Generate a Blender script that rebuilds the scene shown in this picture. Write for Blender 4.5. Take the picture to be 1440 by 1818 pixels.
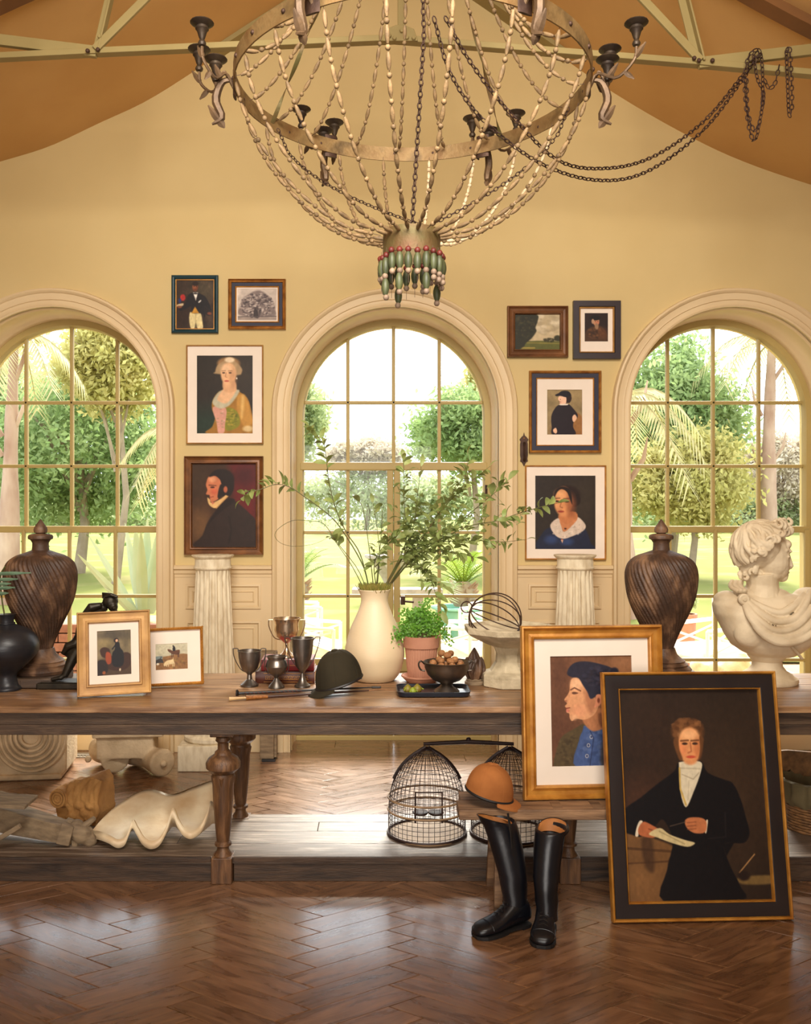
import bpy, bmesh, math, random
import numpy as np
from mathutils import Vector, Matrix, Euler
random.seed(7); np.random.seed(7)
for o in list(bpy.data.objects): bpy.data.objects.remove(o)
SC = bpy.context.scene
COL = SC.collection
PI = math.pi
# ------------------------------------------------------------------ camera
FOC, CX, CY, CH = 1620.0, 670.0, 909.0, 1.6
cam = bpy.data.cameras.new('camera'); cam_o = bpy.data.objects.new('camera', cam); COL.objects.link(cam_o)
cam.sensor_fit = 'HORIZONTAL'; cam.sensor_width = 36.0; cam.lens = 36.0*FOC/1440.0
cam.shift_x = (720.0-CX)/1440.0; cam.shift_y = 0.0
cam.clip_start = 0.05; cam.clip_end = 400
cam_o.location = (0, 0, CH); cam_o.rotation_euler = (PI/2, 0, 0)
SC.camera = cam_o
# ------------------------------------------------------------------ light
SC.view_settings.view_transform = 'Standard'; SC.view_settings.look = 'None'
SC.view_settings.gamma = 1.0; SC.view_settings.use_curve_mapping = False
SC.view_settings.exposure = 0.06
W = bpy.data.worlds.new('sky'); SC.world = W; W.use_nodes = True
W.node_tree.nodes['Background'].inputs[0].default_value = (0.84, 0.905, 1.0, 1)
W.node_tree.nodes['Background'].inputs[1].default_value = 3.4
def light(name, kind, loc, target, energy, color=(1, 1, 1), size=1.0, sy=None):
    l = bpy.data.lights.new(name, kind); o = bpy.data.objects.new(name, l); COL.objects.link(o)
    o.location = loc; l.energy = energy; l.color = color
    d = Vector(target)-Vector(loc); o.rotation_euler = d.to_track_quat('-Z', 'Y').to_euler()
    if kind == 'AREA':
        l.shape = 'RECTANGLE'; l.size = size; l.size_y = sy or size
    if kind == 'SUN': l.angle = math.radians(24)
    return o
light('sun', 'SUN', (3.5, 30, 25), (0, 5, 0), 15.0, (1.0, 0.94, 0.84))
light('studio_light', 'AREA', (0.1, 0.9, 4.0), (0.1, 6.0, 2.1), 84, (1.0, 0.93, 0.83), 2.0, 1.4).data.spread = math.radians(92)
light('low_fill_light', 'AREA', (-0.6, -2.2, 1.6), (0.2, 5.0, 0.9), 165, (1.0, 0.94, 0.87), 3.0, 2.2)  # added fill light behind the camera, set low to reach under the table
# ------------------------------------------------------------------ helpers
def srgb(c):
    return tuple(((x/255.0)/12.92 if x/255.0 <= 0.04045 else ((x/255.0+0.055)/1.055)**2.4) for x in c)
def at(px, py, Y): return Vector(((px-CX)*Y/FOC, Y, CH-(py-CY)*Y/FOC))
def xat(px, Y): return (px-CX)*Y/FOC
def zat(py, Y): return CH-(py-CY)*Y/FOC
def ppm(Y): return FOC/Y
def mat(name, c1, c2=None, scale=6.0, stretch=(1, 1, 1), rough=0.5, metal=0.0, bump=0.0, bscale=60.0, spec=0.5,
        rand=0.0, detail=5.0, lo=0.3, hi=0.7, dist=0.0, coat=0.0, bstretch=(1, 1, 1), attr=None, rough2=None, trans=None, c3=None):
    m = bpy.data.materials.new(name); m.use_nodes = True
    nt = m.node_tree; N = nt.nodes; L = nt.links; b = N['Principled BSDF']
    b.inputs['Roughness'].default_value = rough; b.inputs['Metallic'].default_value = metal
    b.inputs['Specular IOR Level'].default_value = spec; b.inputs['Coat Weight'].default_value = coat
    b.inputs['Coat Roughness'].default_value = 0.15
    A = (*srgb(c1), 1)
    tc = N.new('ShaderNodeTexCoord'); vec = tc.outputs['Object']
    if rand:
        oi = N.new('ShaderNodeObjectInfo'); ad = N.new('ShaderNodeVectorMath'); ad.operation = 'MULTIPLY_ADD'
        cb = N.new('ShaderNodeCombineXYZ')
        for k in range(3): L.new(oi.outputs['Random'], cb.inputs[k])
        L.new(cb.outputs[0], ad.inputs[0]); ad.inputs[1].default_value = (37, 53, 71); L.new(vec, ad.inputs[2]); vec = ad.outputs[0]
    colout = None
    if attr:
        at_ = N.new('ShaderNodeAttribute'); at_.attribute_name = attr; colout = at_.outputs['Color']
    if c2 is not None:
        mp = N.new('ShaderNodeMapping'); mp.inputs['Scale'].default_value = stretch; L.new(vec, mp.inputs['Vector'])
        nz = N.new('ShaderNodeTexNoise'); nz.inputs['Scale'].default_value = scale; nz.inputs['Detail'].default_value = detail
        nz.inputs['Distortion'].default_value = dist; L.new(mp.outputs[0], nz.inputs['Vector'])
        rp = N.new('ShaderNodeValToRGB'); e = rp.color_ramp.elements
        e[0].position = lo; e[0].color = A; e[1].position = hi; e[1].color = (*srgb(c2), 1)
        if c3 is not None:
            k = rp.color_ramp.elements.new((lo+hi)/2); k.color = (*srgb(c3), 1)
        L.new(nz.outputs['Fac'], rp.inputs['Fac']); colout = rp.outputs['Color']
        if rough2 is not None:
            mr = N.new('ShaderNodeMapRange'); L.new(nz.outputs['Fac'], mr.inputs['Value'])
            mr.inputs['From Min'].default_value = lo; mr.inputs['From Max'].default_value = hi
            mr.inputs['To Min'].default_value = rough; mr.inputs['To Max'].default_value = rough2
            L.new(mr.outputs[0], b.inputs['Roughness'])
    if rand and colout is not None:
        hs = N.new('ShaderNodeHueSaturation'); mr = N.new('ShaderNodeMapRange')
        L.new(oi.outputs['Random'], mr.inputs['Value']); mr.inputs['To Min'].default_value = 1-rand; mr.inputs['To Max'].default_value = 1+rand
        L.new(mr.outputs[0], hs.inputs['Value']); L.new(colout, hs.inputs['Color']); colout = hs.outputs['Color']
    if colout is not None: L.new(colout, b.inputs['Base Color'])
    else: b.inputs['Base Color'].default_value = A
    if bump:
        mp2 = N.new('ShaderNodeMapping'); mp2.inputs['Scale'].default_value = bstretch; L.new(vec, mp2.inputs['Vector'])
        n2 = N.new('ShaderNodeTexNoise'); n2.inputs['Scale'].default_value = bscale; n2.inputs['Detail'].default_value = 4
        L.new(mp2.outputs[0], n2.inputs['Vector'])
        bp = N.new('ShaderNodeBump'); bp.inputs['Strength'].default_value = bump; bp.inputs['Distance'].default_value = 0.01
        L.new(n2.outputs['Fac'], bp.inputs['Height']); L.new(bp.outputs[0], b.inputs['Normal'])
    if trans:
        tr = N.new('ShaderNodeBsdfTranslucent'); mx = N.new('ShaderNodeMixShader'); mx.inputs[0].default_value = trans
        if colout is not None: L.new(colout, tr.inputs['Color'])
        else: tr.inputs['Color'].default_value = A
        L.new(b.outputs[0], mx.inputs[1]); L.new(tr.outputs[0], mx.inputs[2]); L.new(mx.outputs[0], N['Material Output'].inputs['Surface'])
    return m
def glass_mat():
    m = bpy.data.materials.new('window_glass'); m.use_nodes = True; nt = m.node_tree; N = nt.nodes; L = nt.links
    N.remove(N['Principled BSDF'])
    t = N.new('ShaderNodeBsdfTransparent'); t.inputs['Color'].default_value = (0.97, 0.98, 0.97, 1)
    g = N.new('ShaderNodeBsdfGlossy'); g.inputs['Roughness'].default_value = 0.02
    f = N.new('ShaderNodeFresnel'); f.inputs['IOR'].default_value = 1.25
    mx = N.new('ShaderNodeMixShader'); L.new(f.outputs[0], mx.inputs[0]); L.new(t.outputs[0], mx.inputs[1]); L.new(g.outputs[0], mx.inputs[2])
    L.new(mx.outputs[0], N['Material Output'].inputs['Surface']); return m
def tag(o, label=None, cat=None, group=None, kind=None):
    if label: o['label'] = label
    if cat: o['category'] = cat
    if group: o['group'] = group
    if kind: o['kind'] = kind
    return o
def thing(name, label, cat, loc=(0, 0, 0), rot=(0, 0, 0), group=None):
    o = bpy.data.objects.new(name, None); COL.objects.link(o); o.location = loc; o.rotation_euler = rot
    o.empty_display_size = 0.05
    return tag(o, label, cat, group)
def obj_from_mesh(name, me, parent=None, loc=None, rot=None, scale=None):
    o = bpy.data.objects.new(name, me); COL.objects.link(o)
    if parent is not None: o.parent = parent
    if loc is not None: o.location = loc
    if rot is not None: o.rotation_euler = rot
    if scale is not None: o.scale = scale
    return o
class G:
    def __init__(s): s.v = []; s.f = []
    def add(s, vs, fs):
        k = len(s.v); s.v += [tuple(v) for v in vs]; s.f += [tuple(i+k for i in f) for f in fs]; return s
    def box(s, x0, x1, y0, y1, z0, z1, M=None):
        vs = [Vector(p) for p in ((x0,y0,z0),(x1,y0,z0),(x1,y1,z0),(x0,y1,z0),(x0,y0,z1),(x1,y0,z1),(x1,y1,z1),(x0,y1,z1))]
        if M is not None: vs = [M @ v for v in vs]
        return s.add(vs, [(0,3,2,1),(4,5,6,7),(0,1,5,4),(1,2,6,5),(2,3,7,6),(3,0,4,7)])
    def cbox(s, c, d, M=None):
        return s.box(c[0]-d[0]/2, c[0]+d[0]/2, c[1]-d[1]/2, c[1]+d[1]/2, c[2]-d[2]/2, c[2]+d[2]/2, M)
    def lathe(s, prof, seg=32, c=(0, 0, 0), fn=None, M=None, cap=True):
        vs = []; n = len(prof)
        for j, (r, z) in enumerate(prof):
            for i in range(seg):
                a = 2*PI*i/seg; rr = max(r, 1e-5)
                if fn: rr = fn(rr, z, a)
                p = Vector((c[0]+rr*math.cos(a), c[1]+rr*math.sin(a), c[2]+z)); vs.append(M @ p if M is not None else p)
        fs = [(j*seg+i, j*seg+(i+1) % seg, (j+1)*seg+(i+1) % seg, (j+1)*seg+i) for j in range(n-1) for i in range(seg)]
        if cap: fs += [tuple(range(seg))[::-1], tuple((n-1)*seg+i for i in range(seg))]
        return s.add(vs, fs)
    def tube(s, pts, r, seg=8, closed=False, cap=True, flat=None):
        P = [Vector(p) for p in pts]; n = len(P)
        R = r if isinstance(r, (list, tuple)) else [r]*n
        T = []
        for i in range(n):
            a = P[(i-1) % n] if (closed or i > 0) else P[i]; b = P[(i+1) % n] if (closed or i < n-1) else P[i]
            t = (b-a); T.append(t.normalized() if t.length > 1e-9 else Vector((0, 0, 1)))
        u = T[0].orthogonal().normalized() if flat is None else Vector(flat)
        vs = []
        for i in range(n):
            u = (u - T[i]*u.dot(T[i])); u = u.normalized() if u.length > 1e-6 else T[i].orthogonal().normalized()
            w = T[i].cross(u)
            ru, rw = R[i] if isinstance(R[i], (tuple, list)) else (R[i], R[i])
            for k in range(seg):
                a = 2*PI*k/seg; vs.append(P[i]+u*(ru*math.cos(a))+w*(rw*math.sin(a)))
        fs = [(j*seg+i, j*seg+(i+1) % seg, ((j+1) % n)*seg+(i+1) % seg, ((j+1) % n)*seg+i) for j in range(n if closed else n-1) for i in range(seg)]
        if cap and not closed: fs += [tuple(range(seg))[::-1], tuple((n-1)*seg+i for i in range(seg))]
        return s.add(vs, fs)
    def ell(s, c, r, seg=12, rings=8, M=None):
        vs = []; c = Vector(c)
        for j in range(rings+1):
            t = PI*j/rings
            for i in range(seg):
                a = 2*PI*i/seg
                p = Vector((r[0]*math.sin(t)*math.cos(a), r[1]*math.sin(t)*math.sin(a), r[2]*math.cos(t)))
                if j in (0, rings): p += Vector((1e-5*math.cos(a), 1e-5*math.sin(a), 0))
                if M is not None: p = M @ p
                vs.append(c+p)
        fs = [(j*seg+i, (j+1)*seg+i, (j+1)*seg+(i+1) % seg, j*seg+(i+1) % seg) for j in range(rings) for i in range(seg)]
        fs += [tuple(range(seg)), tuple(rings*seg+i for i in range(seg))[::-1]]
        return s.add(vs, fs)
    def prism(s, poly, y0, y1, M=None):          # poly in (x, z), extruded along y
        n = len(poly); vs = [Vector((p[0], y0, p[1])) for p in poly]+[Vector((p[0], y1, p[1])) for p in poly]
        if M is not None: vs = [M @ v for v in vs]
        return s.add(vs, [tuple(range(n)), tuple(range(2*n-1, n-1, -1))]+[(i, n+i, n+(i+1) % n, (i+1) % n) for i in range(n)])
    def rings(s, rr, cap=True, closed=True):
        n = len(rr[0]); k = len(rr); vs = [p for r in rr for p in r]
        fs = [(j*n+i, j*n+(i+1) % n, (j+1)*n+(i+1) % n, (j+1)*n+i) for j in range(k-1) for i in range(n if closed else n-1)]
        if cap: fs += [tuple(range(n))[::-1], tuple((k-1)*n+i for i in range(n))]
        return s.add(vs, fs)
    def rect_ring(s, x0, x1, z0, z1, prof):      # mitred moulding, prof = [(inset, y)], rectangle in xz
        rr = [[(x0+d, y, z0+d), (x1-d, y, z0+d), (x1-d, y, z1-d), (x0+d, y, z1-d)] for d, y in prof]
        return s.rings(rr+[rr[0]], cap=False)
    def mesh(s, name, m=None, smooth=None):
        me = bpy.data.meshes.new(name); me.from_pydata(s.v, [], s.f); me.update()
        if smooth is not None:
            me.shade_smooth()
            if smooth < 179: me.set_sharp_from_angle(angle=math.radians(smooth))
        if m is not None: me.materials.append(m)
        return me
    def build(s, name, m, parent=None, smooth=40, loc=None, rot=None, bevel=0.0, fixn=True, remesh=0.0, sm=0, kind=None):
        me = s.mesh(name, m, smooth)
        if fixn:
            b = bmesh.new(); b.from_mesh(me); bmesh.ops.recalc_face_normals(b, faces=b.faces); b.to_mesh(me); b.free()
        o = obj_from_mesh(name, me, parent, loc, rot)
        if bevel:
            md = o.modifiers.new('bevel', 'BEVEL'); md.width = bevel; md.segments = 2; md.limit_method = 'ANGLE'; md.angle_limit = math.radians(50)
        if remesh:
            md = o.modifiers.new('remesh', 'REMESH'); md.mode = 'VOXEL'; md.voxel_size = remesh; md.use_smooth_shade = True
            if sm:
                md = o.modifiers.new('smooth', 'SMOOTH'); md.iterations = sm; md.factor = 0.5
        if kind: o['kind'] = kind
        return o
def spline(pts, n):                                # Catmull-Rom through points
    P = [np.array(p, float) for p in pts]; P = [2*P[0]-P[1]]+P+[2*P[-1]-P[-2]]
    out = []
    k = len(P)-3
    for i in range(n):
        t = i/(n-1)*k; j = min(int(t), k-1); t -= j
        a, b, c, d = P[j:j+4]
        out.append(tuple(0.5*((2*b)+(-a+c)*t+(2*a-5*b+4*c-d)*t*t+(-a+3*b-3*c+d)*t**3)))
    return out
def RZ(a): return Matrix.Rotation(a, 4, 'Z')
def RX(a): return Matrix.Rotation(a, 4, 'X')
def RY(a): return Matrix.Rotation(a, 4, 'Y')
def TR(*p): return Matrix.Translation(p)
# ------------------------------------------------------------------ materials
MT = {}
MT['wall'] = mat('wall_paint', (212, 188, 134), (206, 181, 126), 1.5, rough=0.75, bump=0.05, bscale=220, spec=0.25)
MT['trim'] = mat('trim_paint', (222, 198, 156), (216, 190, 148), 3, rough=0.5, spec=0.4)
MT['sash'] = mat('sash_paint', (182, 160, 100), (174, 152, 92), 3, rough=0.5, spec=0.4)
MT['ceil'] = mat('ceiling_cloth', (214, 172, 112), (206, 162, 104), 2.0, rough=0.9, bump=0.06, bscale=300, spec=0.1)
MT['truss'] = mat('truss_paint', (160, 142, 92), (148, 130, 82), 4, rough=0.6, spec=0.3)
MT['glass'] = glass_mat()
MT['floor'] = mat('floor_oak', (98, 68, 46), (152, 112, 80), 5, (1, 6, 6), rough=0.24, coat=0.7, bump=0.08, bscale=30, bstretch=(1, 10, 10), rand=0.13, c3=(124, 88, 60), dist=0.8, rough2=0.34)
MT['floor_base'] = mat('floor_gap', (92, 62, 40), (112, 76, 50), 6, (1, 8, 1), rough=0.6)
MT['tabletop'] = mat('tabletop_wood', (104, 74, 50), (176, 138, 100), 5, (1, 9, 9), rough=0.32, bump=0.12, bscale=30, bstretch=(1, 12, 12), rand=0.1, c3=(142, 106, 74), dist=0.6)
MT['table'] = mat('table_wood', (54, 40, 30), (100, 78, 58), 5, (1, 9, 9), rough=0.55, bump=0.25, bscale=30, bstretch=(1, 10, 10), c3=(76, 57, 42), dist=0.6)
MT['leg'] = mat('leg_wood', (72, 48, 30), (132, 94, 60), 6, (7, 7, 1.2), rough=0.45, bump=0.25, bscale=30, bstretch=(8, 8, 1), c3=(100, 68, 42), dist=0.6)
MT['shelf'] = mat('shelf_wood', (92, 76, 64), (164, 146, 128), 5, (1, 9, 9), rough=0.38, bump=0.25, bscale=30, bstretch=(1, 12, 12), rand=0.1, c3=(108, 90, 76), dist=0.5)
MT['kick'] = mat('kick_wood', (40, 28, 20), (84, 62, 44), 4, (1, 7, 7), rough=0.6, bump=0.3, bscale=30, bstretch=(1, 10, 10), dist=1.2)
MT['bench'] = mat('bench_wood', (88, 62, 42), (158, 122, 88), 5, (1, 8, 8), rough=0.6, bump=0.3, bscale=30, bstretch=(1, 10, 10), rand=0.12, dist=0.5)
MT['gold'] = mat('gilt_frame', (156, 98, 34), (206, 146, 62), 14, (1, 1, 1), rough=0.34, metal=0.25, bump=0.05, bscale=80)
MT['gold2'] = mat('antique_gilt', (150, 104, 50), (196, 150, 84), 10, rough=0.42, metal=0.2, bump=0.05, bscale=80)
MT['gold_dark'] = mat('worn_gilt', (124, 74, 26), (190, 132, 60), 22, rough=0.4, metal=0.25, bump=0.08, bscale=90)
MT['bronze_frame'] = mat('bronze_gilt_frame', (86, 50, 20), (132, 82, 38), 12, rough=0.45, metal=0.15, bump=0.05)
MT['walnut'] = mat('walnut_frame', (88, 54, 30), (134, 88, 52), 10, rough=0.45, metal=0.1, bump=0.05)
MT['navy'] = mat('navy_liner', (30, 30, 50), (38, 38, 58), 8, rough=0.6)
MT['black_frame'] = mat('black_frame', (34, 22, 26), (44, 28, 32), 8, rough=0.42)
MT['ebony'] = mat('ebony_frame', (30, 22, 22), (38, 28, 26), 5, rough=0.4)
MT['teal'] = mat('teal_frame', (12, 46, 54), (20, 58, 66), 8, rough=0.35)
MT['mount'] = mat('mount_board', (238, 224, 208), (234, 219, 202), 10, rough=0.8, spec=0.2)
MT['paint'] = mat('oil_painting', (100, 100, 100), rough=0.45, spec=0.22, attr='paint', bump=0.05, bscale=250)
MT['plaster'] = mat('plaster', (222, 204, 172), (184, 162, 128), 7, rough=0.7, bump=0.15, bscale=60, lo=0.42, hi=0.75)
MT['column'] = mat('column_paint', (228, 214, 184), (194, 174, 140), 9, (3, 3, 1), rough=0.65, bump=0.2, bscale=40, bstretch=(3, 3, .6), lo=0.45, hi=0.75)
MT['stone'] = mat('stone', (222, 200, 164), (182, 158, 124), 9, rough=0.85, bump=0.35, bscale=70)
MT['stone2'] = mat('bath_stone', (206, 190, 158), (158, 142, 112), 14, rough=0.85, bump=0.35, bscale=90, lo=0.4, hi=0.75)
MT['sand'] = mat('sandstone', (204, 152, 88), (160, 112, 60), 12, rough=0.85, bump=0.4, bscale=90)
MT['urn'] = mat('urn_wood', (56, 40, 30), (134, 100, 72), 7, (2, 2, 1), rough=0.55, bump=0.3, bscale=60, c3=(78, 54, 38))
MT['cream'] = mat('cream_ceramic', (230, 208, 172), (220, 196, 156), 4, rough=0.5, bump=0.08, bscale=30, bstretch=(1, 1, 8))
MT['terra'] = mat('terracotta', (190, 136, 108), (172, 116, 90), 10, rough=0.8, bump=0.1, bscale=80)
MT['pewter'] = mat('pewter', (140, 132, 124), (92, 86, 80), 9, rough=0.3, metal=0.9, rough2=0.42)
MT['silver'] = mat('silver', (226, 204, 178), (196, 170, 142), 6, rough=0.2, metal=0.95, rough2=0.3)
MT['bowl'] = mat('bowl_pewter', (118, 104, 90), (76, 68, 62), 10, rough=0.34, metal=0.8, rough2=0.5)
MT['blackvase'] = mat('black_ceramic', (30, 30, 34), (40, 40, 44), 8, rough=0.38, bump=0.08, bscale=20, bstretch=(1, 1, 6))
MT['tray'] = mat('tray_enamel', (24, 28, 38), (34, 40, 50), 8, rough=0.3)
MT['bronze'] = mat('bronze', (40, 36, 30), (64, 56, 44), 12, rough=0.45, metal=0.6, bump=0.1)
MT['iron'] = mat('iron', (58, 40, 32), (86, 62, 48), 18, rough=0.6, metal=0.5, bump=0.2)
MT['chain'] = mat('chain_iron', (54, 36, 30), (84, 60, 50), 20, rough=0.55, metal=0.5)
MT['ring'] = mat('rusty_ring', (118, 86, 48), (92, 72, 44), 9, (1, 1, 1), rough=0.6, metal=0.35, bump=0.25, bscale=60, c3=(140, 112, 70))
MT['hubring'] = mat('verdigris_band', (106, 98, 56), (112, 78, 48), 12, rough=0.6, metal=0.3, bump=0.2, bscale=80)
MT['leafmetal'] = mat('candle_arm_metal', (116, 90, 62), (78, 60, 44), 14, rough=0.55, metal=0.4, bump=0.2)
MT['cupmetal'] = mat('candle_cup_metal', (76, 62, 46), (48, 38, 32), 14, rough=0.5, metal=0.5, bump=0.15)
MT['bead'] = mat('wooden_bead', (156, 126, 86), (104, 82, 54), 40, (1, 1, 1), rough=0.65, bump=0.2, bscale=120, rand=0.15)
MT['beadw'] = mat('pale_bead', (226, 204, 168), (186, 156, 116), 40, rough=0.6, rand=0.1)
MT['bred'] = mat('red_bead', (118, 44, 34), (92, 36, 32), 30, rough=0.5, rand=0.2)
MT['bgreen'] = mat('green_bead', (86, 90, 54), (62, 68, 46), 24, (3, 3, 1), rough=0.5, rand=0.2)
MT['bgrey'] = mat('grey_bead', (156, 132, 108), (120, 98, 82), 24, rough=0.6, rand=0.2)
MT['bookred'] = mat('red_cloth', (132, 32, 30), (112, 24, 26), 14, rough=0.5)
MT['bookbrown'] = mat('brown_leather', (92, 44, 28), (70, 32, 22), 14, rough=0.45)
MT['pages'] = mat('pages', (226, 198, 156), (206, 174, 130), 20, (1, 1, 30), rough=0.8)
MT['helmet'] = mat('black_velvet', (40, 36, 26), (62, 54, 38), 5, rough=0.85, spec=0.2)
MT['suede'] = mat('brown_suede', (176, 112, 60), (146, 88, 44), 9, rough=0.85, spec=0.2, bump=0.08, bscale=200)
MT['boot'] = mat('boot_leather', (12, 13, 18), (18, 19, 26), 9, rough=0.34, bump=0.12, bscale=26)
MT['tan'] = mat('tan_lining', (186, 124, 66), (164, 104, 52), 12, rough=0.6)
MT['sole'] = mat('boot_sole', (20, 18, 18), rough=0.6)
MT['black'] = mat('black_paint', (22, 20, 20), (32, 28, 28), 10, rough=0.45)
MT['crop'] = mat('crop_leather', (70, 36, 22), (50, 26, 18), 24, rough=0.4)
MT['crop_red'] = mat('crop_braid', (120, 40, 36), (24, 20, 22), 90, rough=0.5)
MT['cane'] = mat('woven_cane', (176, 112, 48), (118, 70, 28), 120, rough=0.5)
MT['bone'] = mat('horn', (214, 180, 126), (186, 150, 98), 12, rough=0.4)
MT['shell'] = mat('clam_shell', (238, 220, 186), (204, 168, 122), 7, (1, 1, 2), rough=0.4, bump=0.25, bscale=24, lo=0.35, hi=0.75)
MT['cagewire'] = mat('cage_wire', (46, 32, 30), (64, 46, 40), 20, rough=0.5, metal=0.4)
MT['rattan'] = mat('rattan_hoop', (160, 128, 92), (132, 102, 70), 20, rough=0.6)
MT['wicker'] = mat('wicker', (140, 98, 56), (92, 62, 34), 30, rough=0.7, bump=0.3)
MT['oldwood'] = mat('weathered_wood', (108, 90, 70), (156, 134, 104), 8, (1, 5, 5), rough=0.8, bump=0.4, bscale=40)
MT['nut'] = mat('walnut_shell', (176, 124, 76), (134, 86, 48), 30, rough=0.7, bump=0.6, bscale=90, rand=0.12)
MT['fig'] = mat('fruit_skin', (142, 138, 40), (120, 84, 36), 14, rough=0.5)
MT['figgreen'] = mat('green_pod', (130, 152, 40), (160, 170, 60), 14, rough=0.5)
MT['leaf'] = mat('branch_leaf', (124, 142, 74), (170, 180, 112), 22, rough=0.45, rand=0.3, trans=0.42)
MT['stem'] = mat('branch_stem', (92, 74, 44), (84, 96, 46), 20, rough=0.6)
MT['fern'] = mat('fern_leaf', (84, 140, 36), (120, 172, 60), 30, rough=0.5, trans=0.35)
MT['moss'] = mat('moss', (110, 118, 40), (150, 128, 60), 40, rough=0.9)
MT['bluegreen'] = mat('grey_green_leaf', (132, 160, 132), (96, 128, 100), 14, rough=0.5, trans=0.2)
MT['register'] = mat('floor_register', (176, 166, 150), (140, 130, 116), 12, rough=0.4, metal=0.5)
MT['rafter'] = mat('rafter_brown', (128, 84, 40), (108, 70, 34), 4, rough=0.8)  # darker brown than the ceiling cloth
# ------------------------------------------------------------------ the room
YW, YG = 6.10, 6.47
WX = [-2.168, 0.115, 2.382]                # window centres
ZS = 2.273                                 # springing of the arches
R_OUT, R_IN, R_GL = 0.817, 0.695, 0.635
def struct(o, label=None): o['kind'] = 'structure'; return o
CL = [(-4.6, 3.50), (-3.6, 3.665), (-3.0, 3.805), (-2.523, 3.942), (-2.195, 4.044), (-1.864, 4.198), (-1.536, 4.352), (-1.171, 4.582), (-0.97, 4.72), (-0.49, 5.03), (0.10, 5.42)]
CR = [(0.10, 5.42), (0.60, 5.08), (1.10, 4.735), (1.593, 4.394), (2.063, 4.123), (2.44, 3.946), (2.899, 3.788), (3.5, 3.62), (4.8, 3.40)]
ceil_prof = spline(CL, 40)+spline(CR, 36)[1:]
g = G(); n = len(ceil_prof)
for k, y in enumerate((YW+0.02, 4.6, 2.0, -3.0)): g.v += [(x, y, z) for x, z in ceil_prof]
g.f = [(j*n+i, j*n+i+1, (j+1)*n+i+1, (j+1)*n+i) for j in range(3) for i in range(n-1)]
ceiling = struct(g.build('ceiling', MT['ceil'], smooth=180, fixn=False))
# front wall with three arched openings
def wall_face(g, y):
    top = 5.7; RO = R_IN+0.004; seg = 24
    def quad(x0, x1, z0, z1): g.add([(x0, y, z0), (x1, y, z0), (x1, y, z1), (x0, y, z1)], [(0, 1, 2, 3)])
    xs = [-4.6]+[v for c in WX for v in (c-RO, c+RO)]+[4.8]
    for i in range(0, 8, 2): quad(xs[i], xs[i+1], -0.2, top)
    for c in WX:
        P = [(c-RO*math.cos(PI*i/seg), ZS+RO*math.sin(PI*i/seg)) for i in range(seg+1)]
        for a, b in zip(P, P[1:]): g.add([(a[0], y, a[1]), (b[0], y, b[1]), (b[0], y, top), (a[0], y, top)], [(0, 1, 2, 3)])
g = G(); wall_face(g, YW); wall_face(g, 6.58)
wall_front = struct(g.build('wall_front', MT['wall'], smooth=None, fixn=False))
g = G().box(-4.7, -4.6, -3, 6.6, -0.2, 4.2); struct(g.build('wall_left', MT['wall'], smooth=None))
g = G().box(4.8, 4.9, -3, 6.6, -0.2, 4.2); struct(g.build('wall_right', MT['wall'], smooth=None))
g = G().box(-4.7, 4.9, -3.1, -3.0, -0.2, 5.8); struct(g.build('wall_back', MT['wall'], smooth=None))
g = G().box(-4.8, 5.0, -3.2, 6.7, 5.75, 5.85)
g.box(-4.9, -4.7, -3.2, 6.7, 3.4, 5.85); g.box(4.9, 5.1, -3.2, 6.7, 3.2, 5.85)
struct(g.build('roof', MT['floor_base'], smooth=None))
# floor: slab, herringbone planks, border boards
g = G().box(-4.7, 4.9, -3.1, 6.62, -0.12, -0.010); floor = struct(g.build('floor', MT['floor_base'], smooth=None))
PL, PW, KY = 0.51, 0.154, 0.62
FX0, FY0 = -0.9356, 2.933
def hb(x, y): return (FX0+(x-y)/math.sqrt(2), FY0+KY*(x+y)/math.sqrt(2))
def clip_y(poly, ymax):
    out = []
    for i in range(len(poly)):
        a, b = poly[i], poly[(i+1) % len(poly)]
        if a[1] <= ymax: out.append(a)
        if (a[1] <= ymax) != (b[1] <= ymax):
            t = (ymax-a[1])/(b[1]-a[1]); out.append((a[0]+t*(b[0]-a[0]), ymax))
    return out
YB = 5.70
ang = math.atan2(KY, 1.0)
plank_me = {}
plank_list = []
for s in range(-9, 10):
    for k in range(-26, 40):
        for fam in (0, 1):
            ox, oy = k*PW - s*PL, k*PW + s*PL
            q = [(0, 0), (PL, 0), (PL, PW), (0, PW)] if fam == 0 else [(PL, PW-PL), (PL+PW, PW-PL), (PL+PW, PW), (PL, PW)]
            poly = [hb(ox+a, oy+b) for a, b in q]
            cx = sum(p[0] for p in poly)/4; cy = sum(p[1] for p in poly)/4
            if cy < 2.45 or min(p[1] for p in poly) > YB-0.02: continue
            if cx < xat(-170, cy) or cx > xat(1610, cy): continue
            plank_list.append((cy, cx, fam, poly))
plank_list.sort()
def plank_geo(g, pl, lift=0.0):
    n = len(pl); c = (sum(p[0] for p in pl)/n, sum(p[1] for p in pl)/n)
    def ins(d): return [(p[0]+(c[0]-p[0])*d/max(1e-6, math.hypot(p[0]-c[0], p[1]-c[1])), p[1]+(c[1]-p[1])*d/max(1e-6, math.hypot(p[0]-c[0], p[1]-c[1]))) for p in pl]
    a = ins(0.0015); b = ins(0.005)
    g.add([(x, y, -0.010) for x, y in a]+[(x, y, -0.0015+lift) for x, y in a]+[(x, y, lift) for x, y in b],
          [tuple(2*n+i for i in range(n))]+[(j*n+i, j*n+(i+1) % n, (j+1)*n+(i+1) % n, (j+1)*n+i) for j in (0, 1) for i in range(n)])
rest = G()
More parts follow.
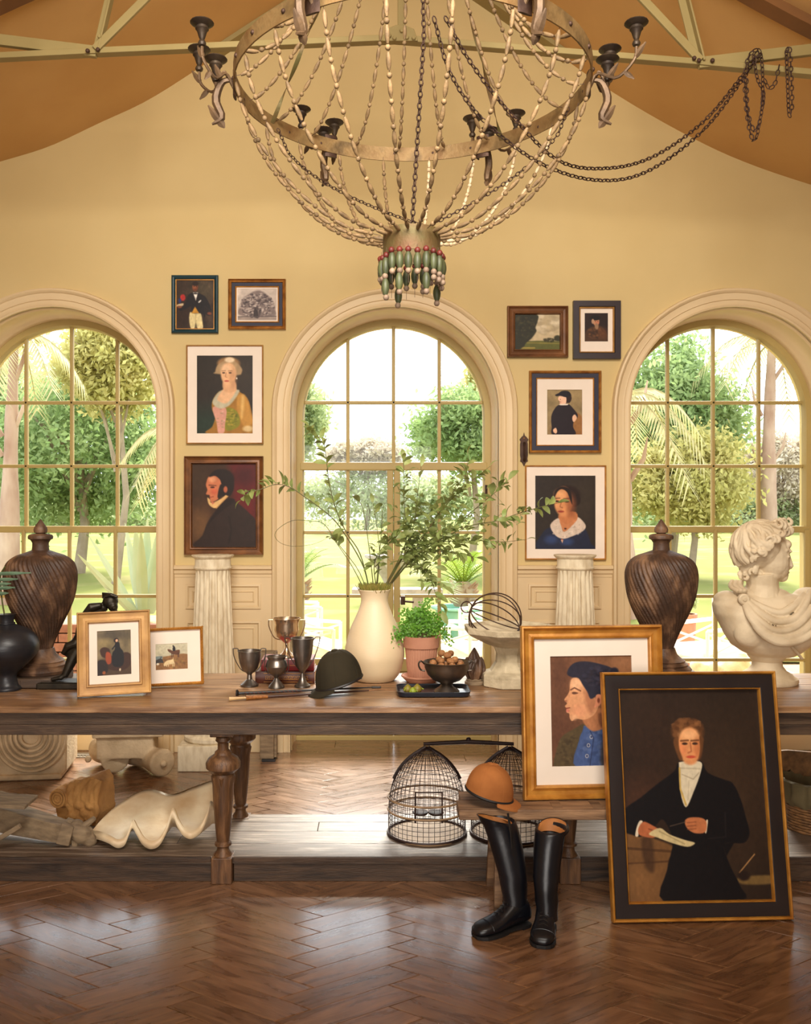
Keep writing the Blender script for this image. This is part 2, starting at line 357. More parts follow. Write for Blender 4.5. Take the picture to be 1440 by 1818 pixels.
for idx, (cy, cx, fam, poly) in enumerate(plank_list):
    rot = ang if fam == 0 else -ang
    ca, sa = math.cos(-rot), math.sin(-rot)
    loc = lambda p: ((p[0]-cx)*ca-(p[1]-cy)*sa, (p[0]-cx)*sa+(p[1]-cy)*ca)
    full = max(p[1] for p in poly) <= YB
    if idx < 285:
        if full and fam in plank_me: me = plank_me[fam]
        else:
            g = G(); plank_geo(g, [loc(p) for p in clip_y(poly, YB)]); me = g.mesh('plank', MT['floor'])
            b = bmesh.new(); b.from_mesh(me); bmesh.ops.recalc_face_normals(b, faces=b.faces); b.to_mesh(me); b.free()
            if full: plank_me[fam] = me
        o = obj_from_mesh('plank', me, floor, (cx, cy, 0), (0, 0, rot))
    else: plank_geo(rest, clip_y(poly, YB))
if rest.v: rest.build('planks_far', MT['floor'], floor, smooth=None, kind='stuff')
g = None
for r_, (y0, y1) in enumerate(((5.70, 5.86), (5.86, 6.02), (6.02, 6.20), (6.20, 6.40))):
    x = -3.0+0.37*r_
    while x < 3.2:
        g = G(); plank_geo(g, [(-0.8, (y0-y1)/2), (0.8, (y0-y1)/2), (0.8, (y1-y0)/2), (-0.8, (y1-y0)/2)])
        g.build('border_board', MT['floor'], floor, smooth=None, loc=(x+0.8, (y0+y1)/2, 0)); x += 1.6
# windows ----------------------------------------------------------
def arch_sweep(g, cx, zb, prof, zs=ZS, seg=32):
    path = [('l', zb), ('l', (zb+zs)/2)]+[('a', PI*i/seg) for i in range(seg+1)]+[('r', (zb+zs)/2), ('r', zb)]
    rr = []
    for k, v in path:
        ring = []
        for r, y in prof:
            if k == 'l': ring.append((cx-r, y, v))
            elif k == 'r': ring.append((cx+r, y, v))
            else: ring.append((cx-r*math.cos(v), y, zs+r*math.sin(v)))
        rr.append(ring)
    g.rings(rr, cap=False); return g
CAS = [(R_IN, 6.12), (R_IN, 6.075), (0.705, 6.070), (0.714, 6.078), (0.738, 6.076), (0.742, 6.068), (0.752, 6.070), (0.783, 6.064), (0.788, 6.052), (0.800, 6.044), (0.812, 6.048), (R_OUT, 6.062), (R_OUT, 6.12)]
JAMB = [(R_IN+0.006, 6.10), (R_IN, 6.09), (R_IN, 6.12), (0.688, 6.13), (0.688, 6.15), (R_IN, 6.16), (R_IN, 6.36), (0.688, 6.37), (0.684, 6.40), (0.684, 6.43), (0.71, 6.43), (0.71, 6.10)]
SASH = [(R_GL, 6.455), (R_GL+0.008, 6.43), (0.70, 6.43), (0.70, 6.52), (R_GL, 6.52)]
def outline(cx, zb):
    return [(cx-R_GL, zb), (cx+R_GL, zb)]+[(cx+R_GL*math.cos(PI*i/32), ZS+R_GL*math.sin(PI*i/32)) for i in range(33)]
def clip_poly(sub, clip):
    out = sub
    for i in range(len(clip)):
        a, b = clip[i], clip[(i+1) % len(clip)]; inp = out; out = []
        if math.hypot(b[0]-a[0], b[1]-a[1]) < 1e-9: out = inp; continue
        side = lambda p: (b[0]-a[0])*(p[1]-a[1])-(b[1]-a[1])*(p[0]-a[0])
        for j in range(len(inp)):
            p, q = inp[j], inp[(j+1) % len(inp)]; sp, sq = side(p), side(q)
            if sp >= 0: out.append(p)
            if (sp >= 0) != (sq >= 0):
                t = sp/(sp-sq); out.append((p[0]+t*(q[0]-p[0]), p[1]+t*(q[1]-p[1])))
        if not out: return []
    return out
def panes(win, cx, xs, zs, zb, y):
    ol = outline(cx, zb)
    for i in range(len(xs)-1):
        for j in range(len(zs)-1):
            p = clip_poly([(xs[i], zs[j]), (xs[i+1], zs[j]), (xs[i+1], zs[j+1]), (xs[i], zs[j+1])], ol)
            if len(p) < 3: continue
            G().prism(p, y, y+0.003).build('pane', MT['glass'], win, smooth=None)
def vbar(win, x, z0, z1, y, w=0.024, d=0.034, nm='muntin'):
    G().prism([(x-w/2, z0), (x+w/2, z0), (x+w/2, z1), (x-w/2, z1)], y-d/2, y+d/2).build(nm, MT['sash'], win, smooth=None, bevel=0.006)
def hbar(win, x0, x1, z, y, w=0.024, d=0.034, nm='muntin'):
    G().box(x0, x1, y-d/2, y+d/2, z-w/2, z+w/2).build(nm, MT['sash'], win, smooth=None, bevel=0.006)
def arc_top(cx, x): return ZS+math.sqrt(max(0, R_GL**2-(x-cx)**2))
ZU = 2.375
for wi, cx in enumerate(WX):
    mid = wi == 1
    win = bpy.data.objects.new('door_1' if mid else 'window_%d' % (1 if wi == 0 else 2), None); COL.objects.link(win); win['kind'] = 'structure'
    arch_sweep(G(), cx, 0.0, CAS).build('casing', MT['trim'], win, smooth=50)
    arch_sweep(G(), cx, 0.0, JAMB).build('jamb', MT['trim'], win, smooth=50)
    arch_sweep(G(), cx, 0.04, SASH).build('sash_frame', MT['sash'], win, smooth=50)
    q = 0.3235
    if mid:
        zr = 1.923
        panes(win, cx, [cx-R_GL, cx-q, cx, cx+q, cx+R_GL], [zr, ZU, 3.0], 0.05, 6.475)
        for x in (cx-q, cx, cx+q): vbar(win, x, zr, arc_top(cx, x)+0.01, YG)
        hbar(win, cx-R_GL, cx+R_GL, ZU, YG)
        hbar(win, cx-0.66, cx+0.66, zr, 6.46, 0.056, 0.07, 'transom_rail')
        for s in (-1, 1):
            x0, x1 = (cx-R_GL, cx-0.044) if s < 0 else (cx+0.044, cx+R_GL)
            vbar(win, cx+s*0.024, 0.03, 1.90, 6.46, 0.044, 0.05, 'meeting_stile')
            for z in (1.456, 1.005): hbar(win, x0, x1, z, YG)
            vbar(win, cx+s*q, 0.56, 1.90, YG)
            panes(win, cx, [x0, cx+s*q, x1] if s > 0 else [x0, cx-q, x1], [0.56, 1.005, 1.456, zr-0.02], 0.05, 6.475)
            hbar(win, x0-0.02, x1+0.02, 0.52, 6.46, 0.09, 0.05, 'lock_rail')
            G().box(x0, x1, 6.455, 6.475, 0.16, 0.48).build('kick_panel', MT['sash'], win, smooth=None, bevel=0.01)
            hbar(win, x0-0.02, x1+0.02, 0.09, 6.46, 0.14, 0.05, 'bottom_rail')
        g = G(); g.box(0, 0.03, -0.05, 0, -0.03, 0.03); g.tube([(0.015, -0.04, 0), (0.03, -0.06, -0.005), (0.09, -0.06, -0.01)], 0.008)
        g.build('door_handle', MT['iron'], win, loc=(cx+0.05, 6.44, 0.98))
        for hz in (1.75,):
            G().tube([(cx+0.652, 6.425, hz-0.04), (cx+0.652, 6.425, hz+0.04)], 0.009).build('hinge', MT['iron'], win)
        G().box(cx-0.70, cx+0.70, 6.40, 6.62, -0.01, 0.03).build('threshold', MT['sash'], win, smooth=None, bevel=0.006)
    else:
        zr = 1.478
        panes(win, cx, [cx-R_GL, cx-q, cx, cx+q, cx+R_GL], [zr, 1.925, ZU, 3.0], 0.2, 6.485)
        for x in (cx-q, cx, cx+q): vbar(win, x, zr, arc_top(cx, x)+0.01, 6.48)
        for z in (ZU, 1.925): hbar(win, cx-R_GL, cx+R_GL, z, 6.48)
        hbar(win, cx-0.665, cx+0.665, zr, 6.455, 0.046, 0.06, 'meeting_rail')
        for s in (-1, 1): vbar(win, cx+s*0.645, 0.14, zr, 6.435, 0.04, 0.04, 'lower_stile')
        for x in (cx-q, cx, cx+q): vbar(win, x, 0.2, zr, 6.43)
        for z in (1.008, 0.56): hbar(win, cx-R_GL, cx+R_GL, z, 6.43)
        panes(win, cx, [cx-R_GL, cx-q, cx, cx+q, cx+R_GL], [0.22, 0.56, 1.008, zr-0.02], 0.2, 6.435)
        hbar(win, cx-0.665, cx+0.665, 0.18, 6.435, 0.10, 0.05, 'bottom_rail')
        G().box(cx-0.70, cx+0.70, 6.11, 6.60, 0.0, 0.13).build('window_sill', MT['trim'], win, smooth=None, bevel=0.01)
# wainscot -----------------------------------------------------------
tn = 0
for x0, x1 in ((WX[0]+R_OUT, WX[1]-R_OUT), (WX[1]+R_OUT, WX[2]-R_OUT)):
    tn += 1
    tr = bpy.data.objects.new('trim_%d' % tn, None); COL.objects.link(tr); tr['kind'] = 'structure'
    prof = [(6.11, 1.245), (6.06, 1.245), (6.048, 1.235), (6.048, 1.222), (6.066, 1.212), (6.07, 1.19), (6.080, 1.185), (6.082, 1.165), (6.11, 1.16)]
    g = G(); g.rings([[(x, y, z) for y, z in prof] for x in (x0, x1)]); g.build('chair_rail', MT['trim'], tr, smooth=30)
    g = G().box(x0, x1, 6.086, 6.11, 0.0, 1.17); g.build('dado_panel', MT['trim'], tr, smooth=None)
    pp = [(0, 6.087), (0, 6.074), (0.012, 6.071), (0.022, 6.084), (0.040, 6.086), (0.05, 6.079), (0.055, 6.087)]
    for z0, z1 in ((0.955, 1.118), (0.26, 0.873)):
        G().rect_ring(x0+0.075, x1-0.075, z0, z1, pp).build('panel_moulding', MT['trim'], tr, smooth=30)
    G().box(x0, x1, 6.068, 6.10, 0, 0.19).build('baseboard', MT['trim'], tr, smooth=None, bevel=0.006)
# gable rafters and the truss ------------------------------------------
def square_bar(p, q, w, h, m, parent, name):
    a, b = Vector(p), Vector(q); d = b-a; L_ = d.length
    rot = Matrix((d.normalized(), Vector((0, 1, 0)), d.normalized().cross(Vector((0, 1, 0))))).transposed()
    g = G().box(-L_/2, L_/2, -w/2, w/2, -h/2, h/2, rot.to_4x4()); g.v = [tuple(Vector(v)+(a+b)/2) for v in g.v]
    return g.build(name, m, parent, smooth=None, bevel=0.003)
g = G(); pts = [p for p in ceil_prof if -1.12 < p[0] < 1.35]
g.rings([[(x, 5.98, z+0.02), (x, 5.98, z-0.035), (x, YW+0.01, z-0.035), (x, YW+0.01, z+0.02)] for x, z in pts])
struct(g.build('trim_3', MT['truss'], smooth=30))
trs = thing('roof_truss', 'pale olive painted metal roof truss below the cloth ceiling', 'truss', (0.09, 4.6, 3.97))
def tl(px, py, Y=4.6): return at(px, py, Y)-Vector((0.09, 4.6, 3.97))
JL, JR = (172, 93), (1240, 113)
ends = [((-160, 110), JL), (JL, (700, 70)), ((700, 70), JR), (JR, (1600, 146))]
for a, b in ends:
    square_bar(tl(*a), tl(*b), 0.05, 0.030, MT['truss'], trs, 'tie_rod')
    square_bar(tl(*a)+Vector((0, 0.018, 0.018)), tl(*b)+Vector((0, 0.018, 0.018)), 0.012, 0.03, MT['truss'], trs, 'tie_flange')
for a, b, w_ in ((JL, (-160, 52), 0.045), (JR, (1600, 70), 0.045)): square_bar(tl(*a), tl(*b), 0.03, 0.055, MT['truss'], trs, 'brace')
for a, b in ((JL, (216, -95)), (JR, (1192, -80))):
    square_bar(tl(*a), tl(*b), 0.012, 0.045, MT['truss'], trs, 'strut')
    square_bar(tl(*a)+Vector((0.018, -0.02, 0)), tl(*b)+Vector((0.018, -0.02, 0)), 0.045, 0.010, MT['truss'], trs, 'strut_flange')
for a, b in ((JL, (340, -75)), (JR, (1040, -100))): square_bar(tl(*a)+Vector((0, -0.03, 0)), tl(*b)+Vector((0, -0.03, 0)), 0.02, 0.04, MT['truss'], trs, 'strut')
square_bar(tl(713, 75), tl(713, -160), 0.03, 0.04, MT['truss'], trs, 'king_post')
g = G().prism([(-0.09, -0.03), (0.09, -0.03), (0.07, 0.03), (0.02, 0.05), (-0.02, 0.05), (-0.07, 0.03)], -0.035, -0.028)
gp = g.build('gusset_plate', MT['truss'], trs, smooth=None, loc=tl(710, 68), bevel=0.003)
for px, py in ((691, 71), (700, 75), (713, 62), (722, 74), (734, 75), (160, 97), (178, 95), (181, 72), (1228, 110), (1236, 114), (1260, 114)):
    p = tl(px, py); G().lathe([(0.0, 0.012), (0.008, 0.011), (0.011, 0.006), (0.011, 0)], 8, M=RX(PI/2)).build('bolt', MT['iron'] if py > 90 else MT['truss'], trs, loc=p+Vector((0, -0.036, 0)))
pts = [p for p in ceil_prof if p[0] < 4.5]
g = G(); g.rings([[(x-0.09, -0.06, z-3.97+0.01), (x-0.09, -0.06, z-3.97-0.05), (x-0.09, 0.04, z-3.97-0.05), (x-0.09, 0.04, z-3.97+0.01)] for x, z in pts])
g.build('rafter', MT['rafter'], trs, smooth=40)
# ------------------------------------------------------------------ outdoors
GZ = -0.16
MT['lawn'] = mat('lawn', (120, 118, 68), (146, 136, 88), 0.6, rough=0.95, spec=0.05, bump=0.4, bscale=14, c3=(116, 120, 62))
MT['gravel'] = mat('gravel', (176, 150, 116), (156, 130, 98), 3, rough=0.95, spec=0.05, bump=0.4, bscale=40)
MT['foli_g'] = mat('foliage_green', (126, 152, 92), (170, 186, 130), 1.2, rough=0.7, spec=0.2, trans=0.5)
MT['foli_y'] = mat('foliage_yellow', (182, 178, 106), (208, 196, 132), 1.2, rough=0.7, spec=0.2, trans=0.5)
MT['foli_haze'] = mat('foliage_hazed', (186, 174, 150), (202, 186, 166), 0.6, rough=0.8, spec=0.1, trans=0.3)  # distance haze is mixed into the far trees' leaf colour
MT['foli_m'] = mat('foliage_mid', (152, 168, 116), (188, 194, 146), 1.0, rough=0.7, spec=0.2, trans=0.5)
MT['bark'] = mat('palm_bark', (186, 160, 138), (140, 106, 86), 3, (1, 1, 0.4), rough=0.9, bump=0.4, bscale=10)
MT['darkbark'] = mat('tree_bark', (160, 142, 118), (132, 116, 96), 4, rough=0.9)
MT['frond'] = mat('palm_frond', (168, 160, 108), (190, 178, 130), 6, rough=0.6, trans=0.35)
MT['cycad'] = mat('cycad_leaf', (140, 158, 56), (112, 140, 52), 6, rough=0.5, trans=0.35)
MT['agave'] = mat('agave_leaf', (158, 172, 150), (128, 148, 116), 3, (1, 1, .4), rough=0.5)
MT['brick'] = mat('planter_brick', (136, 92, 76), (112, 72, 60), 20, rough=0.9)
MT['white'] = mat('white_metal', (232, 222, 210), (222, 210, 196), 6, rough=0.5)
MT['cushion'] = mat('white_cushion', (240, 234, 226), (232, 224, 214), 8, rough=0.9)
MT['potteal'] = mat('teal_glaze', (150, 200, 180), (120, 180, 164), 6, rough=0.3)
MT['grey'] = mat('weathered_stone', (176, 164, 152), (150, 140, 130), 12, rough=0.9, bump=0.3)
g = G(); NX, NYY = 30, 40
for j in range(NYY+1):
    y = 10.6+(95-10.6)*(j/NYY)**2
    for i in range(NX+1):
        x = (i/NX-0.5)*(20+y*1.6); g.v.append((x, y, GZ+0.012*max(0, y-12)+0.03*math.sin(x*0.7+y*0.5)))
g.f = [(j*(NX+1)+i, j*(NX+1)+i+1, (j+1)*(NX+1)+i+1, (j+1)*(NX+1)+i) for j in range(NYY) for i in range(NX)]
struct(g.build('lawn', MT['lawn'], smooth=180, fixn=False))
struct(G().box(-16, 16, 6.59, 10.8, GZ-0.1, GZ-0.01).build('patio', MT['gravel'], smooth=None))
def gz(y): return GZ+0.012*max(0, y-12)
def leaf_cloud(name, c, r, n, size, m, parent, clumps=26, seed=1, flat=0.35):
    rng = np.random.RandomState(seed)
    d = rng.normal(size=(clumps, 3)); d /= np.linalg.norm(d, axis=1)[:, None]
    cc = d*(rng.uniform(0.25, 1.0, clumps)**0.5)[:, None]*0.86
    k = rng.randint(0, clumps, n)
    p = (cc[k]+rng.normal(size=(n, 3))*0.15)*np.array(r)+np.array(c)
    a = rng.normal(size=(n, 3)); a /= np.linalg.norm(a, axis=1)[:, None]
    b = np.cross(a, rng.normal(size=(n, 3))); b /= np.linalg.norm(b, axis=1)[:, None]
    s = size*rng.uniform(0.6, 1.4, n)[:, None]
    v = np.stack([p-a*s, p-b*s*0.45, p+a*s, p+b*s*0.45], 1).reshape(-1, 3)
    me = bpy.data.meshes.new(name); f = np.arange(n*4).reshape(-1, 4)
    me.from_pydata(v.tolist(), [], f.tolist()); me.materials.append(m)
    return obj_from_mesh(name, me, parent)
def tree(label, px, py, Y, rx, ry, n, size, m, seed, cat='tree', name='garden_tree', grp='trees beyond the windows'):
    c = at(px, py, Y); k = Y/FOC; base = (c.x, Y, gz(Y))
    t = thing(name, label, cat, base, group=grp)
    h = c.z-base[2]
    leaf_cloud('foliage', (0, 0, h), (rx*k, min(rx*k, 3.5), ry*k), int(n*3.4), size*0.5, m, t, seed=seed, clumps=60)
    g = G(); rng = random.Random(seed)
    tr_ = max(0.04, rx*k*0.05)
    g.tube([(0, 0, -0.05), (0.05*h, 0.0, h*0.4), (0, 0, h)], [tr_*1.3, tr_, tr_*0.5], 8)
    for i in range(7):
        a = rng.uniform(0, 2*PI); e = rng.uniform(0.2, 0.9)
        g.tube([(0, 0, h*rng.uniform(0.5, 0.9)), (math.cos(a)*rx*k*0.4, math.sin(a)*1.0, h+ry*k*e*0.3), (math.cos(a)*rx*k*0.7, math.sin(a)*1.8, h+ry*k*e*0.7)], [tr_*0.5, tr_*0.3, tr_*0.1], 5)
    g.build('trunk', MT['darkbark'], t)
    return t
tree('big green tree filling the middle of the left arched window', 140, 800, 24, 175, 150, 7000, 0.17, MT['foli_g'], 1)
tree('yellow green tree crown at the top of the left arched window', 205, 650, 21, 120, 90, 4200, 0.16, MT['foli_y'], 2)
tree('loose mid green tree at the left edge of the left arched window', 20, 760, 27, 110, 160, 4200, 0.18, MT['foli_m'], 3)
tree('slim green tree at the left edge of the glazed door', 512, 740, 26, 75, 105, 3200, 0.17, MT['foli_m'], 4)
tree('round leafy tree at the right side of the glazed door', 835, 770, 25, 115, 85, 5200, 0.16, MT['foli_g'], 5)
tree('thin yellowing tree at the upper right edge of the glazed door', 862, 665, 27, 42, 62, 900, 0.17, MT['foli_y'], 6)
tree('dense green tree in the left half of the right arched window', 1190, 760, 24, 130, 165, 6800, 0.17, MT['foli_g'], 7)
tree('yellow green tree low in the right arched window', 1225, 850, 22, 120, 95, 4200, 0.15, MT['foli_y'], 8)
for i, (px, py, rx, ry, m_, lab) in enumerate(((650, 812, 70, 34, 'foli_haze', 'pale far tree on the skyline behind the glazed door'), (1390, 840, 90, 70, 'foli_haze', 'pale far tree beside the white palm trunk'), (700, 888, 210, 66, 'foli_m', 'broad hedge of trees behind the glazed door'), (100, 910, 240, 40, 'foli_m', 'low hedge of bushes across the lawn in left window'), (1290, 915, 240, 46, 'foli_m', 'low hedge of bushes across the lawn in right window'))):
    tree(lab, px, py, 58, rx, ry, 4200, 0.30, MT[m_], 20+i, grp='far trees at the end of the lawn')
def palm(label, px, y0, ytop, Y, r, dirs, L_, seed, lean=0):
    b = at(px, 950, Y); zt = zat(ytop, Y); t = thing('palm_tree', label, 'palm', (b.x, Y, gz(Y)), group='palms on the lawn')
    h = zt-gz(Y); g = G(); rng = random.Random(seed)
    pts = [(lean*h*(i/10)**2, 0, h*i/10-0.05) for i in range(11)]
    g.tube(pts, [r*(1.5-1.0*i/10)*rng.uniform(0.9, 1.1) for i in range(11)], 12); g.build('trunk', MT['bark'], t, smooth=60)
    for i in range(4):
        z = h*rng.uniform(0.45, 0.9); s = rng.choice((-1, 1)); g = G(); g.tube([(s*r*0.8, 0, z), (s*r*2.0, -0.1, z+0.35), (s*r*2.4, -0.1, z+0.7)], [0.05, 0.04, 0.01], 5); g.build('frond_stub', MT['bark'], t)
    for i in range(dirs):
        a = 2*PI*i/dirs+rng.uniform(-.2, .2); up = rng.uniform(0.1, 0.8); g = G()
        P = [Vector((lean*h, 0, h))]
        for k in range(1, 9):
            q = k/8; P.append(Vector((lean*h+math.cos(a)*L_*q, math.sin(a)*L_*q, h+L_*(up*q-1.25*q*q))))
        g.tube(P, [0.025*(1-0.8*k/8) for k in range(9)], 4)
        for k in range(2, 9):
            d = (P[k]-P[k-1]).normalized(); sd = d.cross(Vector((0, 0, 1))).normalized()
            for s in (-1, 1):
                for j in range(3):
                    o_ = P[k]-(P[k]-P[k-1])*(j/3); tip = o_+sd*s*0.45*L_/2+d*0.35*L_/2-Vector((0, 0, 0.35*L_/2)); w = d*0.03
                    g.add([o_-w, o_+w, tip], [(0, 1, 2)])
        g.build('frond', MT['frond'], t, smooth=None, fixn=False)
palm('whitish palm trunk with drooping fronds behind the left window edge', 16, 940, 600, 17, 0.15, 8, 1.25, 3, 0.02)
palm('tall whitish palm trunk with thin top in the right window', 1362, 940, 610, 22, 0.17, 8, 1.8, 5, 0.02)
palm('short yellow palm with hanging fronds behind the right window edge', 1105, 940, 705, 15, 0.16, 11, 1.3, 9)
palm('short yellow palm with hanging fronds beside the right jamb of left window', 322, 940, 770, 15, 0.15, 9, 0.95, 10)
def blade(g, base, tip, w, sag=0.0, th=0.012, n=8, up=Vector((0, 0, 1))):
    b, t = Vector(base), Vector(tip); d = (t-b); sd = d.cross(Vector((0, 1, 0.0))); sd = sd.normalized() if sd.length > 1e-6 else Vector((1, 0, 0))
    nn = sd.cross(d).normalized(); rr = []
    for i in range(n+1):
        q = i/n; c = b+d*q-Vector((0, 0, sag*q*q)); ww = w*(0.55+0.9*q-1.44*q*q) if q < 0.98 else 0.003
        rr.append([c+sd*ww, c+nn*(-0.35*ww)-nn*th*(1-q), c-sd*ww, c+nn*(-0.35*ww)+nn*th*0.3])
    g.rings(rr); return g
YA = 8.6
ag = thing('agave', 'large grey green agave growing in brick planter outside left window', 'plant', (xat(255, YA), YA, zat(1088, YA)))
for (tx, ty, w, dy) in ((138, 980, .045, -.3), (158, 948, .04, .2), (222, 925, .05, .3), (240, 928, .075, 0), (262, 915, .07, .2), (285, 920, .06, -.1), (310, 930, .06, 0), (330, 960, .05, .2), (185, 1040, .04, -.2), (250, 935, .06, -.3)):
    tp = at(tx, ty, YA+dy)-Vector(ag.location)
    blade(G(), (tp.x*0.15, dy*0.2, 0), tp, w*1.3, 0.02).build('leaf', MT['agave'], ag, smooth=50)
pl = thing('brick_planter', 'red brick planter under the agave outside left window', 'planter', (xat(258, YA), YA, GZ-0.01))
hb_ = zat(1088, YA)-GZ
for row in range(int(hb_/0.085)):
    for i in range(9):
        G().box(-0.10, 0.10, -0.05, 0.05, 0, 0.075).build('brick', MT['brick'], pl, smooth=None, loc=(-0.9+0.21*i+0.1*(row % 2), -0.32, row*0.085), bevel=0.006)
G().box(-0.98, 0.98, -0.27, 0.5, 0, row*0.085+0.06).build('core', MT['gravel'], pl, smooth=None)
def cycad(label, px, py, Y, L_, pot, seed, grp='cycads by the patio'):
    t = thing('cycad', label, 'plant', (xat(px, Y), Y, zat(py, Y)-0.28), group=grp); rng = random.Random(seed)
    g = G().lathe([(0.12, 0), (0.17, 0.1), (0.16, 0.25), (0.08, 0.34)], 12); g.build('trunk', MT['darkbark'], t)
    g = G()
    for i in range(60):
        a = rng.uniform(0, 2*PI); z = rng.uniform(0.02, 0.3); g.tube([(0.14*math.cos(a), 0.14*math.sin(a), z), (0.22*math.cos(a), 0.22*math.sin(a), z+0.07)], [0.02, 0.004], 4)
    g.build('leaf_bases', MT['bark'], t, kind='stuff')
    for i in range(17):
        a = 2*PI*i/17+rng.uniform(-.15, .15); el = rng.uniform(0.25, 1.3); g = G(); P = []
        for k in range(8):
            q = k/7; P.append(Vector((math.cos(a)*math.cos(el)*L_*q, math.sin(a)*math.cos(el)*L_*q, 0.28+L_*(math.sin(el)*q-0.45*q*q))))
        g.tube(P, [0.012*(1-.7*k/7) for k in range(8)], 4)
        for k in range(1, 8):
            d = (P[k]-P[k-1]).normalized(); sd = d.cross(Vector((0, 0, 1))); sd = sd.normalized() if sd.length > 0.01 else Vector((1, 0, 0))
            for s in (-1, 1):
                for j in range(3):
                    o_ = P[k]-(P[k]-P[k-1])*(j/3); g.add([o_-d*0.012, o_+d*0.012, o_+sd*s*0.14+d*0.1], [(0, 1, 2)])
        g.build('frond', MT['cycad'], t, smooth=None, fixn=False)
    if pot:
        p = thing('glazed_pot', 'pale teal glazed pot holding the spiky cycad on patio', 'pot', (xat(px, Y), Y, GZ)); h = t.location.z-GZ-0.002
        G().lathe([(0.0, 0), (0.25, 0), (0.34, h*0.4), (0.38, h*0.9), (0.42, h*0.93), (0.42, h), (0.36, h), (0.34, h-0.06), (0, h-0.06)], 24).build('body', MT['potteal'], p)
        G().lathe([(0.421, h*0.93), (0.44, h*0.95), (0.44, h-0.002), (0.421, h-0.002)], 24, cap=False).build('rim', MT['potteal'], p)
cycad('spiky cycad with yellow green fronds in a teal glazed pot', 822, 1040, 12.5, 0.95, True, 4)
cycad('bushy cycad on the lawn behind the left door leaf', 528, 1035, 13.5, 1.1, False, 5)
# stone bench and bird bath outside
YBN = 12.6
sb = thing('stone_bench', 'weathered stone bench slab on carved legs behind the cream vase', 'bench', (xat(705, YBN), YBN, GZ))
zt = zat(1044, YBN)-GZ
G().box(-0.62, 0.62, -0.2, 0.2, zt-0.07, zt).build('slab', MT['grey'], sb, smooth=None, bevel=0.015)
for px in (658, 742):
    G().lathe([(0.10, 0), (0.14, 0.0), (0.14, 0.06), (0.09, 0.1), (0.11, 0.22), (0.10, zt-0.12), (0.13, zt-0.07)], 4).build('leg', MT['grey'], sb, smooth=None, loc=(xat(px, YBN)-sb.location.x, 0, 0), rot=(0, 0, PI/4))
YBB = 17
bb = thing('garden_urn', 'grey stone garden urn standing on the lawn behind the vase', 'urn', (xat(692, YBB), YBB, gz(YBB)-0.02)); hh = zat(985, YBB)-bb.location.z
G().lathe([(0.28, 0), (0.28, 0.1), (0.14, 0.16), (0.11, hh*0.45), (0.16, hh*0.55), (0.30, hh*0.8), (0.40, hh*0.92)], 20).build('body', MT['grey'], bb)
G().lathe([(0.40, hh*0.92), (0.47, hh*0.94), (0.47, hh), (0.40, hh), (0.36, hh*0.95)], 20, cap=False).build('rim', MT['grey'], bb)
# patio chairs
def chair(label, px, Y, rz, seat_py):
    zs_ = zat(seat_py, Y)-GZ
    t = thing('patio_chair', label, 'chair', (xat(px, Y), Y, GZ-0.01), (0, 0, rz), 'white lattice patio chairs'); w, d = 0.30, 0.30
    for sx in (-1, 1):
        for sy in (-1, 1): G().tube([(sx*w, sy*d, 0), (sx*w, sy*d, zs_+(0.22 if sy < 0 else 0.48))], 0.018, 6).build('leg', MT['white'], t)
        G().tube([(sx*w, -d, zs_+0.22), (sx*w, d, zs_+0.25)], 0.02, 6).build('armrest', MT['white'], t)
        g = G(); g.tube([(sx*w, -d, zs_+0.20), (sx*w, d, zs_+0.0)], 0.012, 5); g.tube([(sx*w, d, zs_+0.20), (sx*w, -d, zs_+0.0)], 0.012, 5); g.build('side_lattice', MT['white'], t)
    g = G(); g.tube([(-w, d, zs_+0.48), (w, d, zs_+0.48)], 0.02, 6); g.tube([(-w, d, zs_+0.38), (w, d, zs_+0.38)], 0.014, 6); g.build('back_rail', MT['white'], t)
    g = G(); g.tube([(-w, d, zs_+0.38), (w, d, zs_)], 0.014, 5); g.tube([(w, d, zs_+0.38), (-w, d, zs_)], 0.014, 5); g.build('back_lattice', MT['white'], t)
    G().box(-w, w, -d, d, zs_-0.10, zs_-0.06).build('seat_frame', MT['white'], t, smooth=None, bevel=0.01)
    G().box(-w+.02, w-.02, -d-.02, d-.03, zs_-0.06, zs_+0.05).build('cushion', MT['cushion'], t, smooth=60, bevel=0.03)
chair('white patio chair nearest the left door edge, beside the silver cup', 545, 9.0, 1.5, 1148)
chair('white patio chair set back behind the other, near the left door edge', 520, 10.2, 1.7, 1108)
chair('white patio chair behind the terracotta pot', 815, 9.0, -2.2, 1150)
chair('white patio chair beside the teal pot, right door leaf', 868, 10.0, -1.6, 1120)
chair('white patio chair between the spiral urn and the bust outside', 1262, 8.6, -1.2, 1152)
tp = thing('terracotta_planter', 'small terracotta planter outside between the spiral urn and bust', 'pot', (xat(1216, 10.4), 10.4, GZ-0.01))
G().lathe([(0.14, 0), (0.2, 0.5), (0.2, 0.62)], 16).build('body', MT['terra'], tp); G().lathe([(0.2, 0.58), (0.23, 0.58), (0.23, 0.68), (0.19, 0.68)], 16, cap=False).build('rim', MT['terra'], tp)
leaf_cloud('shrub_leaves', (0, 0, 0.85), (0.25, 0.25, 0.25), 500, 0.05, MT['foli_m'], tp, 12, 77)
tp.scale = (0.6, 0.6, 0.9)
rk = thing('carved_stone', 'pale carved stone heads lying outside beneath the right window', 'sculpture', (xat(1290, 7.3), 7.3, GZ-0.01))
hz = zat(1196, 7.3)-GZ
G().box(-0.6, 0.6, -0.2, 0.3, 0, hz).build('block', MT['grey'], rk, smooth=None, bevel=0.02)
g = G()
